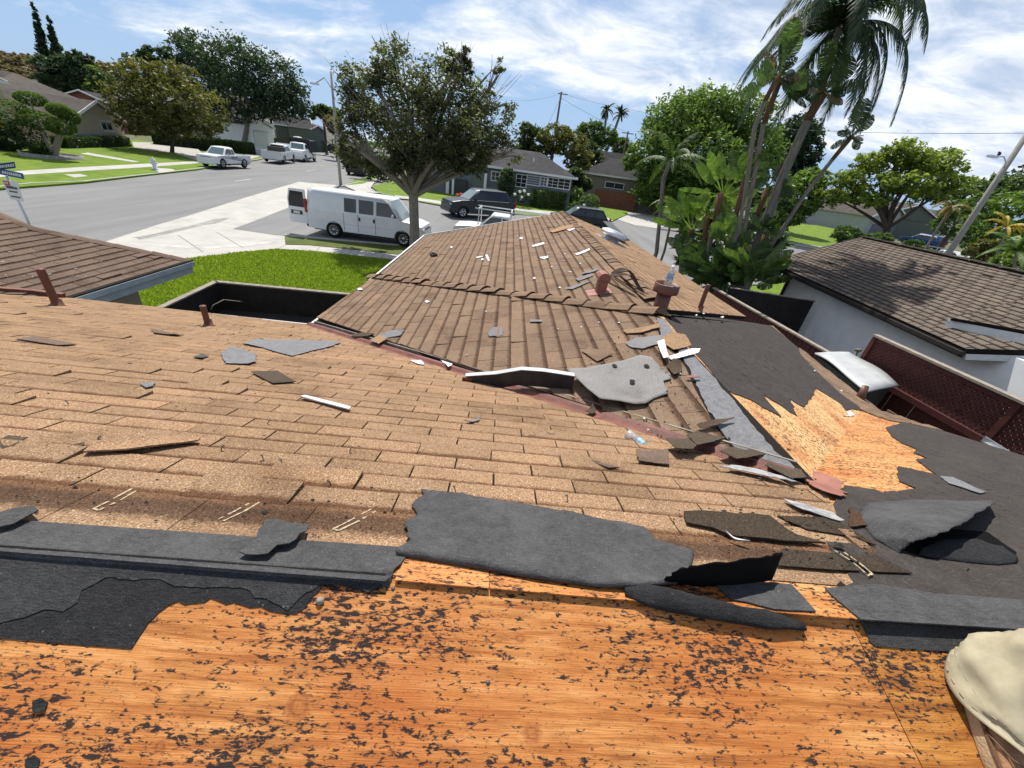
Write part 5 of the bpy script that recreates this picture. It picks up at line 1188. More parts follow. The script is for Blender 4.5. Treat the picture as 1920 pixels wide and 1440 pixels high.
# back slope so the roof is a solid
mb = MB(); b1 = P_NB.at(ra, SL, -.03); b2 = P_NB.at(LEN+3.5, SL, -.03); dn = nside*run*1.0-Vector((0, 0, 1.3)); mb.quad(b1, b2, b2+dn, b1+dn); keep(mb.build('back_slope', M['sh_nb'], nb)); 
o = mb; 
# tap post against the white wall
mb = MB(); tp_ = Vector((9.25, 8.95, 0)); mb.tube([tp_, tp_+Vector((0, 0, 1.45))], .03, 8); mb.tube([tp_+Vector((-.08, 0, 1.47)), tp_+Vector((.06, 0, 1.47))], .035, 8); tag(mb.build('standpipe', M['wood_grey']), 'grey standpipe against the white stucco wall', 'standpipe')
# white covered cabinet between the house and the fence
cz = ZC-2.72
cpts = [at_depth(x, y, 1) for x, y in ((1527, 664), (1582, 660), (1682, 722), (1625, 738))]
def on_z(px, py, z): r = ray(px, py); return CAM+r*((z-ZC)/r.z)
cc = [on_z(x, y, cz) for x, y in ((1527, 664), (1590, 662), (1684, 724), (1622, 738))]
cab = thing('covered_cabinet', 'metal cabinet under a curved pale cover beside the red fence', 'cabinet', (cc[0]+cc[2])/2*1.0-Vector((0, 0, (cc[0]+cc[2]).z/2)))
n = 8; vs = []; fs = []
for i in range(n+1):
    t = i/n; bow = -.16*(1-math.cos((t-.5)*2*math.pi*.5))*1.2
    for s in range(5):
        u_ = s/4; p = cc[0].lerp(cc[1], u_).lerp(cc[3].lerp(cc[2], u_), t); vs.append(p+Vector((0, 0, .05*math.sin(math.pi*t)+.015*math.sin(7*t+3*u_))))
for i in range(n):
    for s in range(4): fs.append((i*5+s, i*5+s+1, (i+1)*5+s+1, (i+1)*5+s))
o = mesh_obj('curved_cover', vs, fs, m_plain('pale_sheet_cover', (.40, .41, .41), .5, .12, 5), cab, True); md = o.modifiers.new('t', 'SOLIDIFY'); md.thickness = .03; keep(o)
mb = MB(); base = [c.lerp(sum(cc, Vector())/4, .12) for c in cc]; mb.prism([(c.x, c.y, cz-.02) for c in base], (0, 0, -cz+.05), (0, 0, 0)); keep(mb.build('cabinet_body', m_plain('dark_cabinet_metal', (.05, .055, .05), .6, .4, 5), cab))
mb = MB(); pq = on_z(1640, 715, cz-.45); pr = on_z(1695, 740, cz-.45); mb.bar(pq, pr, .28, .025); tag(mb.build('timber_board', M['cap_grey']), 'weathered board leaning out below the pale cover', 'board')
# metal downpipe length at the far right
mb = MB(); a, b = on_z(1852, 832, ZC-2.7), on_z(1935, 885, ZC-2.7); mb.bar(a, b, .16, .05); mb.bar(a+Vector((0, .08, .03)), b+Vector((0, .08, .03)), .02, .09); tag(mb.build('gutter_section', M['alu']), 'shiny aluminium gutter length beside the lattice fence', 'gutter')
# ================================================================== VEHICLES
def m_paint(name, c, rough_=.28):
    m = mat(name, c, rough_+.08, 0, .3); b = m.node_tree.nodes['Principled BSDF']; b.inputs['Coat Weight'].default_value = .25; b.inputs['Coat Roughness'].default_value = .08
    t = NT(m); n = t.noise(t.obj(), 1.5, 4); t.col(t.ramp(n, [(.3, tuple(x*.88 for x in c)), (.7, c)])); return m
M['p_white'] = m_paint('white_car_paint', (.72, .73, .74)); M['p_navy'] = m_paint('dark_blue_car_paint', (.018, .026, .036)); M['p_black'] = m_paint('black_car_paint', (.014, .016, .018))
M['p_silver'] = m_paint('silver_car_paint', (.36, .37, .38)); M['p_blue'] = m_paint('blue_car_paint', (.012, .05, .17)); M['p_teal'] = m_paint('pale_teal_paint', (.30, .50, .46))
M['car_glass'] = mat('tinted_glass', (.012, .015, .017), .06, 0, .7); M['tyre'] = mat('tyre_rubber', (.014, .014, .014), .85, 0, .2); M['rim'] = mat('wheel_metal', (.38, .39, .40), .3, .8)
M['trim'] = mat('black_trim', (.016, .016, .017), .5); M['chrome'] = mat('bright_trim', (.6, .6, .6), .2, .9); M['lamp_red'] = mat('red_lamp', (.30, .012, .012), .2); M['lamp_clear'] = mat('clear_lamp', (.55, .56, .57), .12)
M['windshield'] = mat('sky_reflecting_windshield', (.10, .16, .16), .05, 0, .9)
def arc_pts(cx, r, z, n=8): return [(cx+r*math.cos(math.pi*(1-k/n)), z+r*math.sin(math.pi*(1-k/n))) for k in range(n+1)]
def car(name, label, cat, p_rear, p_front, near, S, group=None):
    """p_rear, p_front: ground points of the two near-side wheels; near: 'L' or 'R' side of the car; S: the shape"""
    d = (p_front-p_rear); d.z = 0; wb = d.length; d.normalize(); sc = min(1.16, max(.86, wb/S['wb']))
    left = Vector((-d.y, d.x, 0)); W_ = S['w']; mid = (p_rear+p_front)/2; mid = mid-left*(W_/2*sc*(1 if near == 'L' else -1))*.93
    root = thing(name, label, cat, (mid.x, mid.y, gz(mid.y)+S.get('z', 0)), math.atan2(d.y, d.x), group); root.scale = (sc, sc, sc)
    slope = math.atan2(gz(p_front.y)-gz(p_rear.y), wb); root.rotation_euler[1] = -slope
    P = S['paint']; xr = -S['wb']/2; xf = S['wb']/2; R_ = S['r']; zb = S.get('z0', .28)
    top = S['top']                             # silhouette front->rear as (x, z)
    bot = [(S['rear_x'], zb)] + arc_pts(xr, R_*1.17, R_*.9) + [(xr+R_*1.17, zb)] + [(xf-R_*1.17, zb)] + arc_pts(xf, R_*1.17, R_*.9) + [(S['front_x'], zb)]
    bot = [b for b in bot]
    sil = list(reversed(top)) + list(reversed(bot))
    sil = [top[0]] and (top + bot)
    cxs = sum(p[0] for p in sil)/len(sil); czs = .7
    sl = [(-1, .968), (-.955, .992), (-.86, 1), (.86, 1), (.955, .992), (1, .968)]; vs = []; fs = []; n = len(sil)
    for y, k in sl:
        for x, z in sil: vs.append((cxs+(x-cxs)*k, y*W_/2, czs+(z-czs)*(k if z > czs else 1)))
    for i in range(len(sl)-1):
        for j in range(n): fs.append((i*n+j, (i+1)*n+j, (i+1)*n+(j+1) % n, i*n+(j+1) % n))
    fs.append(tuple(range(n))); fs.append(tuple(reversed(range((len(sl)-1)*n, len(sl)*n))))
    b = mesh_obj('body', vs, fs, P, root)
    mb = MB(); mb.box(((S['rear_x']+S['front_x'])/2, 0, .48), (S['front_x']-S['rear_x']-.5, W_*.86, .40)); mb.build('underbody', M['trim'], root)
    # greenhouse
    g = S.get('cab')
    if g:
        bf, rf, rr, br, zl, zr_ = g['bf'], g['rf'], g['rr'], g['br'], g['z0'], g['z1']; wb_, wr = W_/2*g.get('kb', .95), W_/2*g.get('kr', .74)
        def gp(x, t, s): return Vector((x, s*(wb_+(wr-wb_)*t), zl+(zr_-zl)*t))
        mb = MB(); xs = [(bf, br, 0), (bf+(rf-bf)*.5, br+(rr-br)*.5, .5), (rf, rr, 1)]
        vs = []; fs = []
        for x0, x1, t in xs:
            for q in (0, .06, .5, .94, 1): vs += [gp(x0+(x1-x0)*q, t, -1), gp(x0+(x1-x0)*q, t, 1)]
        for lv in range(2):
            for q in range(4):
                a = lv*10+q*2; fs += [(a, a+2, a+12, a+10), (a+1, a+11, a+13, a+3)]
            fs += [(lv*10, lv*10+10, lv*10+11, lv*10+1), (lv*10+8, lv*10+9, lv*10+19, lv*10+18)]
        # crowned roof
        base = 20; cr = []
        for q in (0, .06, .5, .94, 1):
            x = rf+(rr-rf)*q; e = .0 if q in (0, 1) else .05
            cr += [Vector((x, -wr*.55, zr_+e)), Vector((x, wr*.55, zr_+e))]
        o_ = len(vs); vs += cr
        for q in range(4):
            a = base+q*2; c = o_+q*2; fs += [(a, a+2, c+2, c), (c, c+2, c+3, c+1), (c+1, c+3, a+3, a+1)]
        o = mesh_obj('cab', vs, fs, S.get('cab_paint', P), root); bevel(o, .025, 2); o.data.polygons.foreach_set('use_smooth', [True]*len(o.data.polygons))
        def side_win(poly, s, m=None, name='side_window'):
            off = .012*s; pts = [gp(x, t, s)+Vector((0, off, .0)) for x, t in poly]
            if s < 0: pts = pts[::-1]
            mesh_obj(name, pts, [tuple(range(len(pts)))], m or M['car_glass'], root)
        for poly in g['win']:
            for s in (-1, 1): side_win(poly, s)
        t0, t1 = .08, .92; e = .012
        if g.get('ws', True):
            dx = .012; w = [gp(bf+(rf-bf)*t0+dx, t0, -.86), gp(bf+(rf-bf)*t0+dx, t0, .86), gp(bf+(rf-bf)*t1+dx, t1, .86), gp(bf+(rf-bf)*t1+dx, t1, -.86)]
            mesh_obj('windshield', w, [(0, 1, 2, 3)], M['windshield'], root)
        if g.get('rw', True):
            w = [gp(br+(rr-br)*.15-e, .15, .82), gp(br+(rr-br)*.15-e, .15, -.82), gp(br+(rr-br)*.9-e, .9, -.82), gp(br+(rr-br)*.9-e, .9, .82)]
            mesh_obj('rear_window', w, [(0, 1, 2, 3)], M['car_glass'], root)
    # wheels
    for wx in (xr, xf):
        for s in (-1, 1):
            T = Matrix.Translation((wx, s*(W_/2-.11), R_)) @ Matrix.Rotation(-s*math.pi/2, 4, 'X'); mb = MB()
            mb.lathe([(R_*.62, -.11), (R_*.9, -.11), (R_, -.08), (R_, .08), (R_*.9, .115), (R_*.64, .11), (R_*.62, .08)], n=24, M=T); wh = mb.build('wheel', M['tyre'], root)
            mb = MB(); mb.lathe([(R_*.64, .085), (R_*.6, .1), (R_*.55, .07), (R_*.2, .075), (R_*.16, .1), (0, .1)], n=20, M=T)
            mb.build('rim', M['rim'], wh)
            mb = MB(); k = S.get('spokes', 5)
            for q in range(k):
                a = 2*math.pi*(q+.5)/k; mb.box((0, 0, 0), (R_*.30, R_*.17, .012), M=T @ Matrix.Rotation(a, 4, 'Z') @ Matrix.Translation((R_*.37, 0, .082)))
            mb.build('rim_openings', M['trim'], wh)
    # doors, handles, lamps
    for x in S.get('gaps', []):
        for s in (-1, 1): mb = MB(); mb.box((x, s*(W_/2-.004), S.get('gap_z', .78)), (.014, .02, S.get('gap_h', .72))); mb.build('door_gap', M['trim'], root)
    for x, z in S.get('handles', []):
        for s in (-1, 1): mb = MB(); mb.box((x, s*(W_/2+.01), z), (S.get('hw', .17), .03, S.get('hh', .035))); mb.build('door_handle', S.get('handle_m', M['trim']), root)
    fx_, rx_ = S['front_x'], S['rear_x']
    for s in (-1, 1):
        hx, hz_, hw_, hh_ = S.get('head', (-.05, .78, .36, .17)); mb = MB(); mb.box((fx_+hx, s*(W_/2-hw_/2-.03), hz_), (.12, hw_, hh_)); bevel(mb.build('headlight', M['lamp_clear'], root), .02)
        tx, tz, tw_, th_ = S.get('tail', (.03, .92, .16, .32)); mb = MB(); mb.box((rx_+tx, s*(W_/2-tw_/2-.01), tz), (.14, tw_, th_)); bevel(mb.build('tail_light', M['lamp_red'], root), .02)
        if g: mb = MB(); mx, mz = S.get('mirror', (g['bf']-.45, g['z0']+.08)); mb.box((mx, s*(W_/2+.10), mz), (.10, .20, .15)); bevel(mb.build('mirror', S.get('mirror_m', P), root), .03)
    mb = MB(); gz0, gz1, gw = S.get('grille', (.55, .82, .9)); mb.box((fx_-.005, 0, (gz0+gz1)/2), (.05, gw, gz1-gz0)); mb.build('grille', M['trim'], root)
    bm_ = S.get('bumper', M['trim'])
    mb = MB(); mb.box((fx_+.03, 0, .42), (.14, W_*.94, .22)); bevel(mb.build('bumper', bm_, root), .04)
    mb = MB(); mb.box((rx_-.03, 0, .46), (.14, W_*.94, .20)); bevel(mb.build('bumper', bm_, root), .04)
    return root
def lines(root, W_, pts, m, name, s=-1, th=.02):
    mb = MB()
    for a, b in zip(pts, pts[1:]): mb.bar((a[0], s*(W_/2+.002), a[1]), (b[0], s*(W_/2+.002), b[1]), .012, th)
    return mb.build(name, m, root)
VAN = dict(wb=3.43, w=2.01, r=.375, paint=M['p_white'], front_x=2.66, rear_x=-2.95, z0=.36,
    top=[(2.70, .42), (2.70, .78), (2.62, 1.02), (2.1, 1.16), (1.75, 1.20), (1.5, 1.22), (-2.9, 1.22), (-2.98, .9), (-2.96, .45)],
    cab=dict(bf=1.72, rf=.98, rr=-2.86, br=-2.93, z0=1.18, z1=2.06, kb=.985, kr=.84, rw=False,
        win=[[(1.42, .12), (1.02, .72), (.92, .80), (.42, .80), (.42, .12)], [(.28, .12), (.28, .80), (-.42, .80), (-.42, .12)], [(-.55, .12), (-.55, .80), (-1.12, .80), (-1.12, .12)]]),
    gaps=[.36, -.48, -1.17], gap_z=.82, gap_h=.80, handles=[(.30, 1.02), (-.40, 1.02)], hw=.08, hh=.16, head=(-.02, .80, .40, .22), tail=(-.02, 1.32, .10, .62), grille=(.62, .92, 1.1), spokes=8, mirror=(1.25, 1.36))
van = car('cargo_van', 'white cargo van at the kerb with its rear door swung open', 'van', G(628, 446), G(757, 463), 'R', VAN)
# open rear door
dd = thing('rear_door', None, None); dd.parent = van; dd.location = (-2.93, -.96, 0); dd.rotation_euler = (0, 0, R(84)); dd['label'] = 'open rear door with a dark window'
mb = MB(); mb.prism([(0, 0, .5), (-.0, .93, .5), (0, .93, 1.55), (0, .80, 2.0), (0, 0, 2.02)], (-.03, 0, 0), (.03, 0, 0)); bevel(mb.build('door_panel', M['p_white'], dd), .02)
for sx in (-.036, .036):
    mb = MB(); mb.add([(sx, .10, 1.22), (sx, .86, 1.22), (sx, .86, 1.52), (sx, .74, 1.90), (sx, .10, 1.90)], [(0, 1, 2, 3, 4)]); mb.build('door_window', M['car_glass'], dd)
    mb = MB(); mb.add([(sx, .22, .88), (sx, .80, .88), (sx, .80, 1.06), (sx, .22, 1.06)], [(0, 1, 2, 3)]); mb.build('plate_recess', M['trim'], dd)
    mb = MB(); mb.add([(sx*1.05, .36, .91), (sx*1.05, .68, .91), (sx*1.05, .68, 1.03), (sx*1.05, .36, 1.03)], [(0, 1, 2, 3)]); mb.build('number_plate', M['lamp_clear'], dd)
lines(van, 2.0, [(-2.9, .72), (-1.3, .72), (2.3, .72)], m_plain('soft_crease', (.50, .51, .52), .4), 'body_crease')
SUV = dict(wb=2.98, w=1.95, r=.37, paint=M['p_navy'], front_x=2.32, rear_x=-2.42, z0=.34,
    top=[(2.36, .45), (2.36, .74), (2.26, .98), (1.7, 1.07), (1.1, 1.12), (0, 1.12), (-2.2, 1.14), (-2.38, .95), (-2.44, .5)],
    cab=dict(bf=1.10, rf=.32, rr=-1.75, br=-2.22, z0=1.10, z1=1.72, kb=.96, kr=.76,
        win=[[(.86, .1), (.36, .84), (-.22, .86), (-.22, .1)], [(-.30, .1), (-.30, .86), (-1.05, .84), (-1.05, .1)], [(-1.13, .1), (-1.13, .84), (-1.62, .78), (-1.9, .2), (-1.86, .1)]]),
    gaps=[.75, -.26, -1.09], gap_h=.6, handles=[(-.1, .98), (-.92, .98)], handle_m=M['p_navy'], tail=(.02, 1.02, .12, .42), spokes=5, bumper=M['p_navy'])
suv = car('suv', 'dark blue SUV parked along the far kerb facing left', 'car', G(944, 413.5), G(864, 409.5), 'L', SUV)
for s in (-1, 1):
    mb = MB(); mb.bar((.25, s*.70, 1.76), (-1.7, s*.70, 1.76), .03, .04); mb.build('roof_rail', M['chrome'], suv)
    mb = MB(); pts = [(.90, s*.945, 1.14), (-1.90, s*.945, 1.15)]; mb.bar(pts[0], pts[1], .012, .025); mb.build('window_trim', M['chrome'], suv)
    mb = MB(); mb.bar((1.05, s*.955, .36), (-1.05, s*.955, .36), .04, .05); mb.build('sill_trim', M['chrome'], suv)
def pickup_bed(root, W_, x0, x1, zf, zt, P):
    for s in (-1, 1): mb = MB(); mb.box(((x0+x1)/2, s*(W_/2-.05), (zf+zt)/2), (x1-x0, .09, zt-zf)); bevel(mb.build('bed_side', P, root), .02)
    mb = MB(); mb.box((x0+.03, 0, (zf+zt)/2), (.07, W_-.1, zt-zf)); bevel(mb.build('tailgate', P, root), .02)
    mb = MB(); mb.box((x1-.03, 0, (zf+zt)/2), (.05, W_-.1, zt-zf)); mb.build('bed_front', P, root)
def PICK(paint, wb=3.24, w=1.9): return dict(wb=wb, w=w, r=.44, z=.08, paint=paint, front_x=wb/2+.86, rear_x=-wb/2-1.12, z0=.42,
    top=[(wb/2+.90, .5), (wb/2+.90, .86), (wb/2+.78, 1.06), (wb/2+.2, 1.13), (wb/2-.38, 1.15), (-.55, 1.14), (-.56, .72), (-wb/2-1.14, .72), (-wb/2-1.14, .5)],
    cab=dict(bf=wb/2-.42, rf=wb/2-1.12, rr=-.42, br=-.56, z0=1.12, z1=1.76, kb=.95, kr=.76, win=[[(wb/2-.66, .12), (wb/2-1.06, .84), (wb/2-1.62, .84), (wb/2-1.62, .12)], [(wb/2-1.70, .12), (wb/2-1.70, .84), (-.38, .80), (-.42, .12)]]),
    gaps=[wb/2-.5, wb/2-1.66, -.5], gap_h=.6, handles=[(wb/2-1.5, 1.0)], head=(-.06, .88, .34, .2), grille=(.62, .95, 1.0), tail=(.04, .95, .12, .3), spokes=6, bumper=paint)
tac = car('pickup_truck', 'white pickup truck on the far kerb facing us, dark lettering on its door', 'pickup', G(460, 316.5), G(420, 318), 'L', PICK(M['p_white']))
pickup_bed(tac, 1.9, -2.76, -.58, .70, 1.12, M['p_white'])
letm = mat('dark_lettering', (.05, .05, .055), .6)
mb = MB()
for i in range(9): x = .28-i*.115; mb.bar((x, .957, .90), (x-.02-.03*(i % 3), .957, 1.02-.03*(i % 2)), .004, .05); mb.bar((x, .957, .92), (x-.07, .957, .92+.05*(i % 2)), .004, .025)
mb.build('door_lettering', letm, tac)
f150 = car('pickup_truck', 'white pickup truck seen from behind with its hood raised', 'pickup', G(529, 309), G(556, 305.5), 'R', PICK(M['p_white'], 3.5, 2.0))
pickup_bed(f150, 2.0, -2.9, -.58, .70, 1.14, M['p_white'])
mb = MB(); mb.prism([(1.45, -.85, 1.16), (1.45, .85, 1.16), (2.05, .80, 1.85), (2.05, -.80, 1.85)], (-.02, 0, .02), (.02, 0, -.02)); mb.build('raised_hood', M['p_white'], f150)
mb = MB(); mb.box((-.75, 0, 1.30), (.5, 1.7, .45)); mb.build('tool_box', M['trim'], f150)
DUMP = dict(wb=3.7, w=2.15, r=.45, paint=M['p_white'], front_x=2.75, rear_x=-1.0, z0=.5, top=[(2.79, .6), (2.79, 1.05), (2.6, 1.28), (1.9, 1.36), (1.3, 1.38), (.3, 1.38), (.1, 1.30), (-1.0, .75), (-1.0, .6)],
    cab=dict(bf=1.55, rf=.95, rr=.12, br=.02, z0=1.34, z1=2.05, kb=.93, kr=.76, win=[[(1.3, .12), (.95, .84), (.25, .84), (.22, .12)]]), gaps=[1.4, .2], handles=[(.35, 1.15)], bumper=M['p_white'])
dump = car('dump_truck', 'white dump truck with a tall black load bed facing us', 'truck', G(595.5, 302.5), G(567, 305), 'L', DUMP)
mb = MB(); mb.box((-1.55, 0, 1.75), (3.2, 2.3, 1.35)); mb.box((-.05, 0, 2.50), (.5, 2.3, .16)); db = mb.build('dump_bed', M['black_metal'], dump)
for i in range(9): 
    for s in (-1, 1): mb = MB(); mb.box((-3.1+i*.39, s*1.17, 1.75), (.07, .06, 1.3)); mb.build('bed_rib', M['black_metal'], db)
mb = MB(); mb.box((-1.6, 0, .78), (3.3, .9, .25)); mb.build('chassis', M['trim'], dump)
HATCH = lambda p: dict(wb=2.65, w=1.82, r=.33, paint=p, front_x=2.05, rear_x=-2.1, z0=.28, top=[(2.1, .4), (2.1, .66), (1.95, .82), (1.3, .95), (.8, .98), (-1.9, 1.0), (-2.08, .85), (-2.12, .4)],
    cab=dict(bf=.85, rf=.1, rr=-1.45, br=-2.0, z0=.96, z1=1.50, kb=.95, kr=.74, win=[[(.62, .1), (.12, .84), (-.42, .86), (-.42, .1)], [(-.5, .1), (-.5, .86), (-1.25, .8), (-1.6, .15)]]), gaps=[.6, -.46, -1.2], gap_h=.5, handles=[(-.3, .86)], bumper=p, tail=(.04, .88, .2, .2))
h1 = car('parked_car', 'dark hatchback parked behind the light pole, tail towards us', 'car', G(664, 336), G(708, 325), 'R', HATCH(M['p_black']))
h2 = car('parked_car', 'dark SUV in the far driveway with its tailgate open', 'car', G(620, 287), G(654, 291), 'R', SUV | dict(paint=M['p_black'], bumper=M['p_black'], handle_m=M['p_black']))
mb = MB(); mb.prism([(-2.2, -.8, 1.72), (-2.2, .8, 1.72), (-3.1, .75, 2.05), (-3.1, -.75, 2.05)], (0, 0, 0), (0, 0, .05)); mb.build('open_tailgate', M['p_silver'], h2)
h3 = car('parked_car', 'dark car behind the far roof peak with a pale roof rail', 'car', G(1118, 438), G(1052, 430), 'L', SUV | dict(paint=M['p_black'], bumper=M['p_black'], handle_m=M['p_black']))
for s in (-1, 1): mb = MB(); mb.bar((.25, s*.70, 1.77), (-1.75, s*.70, 1.77), .05, .05); mb.build('roof_rail', M['chrome'], h3)
h4 = car('parked_car', 'silver car half hidden behind the palm trunks', 'car', G(1402, 469), G(1452, 476), 'R', HATCH(M['p_silver']))
h5 = car('parked_car', 'bright blue SUV parked by the spreading tree', 'car', G(1738, 467), G(1693, 458), 'L', SUV | dict(paint=M['p_blue'], bumper=M['p_blue'], handle_m=M['p_blue']))
h6 = car('parked_car', 'white SUV parked behind the blue one', 'car', G(1730, 447), G(1702, 441), 'L', SUV | dict(paint=M['p_white'], bumper=M['p_white'], handle_m=M['p_white']))
# white pickup with a ladder rack just beyond our far roof edge
q = G(628, 446); q2 = G(757, 463); dv_ = (q2-q).normalized()
r_front = q2 + dv_*3.0 + Vector((0, .3, 0)); r_rear = r_front+dv_*3.3
h7 = car('pickup_truck', 'white pickup with ladder rack peeking over the far roof edge', 'pickup', r_rear, r_front, 'L', PICK(M['p_white'])); pickup_bed(h7, 1.9, -2.76, -.58, .70, 1.12, M['p_white'])
h7.location = h7.location+Vector((.2, 1.2, 0))
mb = MB()
for s in (-1, 1):
    for x in (-2.5, -.5, 1.2): mb.bar((x, s*.8, 1.1 if x < 0 else 1.2), (x, s*.8, 2.0), .05, .05)
    mb.bar((-2.6, s*.8, 2.0), (1.4, s*.8, 2.0), .05, .05)
for x in (-2.5, -.5, 1.2): mb.bar((x, -.8, 2.0), (x, .8, 2.0), .05, .05)
mb.build('ladder_rack', M['p_white'], h7)
h8 = car('pickup_truck', 'white work pickup behind the neighbour roof at right', 'pickup', G(1735, 497), G(1790, 507), 'R', PICK(M['p_white'])); pickup_bed(h8, 1.9, -2.76, -.58, .70, 1.12, M['p_white'])
mb = MB()
for s in (-.6, 0, .6): mb.bar((-2.6, s, 1.95), (1.5, s, 1.95), .12, .05)
for x in (-2.3, -.7): mb.bar((x, -.8, 1.1), (x, -.8, 1.92), .05, .05); mb.bar((x, .8, 1.1), (x, .8, 1.92), .05, .05)
mb.build('lumber_rack', M['p_silver'], h8)
# old white and teal truck standing behind the wall across the street
h9 = car('old_truck', 'old white truck with a pale teal hood behind the far wall', 'truck', at_depth(538, 268, 97), at_depth(572, 268, 97), 'R', PICK(M['p_teal'], 3.0, 1.9) | dict(cab_paint=M['p_white'])); h9.location.z = at_depth(556, 268, 97).z-.9

# ================================================================== HOUSES ACROSS THE STREETS
M['roof_grey'] = m_plain('grey_shingles_far', (.105, .10, .105), .9, .25, 1.6); M['roof_brown'] = m_plain('brown_shingles_far', (.135, .118, .10), .9, .22, 1.4); M['roof_dark'] = m_plain('dark_shingles_far', (.07, .068, .07), .9, .25, 1.5)
M['siding_grey'] = m_plain('blue_grey_siding', (.12, .135, .155), .75, .1, 3); M['siding_green'] = m_plain('dark_green_siding', (.085, .10, .085), .8, .12, 3); M['brick'] = m_plain('red_brick_far', (.16, .062, .04), .9, .45, 6)
M['taupe'] = m_plain('taupe_stucco', (.20, .175, .14), .9, .08, 3)
class Ranch:
    def __init__(s, name, label, A, B, depth, rise, hip=(0, 0), over=.45, wall=None, roof=None, trim=None, gable=None):
        s.z = (A.z+B.z)/2; s.A = Vector((A.x, A.y, s.z)); B = Vector((B.x, B.y, s.z)); s.x = (B-s.A).normalized(); s.L = (B-s.A).length; s.y = Vector((-s.x.y, s.x.x, 0)); s.D = depth; s.rise = rise
        g = gz(min(A.y, B.y))-.2; s.g = g; s.root = thing(name, label, 'house', (s.A.x, s.A.y, g)); s.over = over
        P = lambda u, v, z: s.A+s.x*u+s.y*v+Vector((0, 0, z)); s.P = P; L, D = s.L, s.D
        mb = MB(); o_ = over; h = s.z-g
        mb.prism([P(o_, o_, -h), P(L-o_, o_, -h), P(L-o_, D-o_, -h), P(o_, D-o_, -h)], (0, 0, 0), (0, 0, h+.12)); 
        hl, hr = hip
        if not hl: mb.add([P(o_, o_, .0), P(o_, D-o_, .0), P(o_, D/2, rise*.93)], [(0, 2, 1)])
        if not hr: mb.add([P(L-o_, o_, .0), P(L-o_, D-o_, .0), P(L-o_, D/2, rise*.93)], [(0, 1, 2)])
        keep(mb.build('wall', wall, s.root))
        r0 = P(hl, D/2, rise); r1 = P(L-hr, D/2, rise); a, b, c, d = P(0, 0, 0), P(L, 0, 0), P(L, D, 0), P(0, D, 0)
        bm = bmesh.new(); V = [bm.verts.new(q) for q in (a, b, c, d, r0, r1)]
        for f in ((0, 1, 5, 4), (2, 3, 4, 5)): bm.faces.new([V[i] for i in f])
        if hl: bm.faces.new([V[i] for i in (3, 0, 4)])
        if hr: bm.faces.new([V[i] for i in (1, 2, 5)])
        bmesh.ops.solidify(bm, geom=bm.faces[:], thickness=-.12); o = bm_obj('roof', bm, roof, s.root); keep(o); s.roof = o
        mb = MB(); mb.bar(P(-.02, -.02, -.03), P(L+.02, -.02, -.03), .04, .2)
        for (p, q) in ((a, d), (b, c)):
            if (p == a and hl) or (p == b and hr): mb.bar(p+Vector((0, 0, -.03)), q+Vector((0, 0, -.03)), .04, .2)
            else:
                m = (p+q)/2+Vector((0, 0, rise)); mb.bar(p, m, .05, .2); mb.bar(m, q, .05, .2)
        keep(mb.build('fascia', trim or M['white_paint'], s.root))
    def face(s, px, py, v=None):
        """pixel -> (u, z) on the front wall"""
        v = s.over if v is None else v; r = ray(px, py); o = s.A+s.y*v; t = (o-CAM).dot(s.y)/r.dot(s.y); p = CAM+r*t-o; return p.dot(s.x), p.z
    def win(s, x0, y0, x1, y1, nx=1, ny=1, v=None, frame=None, fw=.07, name='window', glass=None, label=None):
        u0, z1 = s.face(x0, y0, v); u1, z0 = s.face(x1, y1, v); v = (s.over if v is None else v)-.02; mb = MB(); fr = frame or M['white_paint']
        mid = s.P((u0+u1)/2, v, (z0+z1)/2); w, h = u1-u0, z1-z0; B_ = Matrix((( s.x.x, s.y.x, 0, mid.x), (s.x.y, s.y.y, 0, mid.y), (0, 0, 1, mid.z), (0, 0, 0, 1)))
        def bx(cx, cz, ww, hh, d=.07, dy=0): mb.box((0, 0, 0), (ww, d, hh), M=B_ @ Matrix.Translation((cx, dy, cz)))
        bx(0, h/2, w+fw*2, fw*1.4); bx(0, -h/2, w+fw*2, fw*1.4); bx(-w/2, 0, fw*1.4, h); bx(w/2, 0, fw*1.4, h)
        for i in range(1, nx): bx(-w/2+w*i/nx, 0, fw*.7, h, .06)
        for j in range(1, ny): bx(0, -h/2+h*j/ny, w, fw*.6, .05)
        o = mb.build(name, fr, s.root); keep(o)
        mb = MB(); mb.box((0, 0, 0), (w, .02, h), M=B_ @ Matrix.Translation((0, .02, 0))); g = mb.build('pane', glass or M['glass'], o); keep(g); return o
    def box(s, name, x0, y0, x1, y1, m, v=None, d=.1, g=False):
        u0, z1 = s.face(x0, y0, v); u1, z0 = s.face(x1, y1, v); v = s.over if v is None else v
        if g: z0 = gz(s.A.y)-.3-s.A.z
        mb = MB(); mb.prism([s.P(u0, v, z0), s.P(u1, v, z0), s.P(u1, v, z1), s.P(u0, v, z1)], -s.y*d, s.y*.02); o = mb.build(name, m, s.root); keep(o); return o
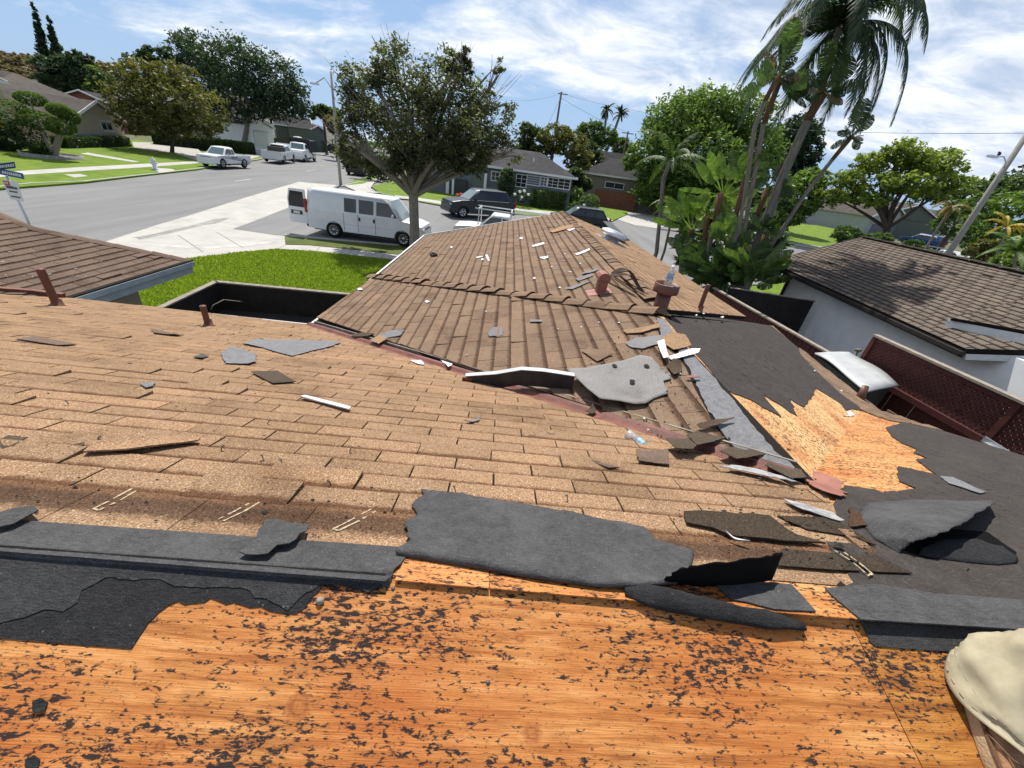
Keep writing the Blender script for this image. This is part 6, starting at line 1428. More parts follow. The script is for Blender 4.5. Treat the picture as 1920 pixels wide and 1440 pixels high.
# centre house: grey, hipped on the right, many-paned white windows
ctr = Ranch('grey_house', 'blue grey house with white many-paned windows behind the box hedge', at_depth(770, 293, 48), at_depth(1084, 333, 46), 9.0, 2.0, (0, 4.5), .5, M['siding_grey'], M['roof_grey'])
ctr.win(969, 326, 986, 352, 2, 3); ctr.win(989, 328, 1012, 349, 1, 4, glass=M['siding_grey']); ctr.win(1014, 331, 1026, 350, 2, 3, glass=M['siding_grey']); ctr.win(1027, 332, 1045, 353, 2, 3); ctr.win(1048, 334, 1067, 356, 2, 3); ctr.win(922, 321, 936, 340, 2, 2)
ctr.box('front_door', 887, 318, 908, 356, m_plain('grey_screen_door', (.11, .12, .115), .6, .2, 20)); ctr.box('porch_wall', 846, 314, 884, 352, M['siding_grey'], .45, .02)
for x in (849, 909): ctr.box('porch_post', x, 316+(x-849)*.12, x+2.2, 352+(x-849)*.09, M['white_paint'], -.1, .12, True)
ctr.box('bench', 855, 335, 876, 352, M['trim'], .2, .3, True); ctr.box('pale_panel', 837, 322, 842, 349, M['white_paint'], .2, .05, True)
mb = MB(); ph_ = ctr.P(ctr.face(998, 312)[0], 1.8, .8); mb.tube([ph_, ph_+Vector((0, 0, .5))], .05, 8); keep(mb.build('roof_vent', M['white_paint'], ctr.roof))
# second house to its right
r2 = Ranch('taupe_house', 'low taupe house with a brick planter right of the grey house', at_depth(1088, 322, 60), at_depth(1260, 346, 57), 9, 2.2, (3.5, 4.5), .5, M['taupe'], M['roof_dark'])
r2.win(1136, 340, 1168, 356, 2, 1); r2.box('brick_planter', 1117, 354, 1190, 384, M['brick'], -.6, .5, True)
r3 = Ranch('grey_house', 'far grey house with a white gable seen between the palms', at_depth(1105, 312, 75), at_depth(1190, 322, 75), 8, 2.6, (0, 0), .4, M['taupe'], M['roof_dark'])
mb = MB(); gq = at_depth(1128, 300, 70); mb.prism([gq+Vector((-1.7, 0, -.9)), gq+Vector((1.7, 0, -.9)), gq+Vector((0, 0, .1))], (0, 0, 0), (0, 4, 0)); keep(mb.build('gable_end', M['white_paint'], r3.root))
# left houses on the main street
lh = Ranch('beige_house', 'beige house with a big grey roof behind the cloud-pruned tree', at_depth(-60, 183, 44), at_depth(222, 213, 60), 16, 2.8, (0, 3), .5, M['stucco_beige'], M['roof_brown'])
gA = at_depth(140, 222, 45.0); gB = at_depth(236, 226, 54.0)
gbl = thing('garage_gable', None, None); gbl.parent = lh.root; zz = (gA.z+gB.z)/2
def gable_front(root, A, B, zE, rise, dep, wall, roof, trim, g):
    A = Vector((A.x, A.y, zE)); B = Vector((B.x, B.y, zE)); x = (B-A).normalized(); y = Vector((-x.y, x.x, 0)); L = (B-A).length; mid = (A+B)/2+Vector((0, 0, rise)); i_ = .35
    mb = MB(); a, b = A+x*i_, B-x*i_; mm = (a+b)/2+Vector((0, 0, rise*(1-2*i_/L))); mb.prism([Vector((a.x, a.y, g)), Vector((b.x, b.y, g)), b, mm, a], y*.35, y*dep); w = mb.build('wall', wall, root); keep(w)
    bm = bmesh.new(); V = [bm.verts.new(q) for q in (A, B, mid, A+y*dep, B+y*dep, mid+y*dep)]; bm.faces.new([V[i] for i in (0, 2, 5, 3)]); bm.faces.new([V[i] for i in (2, 1, 4, 5)]); bmesh.ops.solidify(bm, geom=bm.faces[:], thickness=-.12); keep(bm_obj('roof', bm, roof, root))
    mb = MB(); mb.bar(A-y*.03, mid-y*.03, .05, .24); mb.bar(mid-y*.03, B-y*.03, .05, .24); keep(mb.build('barge_board', trim, root))
    return A, x, y, L
gf = gable_front(lh.root, gA, gB, zz, 1.6, 9, M['stucco_beige'], M['roof_brown'], M['white_paint'], gz(45)-.2)
class Face:
    face = Ranch.face; win = Ranch.win; box = Ranch.box
    def __init__(s, A, x, y, root, over=.35): s.A, s.x, s.y, s.root, s.over = A, x, y, root, over; s.P = lambda u, v, z: s.A+s.x*u+s.y*v+Vector((0, 0, z))
bpy.data.objects.remove(gbl)
lf = Face(gf[0], gf[1], gf[2], lh.root); lf.win(186, 226, 213, 246, 2, 1, fw=.16, frame=M['fascia_blue']); lf.box('wainscot', 142, 250, 231, 266, m_plain('blue_grey_wainscot', (.20, .235, .25), .7, .1, 4), .33, .06, True)
nxt = Ranch('tall_house', 'tan house wall cut by the left picture edge', at_depth(-90, 140, 36), at_depth(14, 152, 40), 12, 1.8, (0, 0), .4, m_plain('tan_stucco', (.40, .33, .26), .9, .08, 3), M['roof_brown'])
gh = Ranch('garage_house', 'house with white panelled garage door behind the big dark tree', at_depth(395, 212, 80), at_depth(512, 238, 92), 13, 2.2, (0, 0), .4, M['stucco_beige'], M['roof_dark'])
ga = gable_front(gh.root, at_depth(468, 237, 76), at_depth(516, 240, 82), at_depth(490, 238, 79).z, .95, 8, M['stucco_white'], M['roof_dark'], M['white_paint'], gz(76)-.3)
gfc = Face(ga[0], ga[1], ga[2], gh.root); gfc.box('garage_door', 474, 245, 505, 276, M['white_paint'], .33, .04); gfc.win(476, 244, 503, 249, 4, 1, v=.28, fw=.05); gh.box('brick_wall', 395, 247, 452, 270, M['brick'], .4, .1)
dk = Ranch('green_house', 'dark green house with a flag by its gable', at_depth(512, 232, 104), at_depth(588, 243, 108), 10, 2.2, (0, 0), .4, M['siding_green'], M['roof_dark'])
gd = gable_front(dk.root, at_depth(582, 244, 101), at_depth(612, 246, 106), at_depth(596, 245, 103).z, 1.0, 6, M['siding_green'], M['roof_dark'], M['white_paint'], gz(100)-.3)
mb = MB(); fp = at_depth(588, 240, 99); mb.bar(fp, fp+Vector((-.6, 0, .9)), .03, .03); fl_ = mb.build('flag_pole', M['white_paint']); 
mb = MB()
for i in range(5): mb.box((fp.x-.15-.08*i, fp.y, fp.z+.30+.02*i), (.08, .03, .9-.05*i), mi=i % 2)
fg = mb.build('flag', [M['lamp_red'], M['white_paint']], fl_); tag(fl_, 'small red and white flag hanging beside the green house gable', 'flag')
fw_ = thing('garden_wall', 'brown slatted wall in front of the green house', 'wall', at_depth(515, 270, 93)); fw_.location.z = gz(93)
a_, b_ = at_depth(512, 258, 92), at_depth(556, 262, 96)
for i in range(14):
    p, q = a_.lerp(b_, i/14), a_.lerp(b_, (i+.94)/14); mb = MB(); mb.bar((p.x, p.y, 1.9), (q.x, q.y, 1.9), .08, 2.4); keep(mb.build('wall_board', M['cap_grey'] if i % 3 == 9 else m_plain('brown_boards', (.07, .05, .035), .8, .3, 5) if i == 0 else bpy.data.materials['brown_boards'], fw_))
# far right green house and its garage
gr = Ranch('green_house', 'dark green house behind the spreading tree at right', at_depth(1535, 388, 92), at_depth(1640, 407, 80), 20, 3.0, (3, 0), .4, M['siding_green'], M['roof_brown'])
gr.win(1588, 405, 1610, 420, 2, 1, fw=.1)
gg = gable_front(gr.root, at_depth(1634, 409, 76), at_depth(1712, 410, 84), at_depth(1655, 409, 78).z, 2.2, 14, m_plain('pale_grey_siding', (.30, .32, .33), .8, .1, 3), M['roof_brown'], M['white_paint'], gz(76))
gw = Face(gg[0], gg[1], gg[2], gr.root); gw.box('garage_door', 1640, 414, 1668, 445, M['siding_grey'], .33, .05); gw.win(1636, 415, 1660, 421, 3, 1, v=.26, fw=.05)
g2 = Ranch('garage', 'white walled garage right of the spreading tree', at_depth(1700, 398, 98), at_depth(1770, 418, 90), 12, 1.8, (0, 0), .3, M['stucco_white'], M['roof_brown'])
r5 = Ranch('brown_house', 'brown roofed house behind the yellow green street tree', at_depth(228, 195, 76), at_depth(330, 232, 86), 13, 2.0, (0, 0), .4, M['brick'], M['roof_dark'])
# ================================================================== TREES AND PLANTS
def bark(name, c, sc=9): 
    m = mat(name, c, .95, 0, .15); t = NT(m); n = t.noise(t.mapping(t.obj(), (3, 3, .5)), sc, 6, .7); t.col(t.ramp(n, [(.3, tuple(x*.5 for x in c)), (.7, tuple(x*1.3 for x in c))])); t.bump(n, .6, .03); return m
M['bark'] = bark('grey_brown_bark', (.25, .22, .185)); M['bark_dark'] = bark('dark_bark', (.075, .06, .05)); M['bark_palm'] = bark('palm_bark', (.20, .18, .155), 5); M['bark_red'] = bark('brown_leaf_scar_bark', (.15, .085, .05), 7)
LF = dict(dark=m_leaf('leaf_dark_green', (0.018, 0.028, 0.013), (0.045, 0.067, 0.023), (0.109, 0.134, 0.045)), street=m_leaf('leaf_brown_green', (0.028, 0.033, 0.017), (0.079, 0.090, 0.038), (0.192, 0.198, 0.090), .48), olive=m_leaf('leaf_olive', (0.038, 0.045, 0.013), (0.109, 0.109, 0.026), (0.243, 0.218, 0.051)),
    mid=m_leaf('leaf_mid_green', (0.028, 0.054, 0.013), (0.070, 0.122, 0.028), (0.154, 0.218, 0.058)), bright=m_leaf('leaf_bright_green', (0.038, 0.077, 0.013), (0.109, 0.186, 0.032), (0.243, 0.320, 0.077)),
    blue=m_leaf('leaf_deep_green', (0.013, 0.028, 0.015), (0.036, 0.064, 0.031), (0.083, 0.122, 0.058)), lime=m_leaf('leaf_yellow_green', (0.051, 0.083, 0.013), (0.154, 0.211, 0.032), (0.333, 0.384, 0.090), .45), yellow=m_leaf('leaf_yellow', (0.192, 0.154, 0.015), (0.410, 0.307, 0.026), (0.640, 0.538, 0.077)), hedge=m_leaf('leaf_hedge', (0.015, 0.031, 0.010), (0.038, 0.070, 0.018), (0.077, 0.128, 0.032)), gold=m_leaf('leaf_dying_gold', (0.077, 0.077, 0.015), (0.179, 0.134, 0.026), (0.358, 0.230, 0.038)), dry=m_leaf('leaf_dry', (0.090, 0.070, 0.038), (0.179, 0.141, 0.077), (0.282, 0.230, 0.141)))
def lobe(px, py, rx, ry, Y, dy=0.0, ky=1.0):
    c = at_depth(px, py, Y+dy); s = (c-CAM).dot(FW)/F_PX; return (c, (rx*s, (rx+ry)/2*s*ky, ry*s/1.08))
def crown(name, parent, lobes, n, size, m, seed=1, clump=22, cr=.42, hole=.35, asp=2.0, droop=0.0, shell=.5):
    r = np.random.default_rng(seed); vol = np.array([l[1][0]*l[1][1]+l[1][0]*l[1][2] for l in lobes]); vol = vol/vol.sum(); nc = max(4, n//clump); out = []; tn = []
    for (c, rad), w in zip(lobes, vol):
        k = max(2, int(nc*w)); d = r.normal(size=(k, 3)); d /= np.linalg.norm(d, axis=1)[:, None]; q = d*(shell+(1-shell)*r.uniform(0, 1, (k, 1))**.6)
        rad = np.array(rad); cc = np.array(c)+q*rad
        keep_ = np.array([noise.noise(Vector(p*.9+seed)) > -hole for p in cc]); cc = cc[keep_]; q = q[keep_]
        for p, dd in zip(cc, q):
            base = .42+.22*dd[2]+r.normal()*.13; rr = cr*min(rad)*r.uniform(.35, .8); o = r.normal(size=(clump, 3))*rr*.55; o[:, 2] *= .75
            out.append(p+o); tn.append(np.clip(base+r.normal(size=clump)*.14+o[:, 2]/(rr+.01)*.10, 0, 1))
    P = np.concatenate(out); T = np.concatenate(tn); N = len(P); u = r.normal(size=(N, 3)); u[:, 2] = u[:, 2]*.6-droop; u /= np.linalg.norm(u, axis=1)[:, None]; v = r.normal(size=(N, 3)); v -= (v*u).sum(1)[:, None]*u; v /= np.linalg.norm(v, axis=1)[:, None]
    s = size*r.uniform(.6, 1.35, (N, 1)); a = u*s*.5*asp**.5*1.2; b = v*s*.5/asp**.5
    V = np.stack([P-a, P+b*.9-a*.1, P+a, P-b*.9-a*.1], 1).reshape(-1, 3); return np_mesh(name, V, 4, m, np.repeat(T, 4), parent)
def limb(mb, a, b, r0, r1, bend=.12, n=6, r=None, seg=8):
    r = r or rng; L = (b-a).length; off = Vector((r.uniform(-1, 1), r.uniform(-1, 1), r.uniform(.1, .9)))*L*bend; pts = [a.lerp(b, i/n)+off*math.sin(math.pi*i/n) for i in range(n+1)]; mb.tube(pts, [r0+(r1-r0)*(i/n)**.8 for i in range(n+1)], seg, cap=False); return pts
def tree(name, label, base, fork, lobes, n, size, leaf, tr=.22, barkm='bark', group=None, seed=1, limbs=True, twigs=0, **k):
    t = thing(name, label, 'tree', base, 0, group); mb = MB(); r = random.Random(seed); b0 = base-Vector((0, 0, .2))
    mb.tube([b0, b0.lerp(fork, .12), b0.lerp(fork, .5)+Vector((r.uniform(-.05, .05), 0, 0)), fork], [tr*1.5, tr*1.1, tr*.95, tr*.9], 12, cap=False)
    if limbs:
        for c, rad in lobes:
            p = limb(mb, fork-Vector((0, 0, tr*.5)), c+Vector((0, 0, -rad[2]*.1)), tr*.62, tr*.12, .12, 6, r)
            for q in range(3):
                e = c+Vector((r.uniform(-1, 1)*rad[0], r.uniform(-1, 1)*rad[1], r.uniform(-.3, 1)*rad[2]))*.8; limb(mb, p[3+q % 2], e, tr*.22, tr*.05, .1, 4, r, 6)
            for q in range(twigs):
                e = c+Vector((r.uniform(-1.1, 1.1)*rad[0], r.uniform(-1, 1)*rad[1], r.uniform(.5, 1.35)*rad[2])); limb(mb, p[5], e, tr*.07, tr*.02, .05, 3, r, 4)
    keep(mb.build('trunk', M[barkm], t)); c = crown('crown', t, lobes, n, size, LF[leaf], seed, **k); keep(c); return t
def bush(name, label, cat, lobes, n, size, leaf, seed, group=None, **k):
    b = crown(name, None, lobes, n, size, LF[leaf], seed, **({'shell': .6, 'hole': .6, 'cr': .3}|k)); return tag(b, label, cat, group)
# --- the street tree in front of the van
b = G(778, 472); Yc = b.y
tree('street_tree', 'tall street tree with forked trunk and bare twigs beside the van', b, at_depth(775, 362, Yc),
     [lobe(700, 205, 52, 62, Yc, .6), lobe(738, 130, 42, 56, Yc, .3), lobe(800, 180, 66, 66, Yc, -.6), lobe(845, 130, 40, 34, Yc, .4), lobe(885, 205, 58, 56, Yc, .6), lobe(935, 250, 36, 38, Yc, 0), lobe(935, 138, 14, 26, Yc, .2), lobe(876, 110, 14, 30, Yc, .2), lobe(660, 240, 26, 50, Yc, .6), lobe(705, 295, 44, 30, Yc, -.5), lobe(765, 270, 64, 50, Yc, -1.2), lobe(850, 285, 76, 38, Yc, -.8), lobe(925, 300, 40, 22, Yc, -.2), lobe(655, 170, 34, 44, Yc, .8), lobe(630, 250, 26, 26, Yc, .3), lobe(700, 312, 56, 24, Yc, .4), lobe(655, 292, 30, 24, Yc, .8), lobe(745, 300, 40, 22, Yc, -1.0), lobe(890, 312, 50, 18, Yc, -.9), lobe(965, 290, 24, 18, Yc, -.3), lobe(945, 190, 26, 40, Yc, .4), lobe(700, 150, 40, 40, Yc, -.4), lobe(810, 250, 70, 56, Yc, 1.0), lobe(880, 250, 50, 44, Yc, -1.2)],
     62000, .10, 'street', .24, 'bark', None, 5, True, 6, clump=20, cr=.46, hole=.08, shell=.10)
# --- across the main street
b = G(322, 288); tree('street_tree', 'rounded yellow green street tree behind the hydrant', b, at_depth(322, 258, b.y), [lobe(300, 170, 72, 48, b.y), lobe(350, 200, 68, 48, b.y, -.8), lobe(255, 190, 48, 44, b.y, .5), lobe(285, 225, 66, 32, b.y, -.8), lobe(375, 230, 44, 28, b.y), lobe(260, 140, 40, 22, b.y), lobe(330, 150, 48, 30, b.y)], 15000, .26, 'olive', .2, 'bark_dark', None, 6, clump=20, droop=.3)
b = G(455, 280); tree('shade_tree', 'huge dark windblown tree over the garage house', b, at_depth(468, 214, b.y), [lobe(380, 105, 58, 38, b.y), lobe(440, 125, 66, 48, b.y, -2), lobe(510, 150, 60, 48, b.y), lobe(545, 190, 36, 34, b.y, -1), lobe(450, 180, 80, 40, b.y, -3), lobe(400, 165, 60, 50, b.y, 2), lobe(350, 90, 30, 26, b.y, 1), lobe(520, 195, 50, 30, b.y, 2)], 27000, .32, 'blue', .38, 'bark', None, 7, clump=20, droop=.35)
YT = 105
tree('background_tree', 'dark bushy tree peeking left of the huge dark one', Vector((at_depth(285, 240, 105).x, 105, gz(105))), at_depth(288, 180, 105), [lobe(290, 102, 26, 14, 105), lobe(270, 130, 30, 30, 105), lobe(310, 130, 34, 34, 105)], 3000, .6, 'blue', .3, seed=8, group=None)
# cypresses
for i, (x, y, hx, hy, w) in enumerate(((96, 168, 65, 18, 9), (124, 168, 92, 38, 9))):
    Y = 125; p = at_depth(x, y, Y); q = at_depth(hx, hy, Y); q.x = p.x+(q.x-p.x); lb = []
    for k in range(9): t = k/8; c = p.lerp(q, t); s = (c-CAM).dot(FW)/F_PX; rr = w*1.6*s*(1-t*.88)**.8; lb.append((c, (rr, rr, (q-p).length/13)))
    c = thing('cypress_tree', ('taller slender cypress leaning at the far left skyline', 'shorter slender cypress touching the taller one')[i], 'tree', (p.x, p.y, gz(Y))); keep(crown('crown', c, lb, 9000, .5, LF['blue'], 9+i, clump=14, hole=.95, shell=.3, droop=-.8)); mb = MB(); mb.tube([(p.x, p.y, gz(Y)), p], .25, 8); keep(mb.build('trunk', M['bark_dark'], c))
# hillside and trees on the left skyline
hv = []; hf = []
for j, (Y, zz) in enumerate(((130, 1), (155, 5.5), (195, 12), (260, 16))):
    for i in range(13): x = -340+i*28; k = max(0, min(1, (-x-72)/80)); hv.append((x, Y, gz(Y)-1+zz*k+1.2*math.sin(i*1.7+j)*k))
for j in range(3):
    for i in range(12): a = j*13+i; hf.append((a, a+1, a+14, a+13))
o = mesh_obj('hill', hv, hf, m_plain('dry_hillside', (.075, .075, .055), .95, .5, .5), None, True); o['kind'] = 'structure'
bush('hillside_scrub', 'brownish scrub covering the hill at the far left', 'scrub', [lobe(20, 118, 36, 12, 142), lobe(70, 122, 36, 12, 142), lobe(10, 138, 40, 14, 136), lobe(60, 140, 40, 10, 136), lobe(120, 112, 40, 12, 205), lobe(170, 124, 40, 12, 205), lobe(20, 110, 40, 8, 225), lobe(80, 114, 40, 8, 225), lobe(0, 112, 40, 10, 200), lobe(60, 118, 50, 8, 200), lobe(40, 112, 50, 10, 190), lobe(130, 120, 40, 10, 180), lobe(215, 135, 30, 14, 145)], 20000, .75, 'dry', 21)
tree('background_tree', 'dark spreading tree below the cypresses', Vector((at_depth(110, 180, 112).x, 112, gz(112))), at_depth(112, 165, 112), [lobe(95, 125, 30, 18, 112), lobe(130, 130, 32, 22, 112), lobe(150, 112, 26, 14, 112), lobe(165, 150, 30, 22, 112), lobe(115, 152, 40, 18, 112)], 7500, .55, 'blue', .35, seed=22, droop=.2)
tree('background_tree', 'pale grey green tree left of the yellow green street tree', Vector((at_depth(190, 200, 100).x, 100, gz(100))), at_depth(192, 170, 100), [lobe(190, 150, 20, 24, 100), lobe(205, 165, 18, 22, 100), lobe(180, 172, 18, 14, 100)], 2500, .5, 'mid', .2, seed=23)
# --- cloud pruned tree in its ring planter
b = G(100, 297); pads = [(57, 185, 25, 12), (14, 208, 38, 21), (72, 226, 31, 17), (113, 237, 24, 15), (110, 206, 19, 11), (130, 218, 15, 14), (50, 250, 26, 24)]
ct = thing('topiary_tree', 'cloud-pruned tree with round foliage pads in a ring planter', 'tree', b); mb = MB(); rr_ = random.Random(3)
for x, y, a, c_ in pads:
    c = at_depth(x, y+c_*.6, b.y+rr_.uniform(-.6, .6)); limb(mb, b+Vector((rr_.uniform(-.2, .2), 0, 0)), c, .13, .04, .08, 6, rr_)
keep(mb.build('trunk', M['bark'], ct))
for i, (x, y, a, c_) in enumerate(pads): keep(crown('foliage_pad', ct, [lobe(x, y, a, c_, b.y, rr_.uniform(-.4, .4))], 6500, .085, LF['hedge' if i == 6 else 'bright'], 30+i, clump=10, hole=.95, shell=.9, cr=.07))
mb = MB(); s_ = (b-CAM).dot(FW)/F_PX; R0 = 42*s_
mb.lathe([(R0, -.05), (R0, .32), (R0-.16, .32), (R0-.16, .2), (0, .22)], b, 28); tag(mb.build('ring_planter', m_plain('grey_block_wall', (.22, .21, .19), .9, .3, 6)), 'low round block planter holding the cloud-pruned tree', 'planter')
bush('planter_grass', 'spiky grass plant beside the cloud-pruned trunk', 'plant', [lobe(80, 282, 14, 10, b.y)], 900, .3, 'mid', 40, asp=8, droop=-.6)
bush('dark_bush', 'dark round bush left of the ring planter', 'bush', [lobe(14, 262, 26, 18, b.y+.5), lobe(0, 278, 20, 12, b.y)], 3500, .14, 'hedge', 41); bush('brown_bush', 'brownish drooping bush at the left picture edge', 'bush', [lobe(8, 240, 24, 14, b.y+1)], 2000, .16, 'olive', 42)
def box_hedge(name, label, pA, pB, h, d, n, leaf='hedge', seed=1, size=.09):
    """a clipped hedge between two ground pixels"""
    A, B = pA, pB; x = (B-A).normalized(); y = Vector((-x.y, x.x, 0)); L = (B-A).length; r = np.random.default_rng(seed); P = []
    for _ in range(n):
        u, v, w = r.uniform(0, L), r.uniform(0, d), r.uniform(0, h); f = r.integers(0, 4)
        if f == 0: v = r.normal()*.03
        elif f == 1: w = h+r.normal()*.04
        elif f == 2: u = (0 if r.uniform() < .5 else L)+r.normal()*.04
        else: v = d
        q = A+x*u+y*v; P.append((q.x, q.y, gz(q.y)+w))
    P = np.array(P); N = len(P); u = r.normal(size=(N, 3)); u /= np.linalg.norm(u, axis=1)[:, None]; v = np.cross(u, r.normal(size=(N, 3))); v /= np.linalg.norm(v, axis=1)[:, None]; s = size*r.uniform(.6, 1.3, (N, 1))
    V = np.stack([P-u*s, P+v*s*.6, P+u*s, P-v*s*.6], 1).reshape(-1, 3)
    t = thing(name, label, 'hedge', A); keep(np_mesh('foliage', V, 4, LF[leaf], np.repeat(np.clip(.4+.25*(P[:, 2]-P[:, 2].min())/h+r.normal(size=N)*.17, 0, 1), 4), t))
    mb = MB(); q = [A+x*.1+y*.1, B-x*.1+y*.1, B-x*.1+y*(d-.08), A+x*.1+y*(d-.08)]; mb.prism([(p.x, p.y, gz(p.y)) for p in q], (0, 0, 0), (0, 0, h-.08)); keep(mb.build('branches', M['bark_dark'], t)); return t
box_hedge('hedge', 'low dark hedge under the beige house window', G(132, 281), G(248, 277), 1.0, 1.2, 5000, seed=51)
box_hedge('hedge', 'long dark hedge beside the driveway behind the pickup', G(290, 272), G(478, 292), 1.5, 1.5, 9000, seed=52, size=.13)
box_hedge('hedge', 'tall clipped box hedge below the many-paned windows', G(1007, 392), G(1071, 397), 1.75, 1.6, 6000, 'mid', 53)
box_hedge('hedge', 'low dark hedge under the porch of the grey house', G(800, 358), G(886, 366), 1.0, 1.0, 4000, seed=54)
bush('round_bush', 'clipped round bush right of the box hedge', 'bush', [lobe(1105, 382, 18, 17, 44)], 3500, .10, 'mid', 55, shell=.85, hole=.95); bush('round_bush', 'bright green bush between box hedge and round bush', 'bush', [lobe(1082, 365, 12, 13, 46)], 1500, .14, 'bright', 56)
bush('flower_bush', 'white flowering bush in front of the round bush', 'bush', [lobe(1078, 388, 12, 9, 43)], 900, .14, 'mid', 57); bush('tall_bush', 'tall dark bush growing against the grey house', 'bush', [lobe(949, 345, 17, 26, 46), lobe(952, 325, 13, 10, 46)], 4200, .13, 'hedge', 58)
bush('low_bush', 'yellowish low bush behind the dark blue SUV', 'bush', [lobe(922, 361, 22, 7, 43)], 1500, .12, 'olive', 59); bush('rose_bush', 'rose bush with white blooms left of the box hedge', 'bush', [lobe(982, 368, 18, 12, 44)], 1600, .10, 'hedge', 60)
bush('red_flower_bush', 'small bush with red flowers at the lawn edge left of the SUV', 'bush', [lobe(861, 370, 8, 8, 42)], 500, .12, 'olive', 61)
wf = mat('white_petals', (.75, .74, .70), .7); rfm = mat('red_petals', (.5, .05, .02), .7)
def blooms(name, label, spots, m, Y, r_, seed):
    mb = MB(); rr = random.Random(seed)
    for x, y in spots:
        c = at_depth(x+rr.uniform(-1, 1), y+rr.uniform(-1, 1), Y); mb.lathe([(0, -r_), (r_*.8, -r_*.5), (r_, 0), (r_*.7, r_*.6), (0, r_*.7)], c, 7)
    o = mb.build(name, m); o['kind'] = 'stuff'; o['label'] = label; return o
blooms('blossoms', 'white blooms on the bushes by the box hedge', [(966, 365), (975, 360), (984, 358), (990, 364), (978, 370), (1072, 385), (1080, 382), (1085, 388), (1076, 392), (1095, 385), (945, 368), (950, 371)], wf, 43.2, .16, 4)
blooms('blossoms', 'red blooms on the small bush by the lawn', [(858, 366), (864, 364), (862, 371), (868, 369), (855, 371)], rfm, 41.4, .2, 5)
# --- young tree at the corner and trees behind the houses
b = G(692, 337); tree('young_tree', 'slim young tree on the corner parkway before the dark hatchback', b, at_depth(693, 315, b.y), [lobe(690, 285, 24, 22, b.y), lobe(710, 300, 18, 16, b.y), lobe(672, 302, 16, 12, b.y)], 3200, .16, 'mid', .06, seed=70, clump=14)
BT = 'trees behind the grey house'
for i, (lab, Y, lobes, leaf) in enumerate((
    ('dark conical shrubby tree just right of the street tree crown', 62, [(985, 260, 16, 30), (1000, 265, 22, 26), (975, 290, 22, 18)], 'dark'),
    ('brownish green tree over the ridge of the grey house', 60, [(1040, 258, 36, 24), (1070, 275, 34, 26), (1020, 270, 30, 22), (1085, 300, 30, 18)], 'olive'),
    ('dark tree between the grey house and the palms', 66, [(1095, 290, 30, 26), (1110, 305, 26, 18)], 'dark'),
    ('round green tree behind the twin palm trunks', 85, [(1110, 250, 28, 22), (1135, 262, 22, 20), (1090, 262, 18, 18)], 'mid'),
    ('hazy tree right of the twin palms', 110, [(1165, 275, 18, 16), (1150, 262, 12, 10)], 'mid'),
    ('low dark tree in front of the taupe house', 52, [(1078, 332, 14, 16), (1095, 345, 14, 12)], 'dark'),
    ('bushy tree on the far side of the street end', 95, [(605, 208, 18, 10), (625, 214, 18, 10), (590, 216, 12, 8)], 'mid'),
    ('reddish brown tree beside the green house', 82, [(628, 236, 12, 14), (618, 226, 10, 8)], 'dry'),
    ('dark tree mass behind the street tree trunk', 70, [(720, 280, 40, 24), (780, 275, 50, 26), (850, 280, 50, 20), (660, 262, 30, 16)], 'dark'))):
    lb = [lobe(*l, Y, rng.uniform(-1, 1)) for l in lobes]; c0 = lb[0][0]; bs = Vector((c0.x, c0.y, gz(c0.y))); tree('background_tree', lab, bs, Vector((c0.x, c0.y, max(bs.z+1, c0.z-lb[0][1][2]))), lb, 4200, .32 if Y < 80 else .42, leaf, .25, 'bark_dark', None, 80+i)
b = G(1296, 398); b = Vector((b.x, 56, gz(56))); b.x = at_depth(1310, 380, 56).x
tree('shade_tree', 'large bright green tree behind the small palm', b, at_depth(1305, 345, 56), [lobe(1270, 235, 62, 52, 56), lobe(1330, 215, 60, 46, 56, 1), lobe(1235, 290, 55, 55, 56, -1), lobe(1300, 290, 80, 60, 56, -2), lobe(1390, 225, 52, 52, 56), lobe(1400, 290, 60, 60, 56, 1), lobe(1240, 350, 50, 40, 56, -1), lobe(1310, 360, 60, 40, 56), lobe(1180, 300, 12, 20, 56), lobe(1350, 330, 60, 60, 56, -1)], 46000, .32, 'bright', .4, 'bark_dark', None, 95, clump=18, droop=.3, hole=.5)
b = Vector((at_depth(1488, 400, 60).x, 60, gz(60))); tree('background_tree', 'dark round tree behind the tall banana trunks', b, at_depth(1490, 320, 60), [lobe(1490, 255, 34, 36, 60), lobe(1475, 290, 34, 36, 60), lobe(1510, 280, 28, 40, 60), lobe(1485, 320, 30, 20, 60)], 12000, .30, 'blue', .3, 'bark_dark', None, 96, hole=.5)
bush('bush', 'broad bright green bush between trunk and green house', 'bush', [lobe(1500, 365, 46, 40, 46), lobe(1475, 400, 40, 26, 46), lobe(1520, 340, 30, 24, 46)], 8000, .3, 'bright', 97)
b = G(1668, 452); Yt = 42; b = Vector((at_depth(1668, 455, Yt).x, Yt, gz(Yt)))
tree('spreading_tree', 'wide spreading tree with dark forked limbs by the blue SUV', b, at_depth(1664, 425, Yt), [lobe(1600, 340, 52, 20, Yt), lobe(1650, 310, 56, 22, Yt, 1), lobe(1700, 285, 44, 24, Yt), lobe(1750, 310, 60, 26, Yt, -1), lobe(1790, 345, 44, 20, Yt), lobe(1560, 370, 40, 18, Yt, 1), lobe(1700, 345, 66, 20, Yt, -2), lobe(1740, 365, 50, 18, Yt, 1), lobe(1620, 370, 50, 16, Yt, -1), lobe(1770, 285, 26, 14, Yt, 1)], 26000, .23, 'lime', .34, 'bark_dark', None, 98, clump=26, cr=.55, hole=.15, shell=.2)
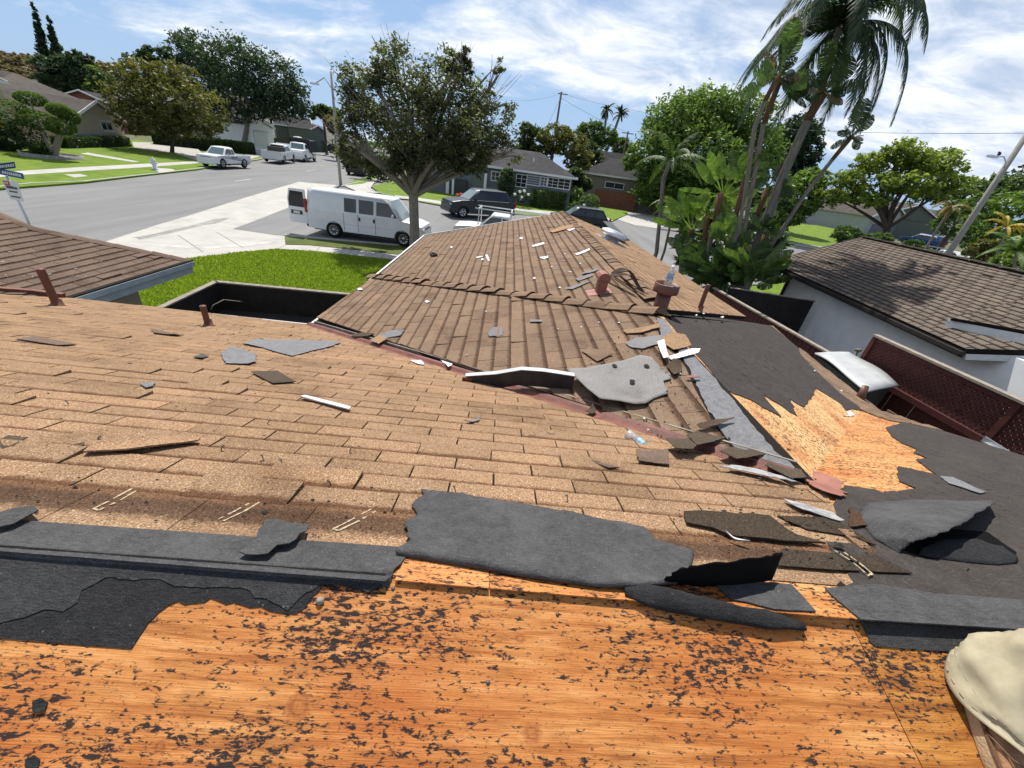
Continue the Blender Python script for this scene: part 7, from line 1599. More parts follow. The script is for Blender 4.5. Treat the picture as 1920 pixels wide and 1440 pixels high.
for i, (lab, Y, lobes, leaf, sz) in enumerate((('leafy light green tree at the right picture edge', 34, [(1890, 400, 60, 44), (1860, 430, 50, 34), (1915, 385, 46, 20), (1845, 385, 40, 24), (1905, 450, 50, 40), (1850, 470, 40, 26)], 'bright', .26), ('dark tree at the far right behind the leaning pole', 60, [(1830, 365, 40, 24), (1880, 350, 40, 22)], 'mid', .34), ('dense green tree right of the garage', 48, [(1790, 420, 34, 24), (1820, 440, 30, 20), (1790, 392, 26, 18)], 'mid', .26))):
    lb = [lobe(*l, Y) for l in lobes]; c0 = lb[0][0]; bs = Vector((c0.x, c0.y, gz(c0.y))); tree('background_tree', lab, bs, Vector((c0.x, c0.y, max(bs.z+1, c0.z-1.5))), lb, 5200, sz, leaf, .2, 'bark_dark', None, 110+i)
bush('fern_bush', 'feathery green bush at the edge of the right lawn', 'bush', [lobe(1590, 440, 26, 16, 36), lobe(1620, 450, 28, 14, 36), lobe(1650, 448, 22, 12, 36)], 3600, .22, 'mid', 115, asp=4)
bush('fern_bush', 'small green shrub by the blue SUV', 'bush', [lobe(1712, 462, 14, 14, 28)], 900, .16, 'mid', 116, asp=4)
for i, (x, y, a, c_, lf_, Y) in enumerate(((1735, 478, 22, 9, 'mid', 22), (1775, 492, 22, 10, 'bright', 20), (1800, 500, 18, 12, 'olive', 20), (1850, 470, 30, 20, 'olive', 24), (1890, 500, 36, 24, 'bright', 20))):
    bush('shrub', ('low grey green shrub behind the neighbour ridge', 'bright shrub at the foot of the leaning pole', 'yellow tinged shrub right of the leaning pole', 'olive shrub below the yellow palm', 'bright leafy shrub at the right edge')[i], 'bush', [lobe(x, y, a, c_, Y)], 1500, .16, lf_, 120+i, asp=3)
# --- Norfolk pine far right
b = Vector((at_depth(1905, 400, 70).x, 70, gz(70))); t = thing('norfolk_pine', 'layered pine silhouette at the right edge', 'tree', b); top = at_depth(1925, 300, 70); mb = MB(); mb.tube([b, top], [.35, .05], 8); keep(mb.build('trunk', M['bark_dark'], t)); lb = []
for k in range(7):
    c = at_depth(1908+k*3, 372-k*10, 70); lb.append((c, (3.4-k*.38, 3.4-k*.38, .28)))
keep(crown('crown', t, lb, 3600, .35, LF['blue'], 130, clump=12, hole=.5, cr=.5, shell=.1))
# --- palms
def frond(parent, c, az, el, L, droop, m, r, n=22, ll=.42, wind=Vector((-.35, -.1, -.1)), lw=.035, tint=.5):
    lw *= 1.3
    d = Vector((math.cos(az)*math.cos(el), math.sin(az)*math.cos(el), math.sin(el))); p = c.copy(); pts = [p.copy()]; st = L/n
    for i in range(n):
        d = (d+Vector((0, 0, -droop/n*(1+i/n)))+wind*(1.2/n)).normalized(); p = p+d*st; pts.append(p.copy())
    V = []; T = []
    for i in range(2, n+1):
        t = i/n; ax = (pts[i]-pts[i-1]).normalized(); sd_ = ax.cross(Vector((0, 0, 1)))
        if sd_.length < .1: sd_ = ax.cross(Vector((1, 0, 0)))
        sd_.normalize(); l = ll*L*.42*math.sin(math.pi*min(1, .12+t*.86))**.7
        for k in range(3):
            q = pts[i-1].lerp(pts[i], k/3)
            for s in (-1, 1):
                e = (sd_*s*r.uniform(.55, .9)+ax*r.uniform(.5, .9)+Vector((0, 0, -r.uniform(.35, .8)))+wind*r.uniform(.6, 1.2)).normalized()*l*r.uniform(.8, 1.1); w = ax*lw*.5
                V += [q-w, q+w, q+e*.6+w*.7, q+e]; T += [min(1, max(0, tint+r.gauss(0, .15)))]*4
    for i in range(n):
        s_ = Vector((.012, 0, .012))*(1-i/n*.7); V += [pts[i]-s_, pts[i]+s_, pts[i+1]+s_*.9, pts[i+1]-s_*.9]; T += [.75]*4
    return np_mesh('frond', np.array([tuple(v) for v in V]), 4, m, np.array(T), parent)
def palm(name, label, trunk, rad, nf, L, leaf, seed, droop=1.2, el=(.1, 1.2), wind=Vector((-.35, -.1, -.1)), group=None, lw=.035, barkm='bark_palm', n=22, azs=None):
    t = thing(name, label, 'palm tree', trunk[0], 0, group); mb = MB(); mb.tube(trunk, rad, 10, cap=False)
    for i in range(len(trunk)-1): pass
    keep(mb.build('trunk', M[barkm], t)); r = random.Random(seed)
    for i in range(nf):
        az = 2*math.pi*i/nf+r.uniform(-.25, .25) if azs is None else azs[i % len(azs)]+r.uniform(-.2, .2); keep(frond(t, trunk[-1], az, r.uniform(*el), L*r.uniform(.85, 1.1), droop*r.uniform(.8, 1.2), LF[leaf], r, n=n, wind=wind, lw=lw, tint=r.uniform(.3, .6)))
    return t
YP = 15.5
def trk(pts, Y): 
    P = [at_depth(x, y, Y) for x, y in pts]; g = P[0].copy(); g.z = gz(Y); g.x -= (P[0].z-g.z)*.06; return [g]+P
palm('queen_palm', 'tall palm with long fronds streaming in the wind overhead', trk([(1420, 470), (1474, 322), (1516, 227), (1550, 140), (1574, 52)], YP+.6), [.12, .12, .11, .11, .10, .09], 32, 3.9, 'blue', 140, 2.3, (.2, 1.25), Vector((-.16, -.1, -.2)), None, .042, n=30)
palm('small_palm', 'small palm with leaning fronds before the big green tree', trk([(1231, 473), (1238, 400), (1244, 335), (1258, 300)], 17.5), [.09, .085, .075, .08, .09], 12, 1.7, 'mid', 141, 1.0, (.1, 1.3), Vector((.15, 0, -.05)), None, .04)
palm('thin_palm', 'thin palm stem with low fronds beside the small palm', trk([(1246, 470), (1256, 425), (1262, 390)], 18.5), [.06, .055, .05, .05], 8, 1.2, 'bright', 142, 1.5, (.0, 1.0))
for i, (x0, y0, x1, y1) in enumerate(((1124, 297, 1138, 205), (1130, 297, 1163, 214))):
    Y = 95; P = [Vector((at_depth(x0, y0, Y).x, Y, gz(Y))), at_depth(x0, y0, Y), at_depth((x0+x1)/2+2, (y0+y1)/2, Y), at_depth(x1, y1, Y)]
    palm('fan_palm', ('left one of the twin skinny palms on the skyline', 'right and lower one of the twin skinny palms')[i], P, [.3, .3, .25, .25], 22, 2.1, 'dark', 150+i, 1.2, (-.9, 1.4), Vector((0, 0, -.05)), 'twin palms on the skyline', .3, n=8)
palm('yellow_palm', 'yellow fronded palm at the right edge behind the pole', trk([(1862, 500), (1880, 450), (1888, 425)], 22), [.06, .06, .05, .05], 11, 1.2, 'yellow', 160, 1.2, (.1, 1.2), Vector((.1, 0, -.05)), None, .04); palm('yellow_palm', 'lower yellow green palm cut by the right edge', trk([(1895, 540), (1903, 490), (1908, 470)], 19), [.06, .06, .05, .05], 12, 1.5, 'bright', 161, 1.2, (.1, 1.2), Vector((.1, 0, -.05)), None, .05)
palm('orange_palm', 'palm with dying orange fronds left of the leaning pole', trk([(1728, 480), (1760, 425), (1785, 388)], 26), [.07, .065, .06, .06], 9, 1.3, 'gold', 162, 1.8, (-.2, 1.0), Vector((-.3, 0, -.1)), None, .05)
# giant bird of paradise: paddle leaves torn by the wind
def paddle(parent, base, tip, w, m, r, bend=.15, tear=.35, tint=.5):
    d = tip-base; L = d.length; ax = d.normalized(); sd_ = ax.cross(Vector((r.uniform(-.4, .4), 1, r.uniform(-.3, .3)))); 
    if sd_.length < .1: sd_ = ax.cross(Vector((0, 0, 1)))
    sd_.normalize(); nn = ax.cross(sd_); V = []; T = []; N = 16; mid = lambda t: base+d*t+nn*bend*L*(t*t)-Vector((0, 0, bend*L*.7*t*t))
    for i in range(4): a, b = mid(i/4*.3), mid((i+1)/4*.3); s_ = sd_*.022; V += [a-s_, a+s_, b+s_, b-s_]; T += [.7]*4
    for i in range(N):
        t0, t1 = .3+.7*i/N, .3+.7*(i+1)/N
        for s in (-1, 1):
            w0 = w*math.sin(math.pi*min(1, .06+.94*i/N))**.55; w1 = w*math.sin(math.pi*min(1, .06+.94*(i+1)/N))**.55; tw = nn*r.uniform(-.22, .06)*w if r.random() < tear else nn*-.10*w
            a, b = mid(t0), mid(t1-.06/N*(1 if r.random() < tear else 0)); V += [a, b, b+sd_*s*w1+tw+ax*.05*L, a+sd_*s*w0+tw+ax*.05*L]; T += [min(1, max(0, tint+r.gauss(0, .12)))]*4
    return np_mesh('leaf', np.array([tuple(v) for v in V]), 4, m, np.array(T), parent)
def strel(label, trunk, rad, leaves, Y, leaf, seed, w=.26, group=None, top='bark_red', ws=.95):
    t = thing('bird_of_paradise', label, 'plant', trunk[0], 0, group); mb = MB(); k = max(1, len(trunk)-2)
    mb.tube(trunk[:k+1], rad, 9, cap=False); keep(mb.build('trunk', M['bark_palm'], t)); mb = MB(); mb.tube(trunk[k:], [rad*1.0]+[rad*1.25]*(len(trunk)-k-1), 9); keep(mb.build('leaf_base', M[top], t)); r = random.Random(seed)
    for (x0, y0, x1, y1, ww) in leaves: keep(paddle(t, at_depth(x0, y0, Y+r.uniform(-.2, .2)), at_depth(x1, y1, Y+r.uniform(-.9, .9)), ww*ws, LF[leaf], r, r.uniform(-.05, .12), .55, r.uniform(.35, .75)))
    return t
strel('tallest giant bird of paradise with a thick grey trunk', trk([(1412, 470), (1470, 322), (1513, 227), (1545, 172)], YP), .125, [(1545, 172, 1588, 70, .30), (1548, 170, 1600, 110, .26), (1540, 175, 1480, 160, .18), (1542, 172, 1500, 130, .16), (1548, 172, 1612, 160, .16), (1545, 175, 1575, 190, .12), (1545, 165, 1555, 85, .2)], YP, 'hedge', 170, ws=1.25)
strel('giant bird of paradise with upright paddle leaves left of the tallest', trk([(1385, 433), (1402, 333), (1415, 240), (1434, 190), (1462, 138)], YP-.8), .065, [(1462, 138, 1490, 30, .24), (1462, 138, 1478, 60, .22), (1455, 145, 1415, 135, .2), (1450, 150, 1390, 178, .16), (1462, 138, 1510, 165, .14), (1460, 140, 1520, 150, .12)], YP-.8, 'mid', 171, ws=1.2)
strel('second stem with brown leaf bases beside the upright paddle leaves', trk([(1392, 450), (1420, 300), (1432, 232), (1468, 135)], YP-.2), .075, [(1468, 135, 1500, 60, .22), (1465, 140, 1440, 150, .14), (1468, 138, 1520, 185, .12), (1462, 150, 1510, 200, .1)], YP-.2, 'hedge', 172)
strel('thin leaning bird of paradise with one dark leaf fan at its top', trk([(1430, 485), (1513, 360), (1560, 300), (1597, 255)], YP-.4), .065, [(1597, 255, 1625, 185, .26), (1597, 255, 1612, 195, .24), (1595, 258, 1636, 215, .18), (1595, 258, 1560, 278, .1), (1597, 255, 1610, 280, .1), (1592, 260, 1575, 245, .1)], YP-.4, 'hedge', 173, ws=1.2)
strel('bird of paradise in the middle of the clump with pale new leaves', trk([(1322, 490), (1340, 420), (1352, 362)], YP+.4), .10, [(1352, 360, 1310, 310, .2), (1352, 360, 1330, 290, .2), (1355, 358, 1350, 288, .18), (1356, 358, 1385, 295, .24), (1360, 360, 1415, 300, .26), (1350, 365, 1275, 350, .1), (1358, 365, 1420, 345, .16), (1352, 365, 1300, 375, .14), (1358, 366, 1400, 385, .16)], YP+.4, 'bright', 174)
strel('low bright bird of paradise beside the small palm', trk([(1288, 485), (1292, 455), (1296, 430)], YP+1.2), .12, [(1296, 430, 1250, 365, .2), (1296, 430, 1232, 385, .16), (1296, 430, 1275, 358, .2), (1298, 430, 1300, 365, .18), (1298, 432, 1325, 372, .18), (1298, 434, 1340, 395, .16), (1294, 434, 1225, 410, .14), (1298, 436, 1350, 440, .14)], YP+1.2, 'bright', 175)
strel('leafy bird of paradise low behind the middle stem', trk([(1372, 480), (1378, 440), (1385, 410)], YP+1), .10, [(1385, 410, 1340, 365, .18), (1385, 410, 1365, 345, .2), (1385, 408, 1420, 340, .2), (1388, 410, 1450, 370, .18), (1388, 412, 1460, 400, .16), (1384, 414, 1330, 400, .16), (1388, 414, 1450, 435, .16)], YP+1, 'mid', 176)
r_ = random.Random(9)
strel('dark broad-leaved plant filling the foot of the clump', trk([(1335, 545), (1338, 530), (1340, 518)], YP-1.0), .14, [(1340+r_.uniform(-45, 70), 520+r_.uniform(-5, 20), 1340+r_.uniform(-75, 125), 470+r_.uniform(-25, 70), r_.uniform(.14, .22)) for _ in range(60)], YP-1.0, 'hedge', 177)
strel('broad-leaved plant right of the clump foot by the black gate', trk([(1400, 540), (1402, 525), (1405, 510)], YP-1.6), .12, [(1405+r_.uniform(-20, 30), 515+r_.uniform(-5, 15), 1405+r_.uniform(-60, 80), 470+r_.uniform(-20, 60), r_.uniform(.14, .2)) for _ in range(44)], YP-1.6, 'mid', 178)

def fan(cx, cy, n, L, w, r, a0=-1.5, a1=1.5):
    out = []
    for i in range(n):
        a = a0+(a1-a0)*(i+.5)/n+r.uniform(-.2, .2)+.4; l = L*r.uniform(.7, 1.15)*(1-.25*abs(math.sin(a))); out.append((cx+r.uniform(-4, 4), cy+r.uniform(-3, 3), cx+math.sin(a)*l, cy-math.cos(a)*l, w*r.uniform(.75, 1.2)))
    return out
r_ = random.Random(21)
for i, (pts, n, L, w, lf_, dy, lab) in enumerate((
    ([(1345, 540), (1370, 440), (1398, 335)], 9, 62, .20, 'mid', .2, 'slender bird of paradise stem between the two grey trunks'),
    ([(1376, 530), (1410, 430), (1440, 352)], 9, 56, .19, 'hedge', .5, 'dark bird of paradise right of the slender stem'),
    ([(1310, 530), (1318, 470), (1326, 405)], 9, 58, .19, 'bright', .8, 'bright bird of paradise left of the middle stem'),
    ([(1402, 540), (1420, 490), (1436, 440)], 9, 52, .18, 'hedge', -.4, 'low dark bird of paradise next to the black gate'),
    ([(1350, 545), (1358, 500), (1366, 455)], 10, 60, .20, 'mid', -.6, 'broad low bird of paradise at the middle of the clump'),
    ([(1275, 520), (1278, 490), (1282, 470)], 8, 44, .16, 'hedge', .4, 'small bird of paradise closest to the chimney pipe'))):
    strel(lab, trk(pts, YP+dy), .085, fan(*pts[-1], n, L, w, r_), YP+dy, lf_, 200+i)
hd = thing('leaf_litter', 'ragged torn leaves hanging under the tall paddle leaf heads', 'leaf cluster', at_depth(1540, 175, YP))
for cx, cy, yy, n in ((1545, 172, YP, 12), (1462, 140, YP-.8, 10), (1455, 150, YP-.2, 8), (1597, 256, YP-.4, 9)):
    for x0, y0, x1, y1, w in fan(cx, cy, n, 52 if cx < 1590 else 30, .11, r_, -2.6, 2.2): keep(paddle(hd, at_depth(x0, y0, yy+r_.uniform(-.2, .2)), at_depth(x1, y1, yy+r_.uniform(-.8, .8)), w, LF['hedge' if r_.random() < .7 else 'dry'], r_, .1, .8, r_.uniform(.3, .8)))
bush('undergrowth', 'dense green foliage behind the bird of paradise stems', 'shrub', [lobe(1330, 420, 70, 40, YP+2.5), lobe(1420, 400, 60, 50, YP+3), lobe(1370, 470, 80, 40, YP+2), lobe(1300, 480, 40, 30, YP+2), lobe(1450, 440, 40, 40, YP+3.5)], 2600, .30, 'hedge', 190, asp=4, hole=.25)
# ================================================================== POLES, SIGNS, HYDRANT
M['pole_wood'] = bark('creosoted_pole', (.13, .105, .085), 12); M['pole_grey'] = bark('silvery_weathered_pole', (.30, .285, .26), 12); M['pole_conc'] = m_plain('concrete_pole', (.27, .265, .25), .85, .15, 6); wire_m = mat('wire', (.02, .02, .02), .6)
def pole(name, label, base, topz, r0, r1, m, cat='pole'):
    t = thing(name, label, cat, base); mb = MB(); mb.tube([base, Vector((base.x, base.y, topz))], [r0, r1], 10); keep(mb.build('shaft', m, t)); return t
b = G(639, 348); tz_ = at_depth(628, 135, b.y).z
t = pole('street_light', 'grey concrete street light pole at the corner', b, tz_, .14, .10, M['pole_conc'], 'street light'); a_ = Vector((b.x, b.y, tz_-.3)); e_ = at_depth(590, 157, b.y+.4); mb = MB(); mb.tube([a_-Vector((0, 0, 1.0)), a_.lerp(e_, .4)+Vector((0, 0, .1)), e_], .04, 6); keep(mb.build('arm', M['pole_conc'], t)); mb = MB(); mb.box(e_, (.7, .3, .14)); keep(mb.build('lamp_head', M['alu'], t))
b = Vector((at_depth(1043, 237, 80).x, 80, gz(80))); pp = at_depth(1050, 172, 80); t = pole('utility_pole', 'dark wooden utility pole rising behind the brownish tree', b, pp.z, .22, .16, M['pole_wood']); mb = MB(); mb.box((b.x+.3, 80, pp.z-.25), (1.6, .12, .12)); keep(mb.build('crossarm', M['pole_wood'], t)); top1 = Vector((b.x, 80, pp.z-.2))
b = Vector((at_depth(1774, 482, 27).x, 27, gz(27))); pq = at_depth(1925, 245, 27); t = pole('street_light', 'tall grey pole with a curved lamp arm, leaning at right in the picture', b, pq.z, .19, .14, M['pole_grey'], 'street light')
bb = Vector((b.x, b.y, at_depth(1868, 322, 27).z)); arm = [bb, bb+Vector((-.25, -.1, .5)), bb+Vector((-.7, -.2, .75)), bb+Vector((-1.3, -.3, .7))]; mb = MB(); mb.tube(arm, .035, 6); keep(mb.build('arm', M['alu'], t)); mb = MB(); mb.box(arm[-1]+Vector((-.2, 0, -.03)), (.55, .22, .12)); keep(mb.build('lamp_head', M['alu'], t)); top2 = Vector((b.x, b.y, pq.z-.1))
mb = MB(); mb.lathe([(0, 0), (.07, .03), (.09, .10), (.05, .18), (0, .2)], arm[-1]+Vector((.1, 0, .04)), 8); mb.box(arm[-1]+Vector((.02, 0, .22)), (.1, .05, .06)); tag(mb.build('bird', M['trim']), 'small dark bird perched on the curved lamp arm', 'bird')
def wire(label, pts, sag=.4, r=.012):
    mb = MB()
    for a, b in zip(pts, pts[1:]): mb.tube([a.lerp(b, i/14)-Vector((0, 0, sag*4*(i/14)*(1-i/14))) for i in range(15)], r, 4, cap=False)
    return tag(mb.build('overhead_wire', wire_m), label, 'wire')
wire('overhead wire from the utility pole towards the right light pole', [top1, at_depth(1330, 225, 66), top2], .5, .016); wire('overhead wire running left from the utility pole', [top1, at_depth(960, 188, 86), at_depth(700, 150, 92)], .4, .016); wire('guy wire slanting down right from the utility pole', [top1-Vector((0, 0, .6)), at_depth(1180, 250, 84)], .2, .02); wire('guy wire slanting down left from the utility pole', [top1-Vector((0, 0, .6)), at_depth(1028, 232, 80)], .05, .02); wire('overhead wires crossing the hill at the far left', [at_depth(-30, 100, 80), at_depth(110, 130, 84)], .3, .03)
mb = MB(); q_ = at_depth(1176, 262, 100); mb.tube([Vector((q_.x, 100, gz(100))), at_depth(1178, 246, 100)], .16, 6); cq = at_depth(1177, 250, 100); mb.box(cq, (2.6, .15, .15)); tag(mb.build('utility_pole', M['pole_wood']), 'tiny far utility pole right of the twin palms', 'pole')
# street name sign and parking sign
Ys = 11.5; sb = Vector((at_depth(52, 414, Ys).x, Ys, gz(Ys))); s0 = at_depth(20, 345, Ys); sg = thing('street_sign', 'blue street name blades above a white and red parking sign', 'sign', sb)
mb = MB(); zt_ = at_depth(15, 330, Ys).z; mb.tube([sb, Vector((sb.x, sb.y, zt_))], .03, 8); keep(mb.build('post', M['alu'], sg)); blue = m_plain('blue_sign_face', (.02, .075, .20), .45, .12, 8); wht = mat('sign_white', (.72, .72, .70), .5); redm = mat('sign_red', (.42, .03, .03), .5)
def board(name, pts, m, par, th=.012): 
    mb = MB(); n = (pts[1]-pts[0]).cross(pts[2]-pts[0]).normalized()*th; mb.prism(pts, (0, 0, 0), n); o = mb.build(name, m, par); keep(o); return o
def onboard(pts, u0, v0, u1, v1, m, par, name, off=-.006):
    n = (pts[1]-pts[0]).cross(pts[2]-pts[0]).normalized()*off; f = lambda u, v: pts[0].lerp(pts[1], u).lerp(pts[3].lerp(pts[2], u), v)+n
    n2 = n/off*(.0125-off if off < 0 else -off); g_ = lambda u, v: f(u, v)-n+n2
    o = mesh_obj(name, [f(u0, v0), f(u1, v0), f(u1, v1), f(u0, v1)]+[g_(u0, v0), g_(u1, v0), g_(u1, v1), g_(u0, v1)], [(0, 1, 2, 3), (7, 6, 5, 4)], m, par); keep(o); return o
B1 = [at_depth(-14, 324, Ys+.10), at_depth(46, 336, Ys-.15), at_depth(43, 325, Ys-.15), at_depth(-14, 313, Ys+.10)]; B2 = [at_depth(-16, 320, Ys-.1), at_depth(30, 315, Ys+.2), at_depth(27, 303, Ys+.2), at_depth(-16, 308, Ys-.1)]; S3 = [at_depth(20, 373, Ys), at_depth(45, 378, Ys-.05), at_depth(32, 340, Ys-.05), at_depth(4, 337, Ys)]
for bl in (B1, B2):
    o = board('name_blade', bl, blue, sg)
    r4 = random.Random(2)
    u = .34
    while u < .9: w_ = r4.uniform(.03, .06); onboard(bl, u, .3, u+w_, .72, wht, o, 'letter_mark'); u += w_+.022
o = board('parking_sign', S3, wht, sg)
onboard(S3, .06, .76, .46, .97, redm, o, 'red_block'); 
for u in (.12, .28): onboard(S3, u, .81, u+.10, .92, wht, o, 'letter_mark', -.009)
for v, a, b_, m_x in ((.58, .12, .92, letm), (.40, .22, .80, letm), (.14, .2, .9, letm)):
    u = a
    while u < b_: w_ = .07; onboard(S3, u, v, min(b_, u+w_), v+(.12 if v > .5 else .08), m_x, o, 'letter_mark'); u += w_+.03
onboard(S3, .12, .70, .6, .735, redm, o, 'letter_mark')
# hydrant
b = G(292, 318, .11); hy = thing('fire_hydrant', 'white fire hydrant on the parkway across the street', 'hydrant', b); k = 1.25; hp_ = M['white_paint']; mb = MB()
mb.lathe([(.17*k, 0), (.17*k, .06*k), (.11*k, .08*k), (.105*k, .45*k), (.14*k, .47*k), (.14*k, .52*k), (.10*k, .60*k), (.05*k, .66*k), (.04*k, .72*k), (0, .73*k)], b, 16); keep(mb.build('barrel', hp_, hy))
for dx, dy, rr in ((-.2, 0, .06), (.2, 0, .06), (0, -.2, .08)): mb = MB(); mb.tube([b+Vector((0, 0, .38*k)), b+Vector((dx*k, dy*k, .38*k))], rr*k, 10); keep(mb.build('nozzle', hp_, hy))
# ================================================================== PERSON: BOOT AND TROUSER LEG
M['khaki'] = m_plain('khaki_cotton', (.35, .305, .205), .9, .16, 26, 0, .06, 500); M['sole'] = m_plain('pale_crepe_sole', (.42, .31, .19), .8, .18, 40, 0, .3, 160); M['leather'] = m_plain('tan_leather', (.33, .165, .075), .6, .25, 30, 0, .25, 120); M['welt'] = m_plain('dark_welt_stitching', (.13, .07, .035), .8, .4, 220)
hx, hy = P_NEAR.px(1764, 1208); tx, ty = P_NEAR.px(1838, 1432)
fd = (P_NEAR.at(tx, ty)-P_NEAR.at(hx, hy)).normalized(); upn = P_NEAR.n; rt_ = fd.cross(upn).normalized()      # camera side is the boot's right
hp = P_NEAR.at(hx, hy)-rt_*.047+fd*.045
BT_ = Matrix(((fd.x, -rt_.x, upn.x, hp.x), (fd.y, -rt_.y, upn.y, hp.y), (fd.z, -rt_.z, upn.z, hp.z), (0, 0, 0, 1)))
man = thing('person', 'person in khaki trousers and a tan work boot standing on the plywood', 'person', tuple(hp))
def sole_outline(k=1.0, n=36):
    out = []
    for i in range(n):
        a = 2*math.pi*i/n; c, s = math.cos(a), math.sin(a); x = .105+.155*c*k if c > 0 else .105+.150*c*k
        w = .045+.010*max(0, c)*(1-.3*max(0, c)**4); out.append((x, w*k*math.copysign(abs(s)**.75, s)))
    return out
mb = MB(); o1 = sole_outline(); n = len(o1)
rows = [(0, .97), (.004, 1.0), (.026, 1.0), (.030, .985)]
vs = [BT_ @ Vector((.105+(x-.105)*k, y*k, z+.001)) for z, k in rows for x, y in o1]; fs = [(i*n+j, i*n+(j+1) % n, (i+1)*n+(j+1) % n, (i+1)*n+j) for i in range(len(rows)-1) for j in range(n)]+[tuple(range(n))[::-1], tuple(range(3*n, 4*n))]
boot = mesh_obj('boot', vs, fs, M['sole'], man, True); keep(boot)
mb = MB()
for j in range(n):
    a, b = o1[j], o1[(j+1) % n]; mb.bar(BT_ @ Vector((.105+(a[0]-.105)*.955, a[1]*.955, .033)), BT_ @ Vector((.105+(b[0]-.105)*.955, b[1]*.955, .033)), .007, .006, up=upn)
keep(mb.build('welt', M['welt'], boot))
secs = [(.031, .90, 0), (.046, .86, .0), (.058, .74, -.004), (.066, .56, -.012)]; vs = []; ow = sole_outline()
for z, k, dx in secs:
    for x, y in ow:
        zz = z*(1-.38*max(0, (x-.12)/.14)) if x > .12 else z; vs.append(BT_ @ Vector((.10+(x-.105)*k+dx, y*k, max(.031, zz))))
fs = [(i*n+j, i*n+(j+1) % n, (i+1)*n+(j+1) % n, (i+1)*n+j) for i in range(3) for j in range(n)]+[tuple(range(3*n, 4*n))]
keep(mesh_obj('upper', vs, fs, M['leather'], boot, True))
mb = MB(); rr = [BT_ @ Vector((x, y, z)) for x, y, z in ((.13, -.047, .034), (.15, -.043, .046), (.17, -.030, .052), (.18, 0, .054), (.17, .030, .052), (.15, .043, .046))]; mb.tube(rr, .0022, 6); keep(mb.build('seam', M['welt'], boot))
# shaft of the boot inside the trouser leg
mb = MB(); mb.tube([BT_ @ Vector((.045, 0, .05)), BT_ @ Vector((.05, 0, .09))+Vector((.03, 0, .02)), BT_ @ Vector((.05, 0, .11))+Vector((.10, 0, .10))], [.036, .034, .034], 16); keep(mb.build("shaft", M['leather'], boot))
# trouser leg: rings from the hem up to the hip, sagging in folds over the boot
NR, NA = 60, 56; vs = []; up = Vector((0, 0, 1)); ank = BT_ @ Vector((.045, 0, .08))
legx = [(0, .0), (.12, .03), (.45, .10), (.92, .02)]
for i in range(NR+1):
    t = i/NR; h = -.062+.95*t**1.25; c = BT_ @ Vector((.050-.008*t, 0, .0)) + up*(h+.075)+Vector((.42*t**1.15, -.02*t, 0)); ra, rb = (.100-.024*min(1, t*6)+.045*max(0, t-.25), 0.072-.010*min(1, t*6)+.05*max(0, t-.25))
    for j in range(NA):
        a = 2*math.pi*j/NA; ca, sa = math.cos(a), math.sin(a); f = math.exp(-max(0, h)*5.0)
        rdg = lambda u: (1-abs(math.sin(u)))**1.6
        fold = f*(.030*rdg(h*17+1.2*ca+.9*math.sin(2*a))+.016*rdg(h*34-1.3*sa+2*noise.noise(Vector((ca, sa, h*4))))-.014)+.007*noise.noise(Vector((ca*1.6, sa*1.6, h*9)))
        if i < 2: fold *= .5
        dip = (.072*max(0, ca)**1.5-.004)*max(0, 1-t*6); d = fd*(ca*(ra+fold+(.035*max(0, 1-t*5) if ca > 0 else 0)))+(-rt_)*(sa*(rb+fold)); vs.append(c+d+up*dip)
fs = [(i*NA+j, i*NA+(j+1) % NA, (i+1)*NA+(j+1) % NA, (i+1)*NA+j) for i in range(NR) for j in range(NA)]
leg = mesh_obj('trouser_leg', vs, fs, M['khaki'], man, True); keep(leg); md = leg.modifiers.new('t', 'SOLIDIFY'); md.thickness = .003; md.offset = 0
st = MB(); st_m = m_plain('hem_stitch', (.36, .31, .20), .9, .1, 50)
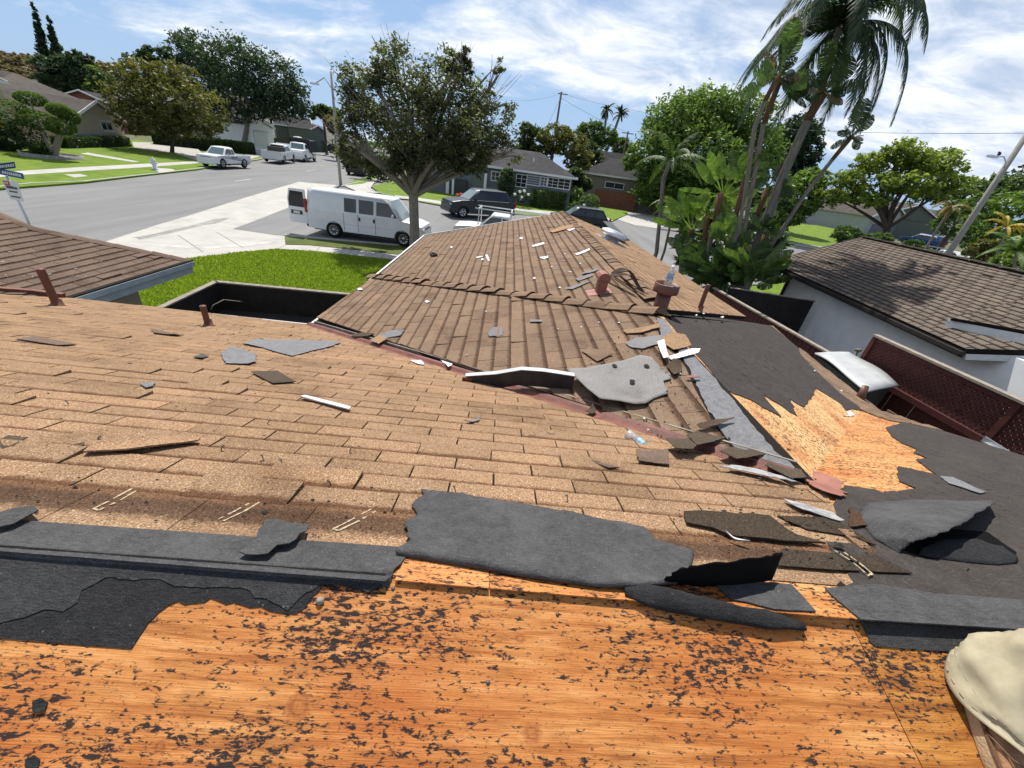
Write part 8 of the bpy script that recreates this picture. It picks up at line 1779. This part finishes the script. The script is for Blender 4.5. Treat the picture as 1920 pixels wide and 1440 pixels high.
for j in range(0, NA):
    for row in (2, 4):
        if (j+row) % 2: continue
        p, q = vs[row*NA+j], vs[row*NA+(j+1) % NA]; c = sum((vs[row*NA+k] for k in range(0, NA, 7)), Vector())/8; o_ = ((p+q)/2-c).normalized()*.0022; st.bar(p+o_, p.lerp(q, .75)+o_, .0016, .0012)
keep(st.build('hem_stitching', st_m, leg))
# worker leaning under the raised hood far up the street
wp = G(556, 299)+Vector((0, .6, 0)); wp.z = gz(wp.y); wk = thing('person', 'tiny worker in an orange top leaning under the raised hood', 'person', wp)
def skin_body(name, pts, edges, rad, m, parent):
    me = bpy.data.meshes.new(name); me.from_pydata([tuple(p) for p in pts], edges, []); o = bpy.data.objects.new(name, me); link(o, parent); sk = o.modifiers.new('s', 'SKIN'); lay = me.skin_vertices[0] if me.skin_vertices else None
    if lay is None: 
        bmx = bmesh.new(); bmx.from_mesh(me); bmx.verts.layers.skin.verify(); bmx.to_mesh(me); bmx.free(); lay = me.skin_vertices[0]
    for i, r in enumerate(rad): lay.data[i].radius = (r, r)
    lay.data[0].use_root = True; sb_ = o.modifiers.new('u', 'SUBSURF'); sb_.levels = sb_.render_levels = 1; me.materials.append(m); return o
S_ = 1.15
pt = [(0, 0, .95), (.10, 0, 1.12), (.28, 0, 1.30), (.40, 0, 1.42), (.50, 0, 1.50), (.30, .2, 1.32), (.42, .26, 1.10), (.55, .2, 1.0), (.30, -.2, 1.32), (.44, -.26, 1.12), (.58, -.2, 1.05), (-.02, .1, .85), (.0, .12, .48), (-.04, .13, .06), (.1, .13, .03), (-.02, -.1, .85), (.02, -.12, .48), (-.02, -.13, .06), (.12, -.13, .03)]
pt = [tuple(c*S_ for c in p) for p in pt]
ed = [(0, 1), (1, 2), (2, 3), (3, 4), (2, 5), (5, 6), (6, 7), (2, 8), (8, 9), (9, 10), (0, 11), (11, 12), (12, 13), (13, 14), (0, 15), (15, 16), (16, 17), (17, 18)]
skin_body('body', pt, ed, [.15, .16, .17, .07, .11, .07, .05, .04, .07, .05, .04, .10, .075, .05, .045, .10, .075, .05, .045], m_plain('orange_workwear', (.42, .10, .03), .85, .2, 6), wk)
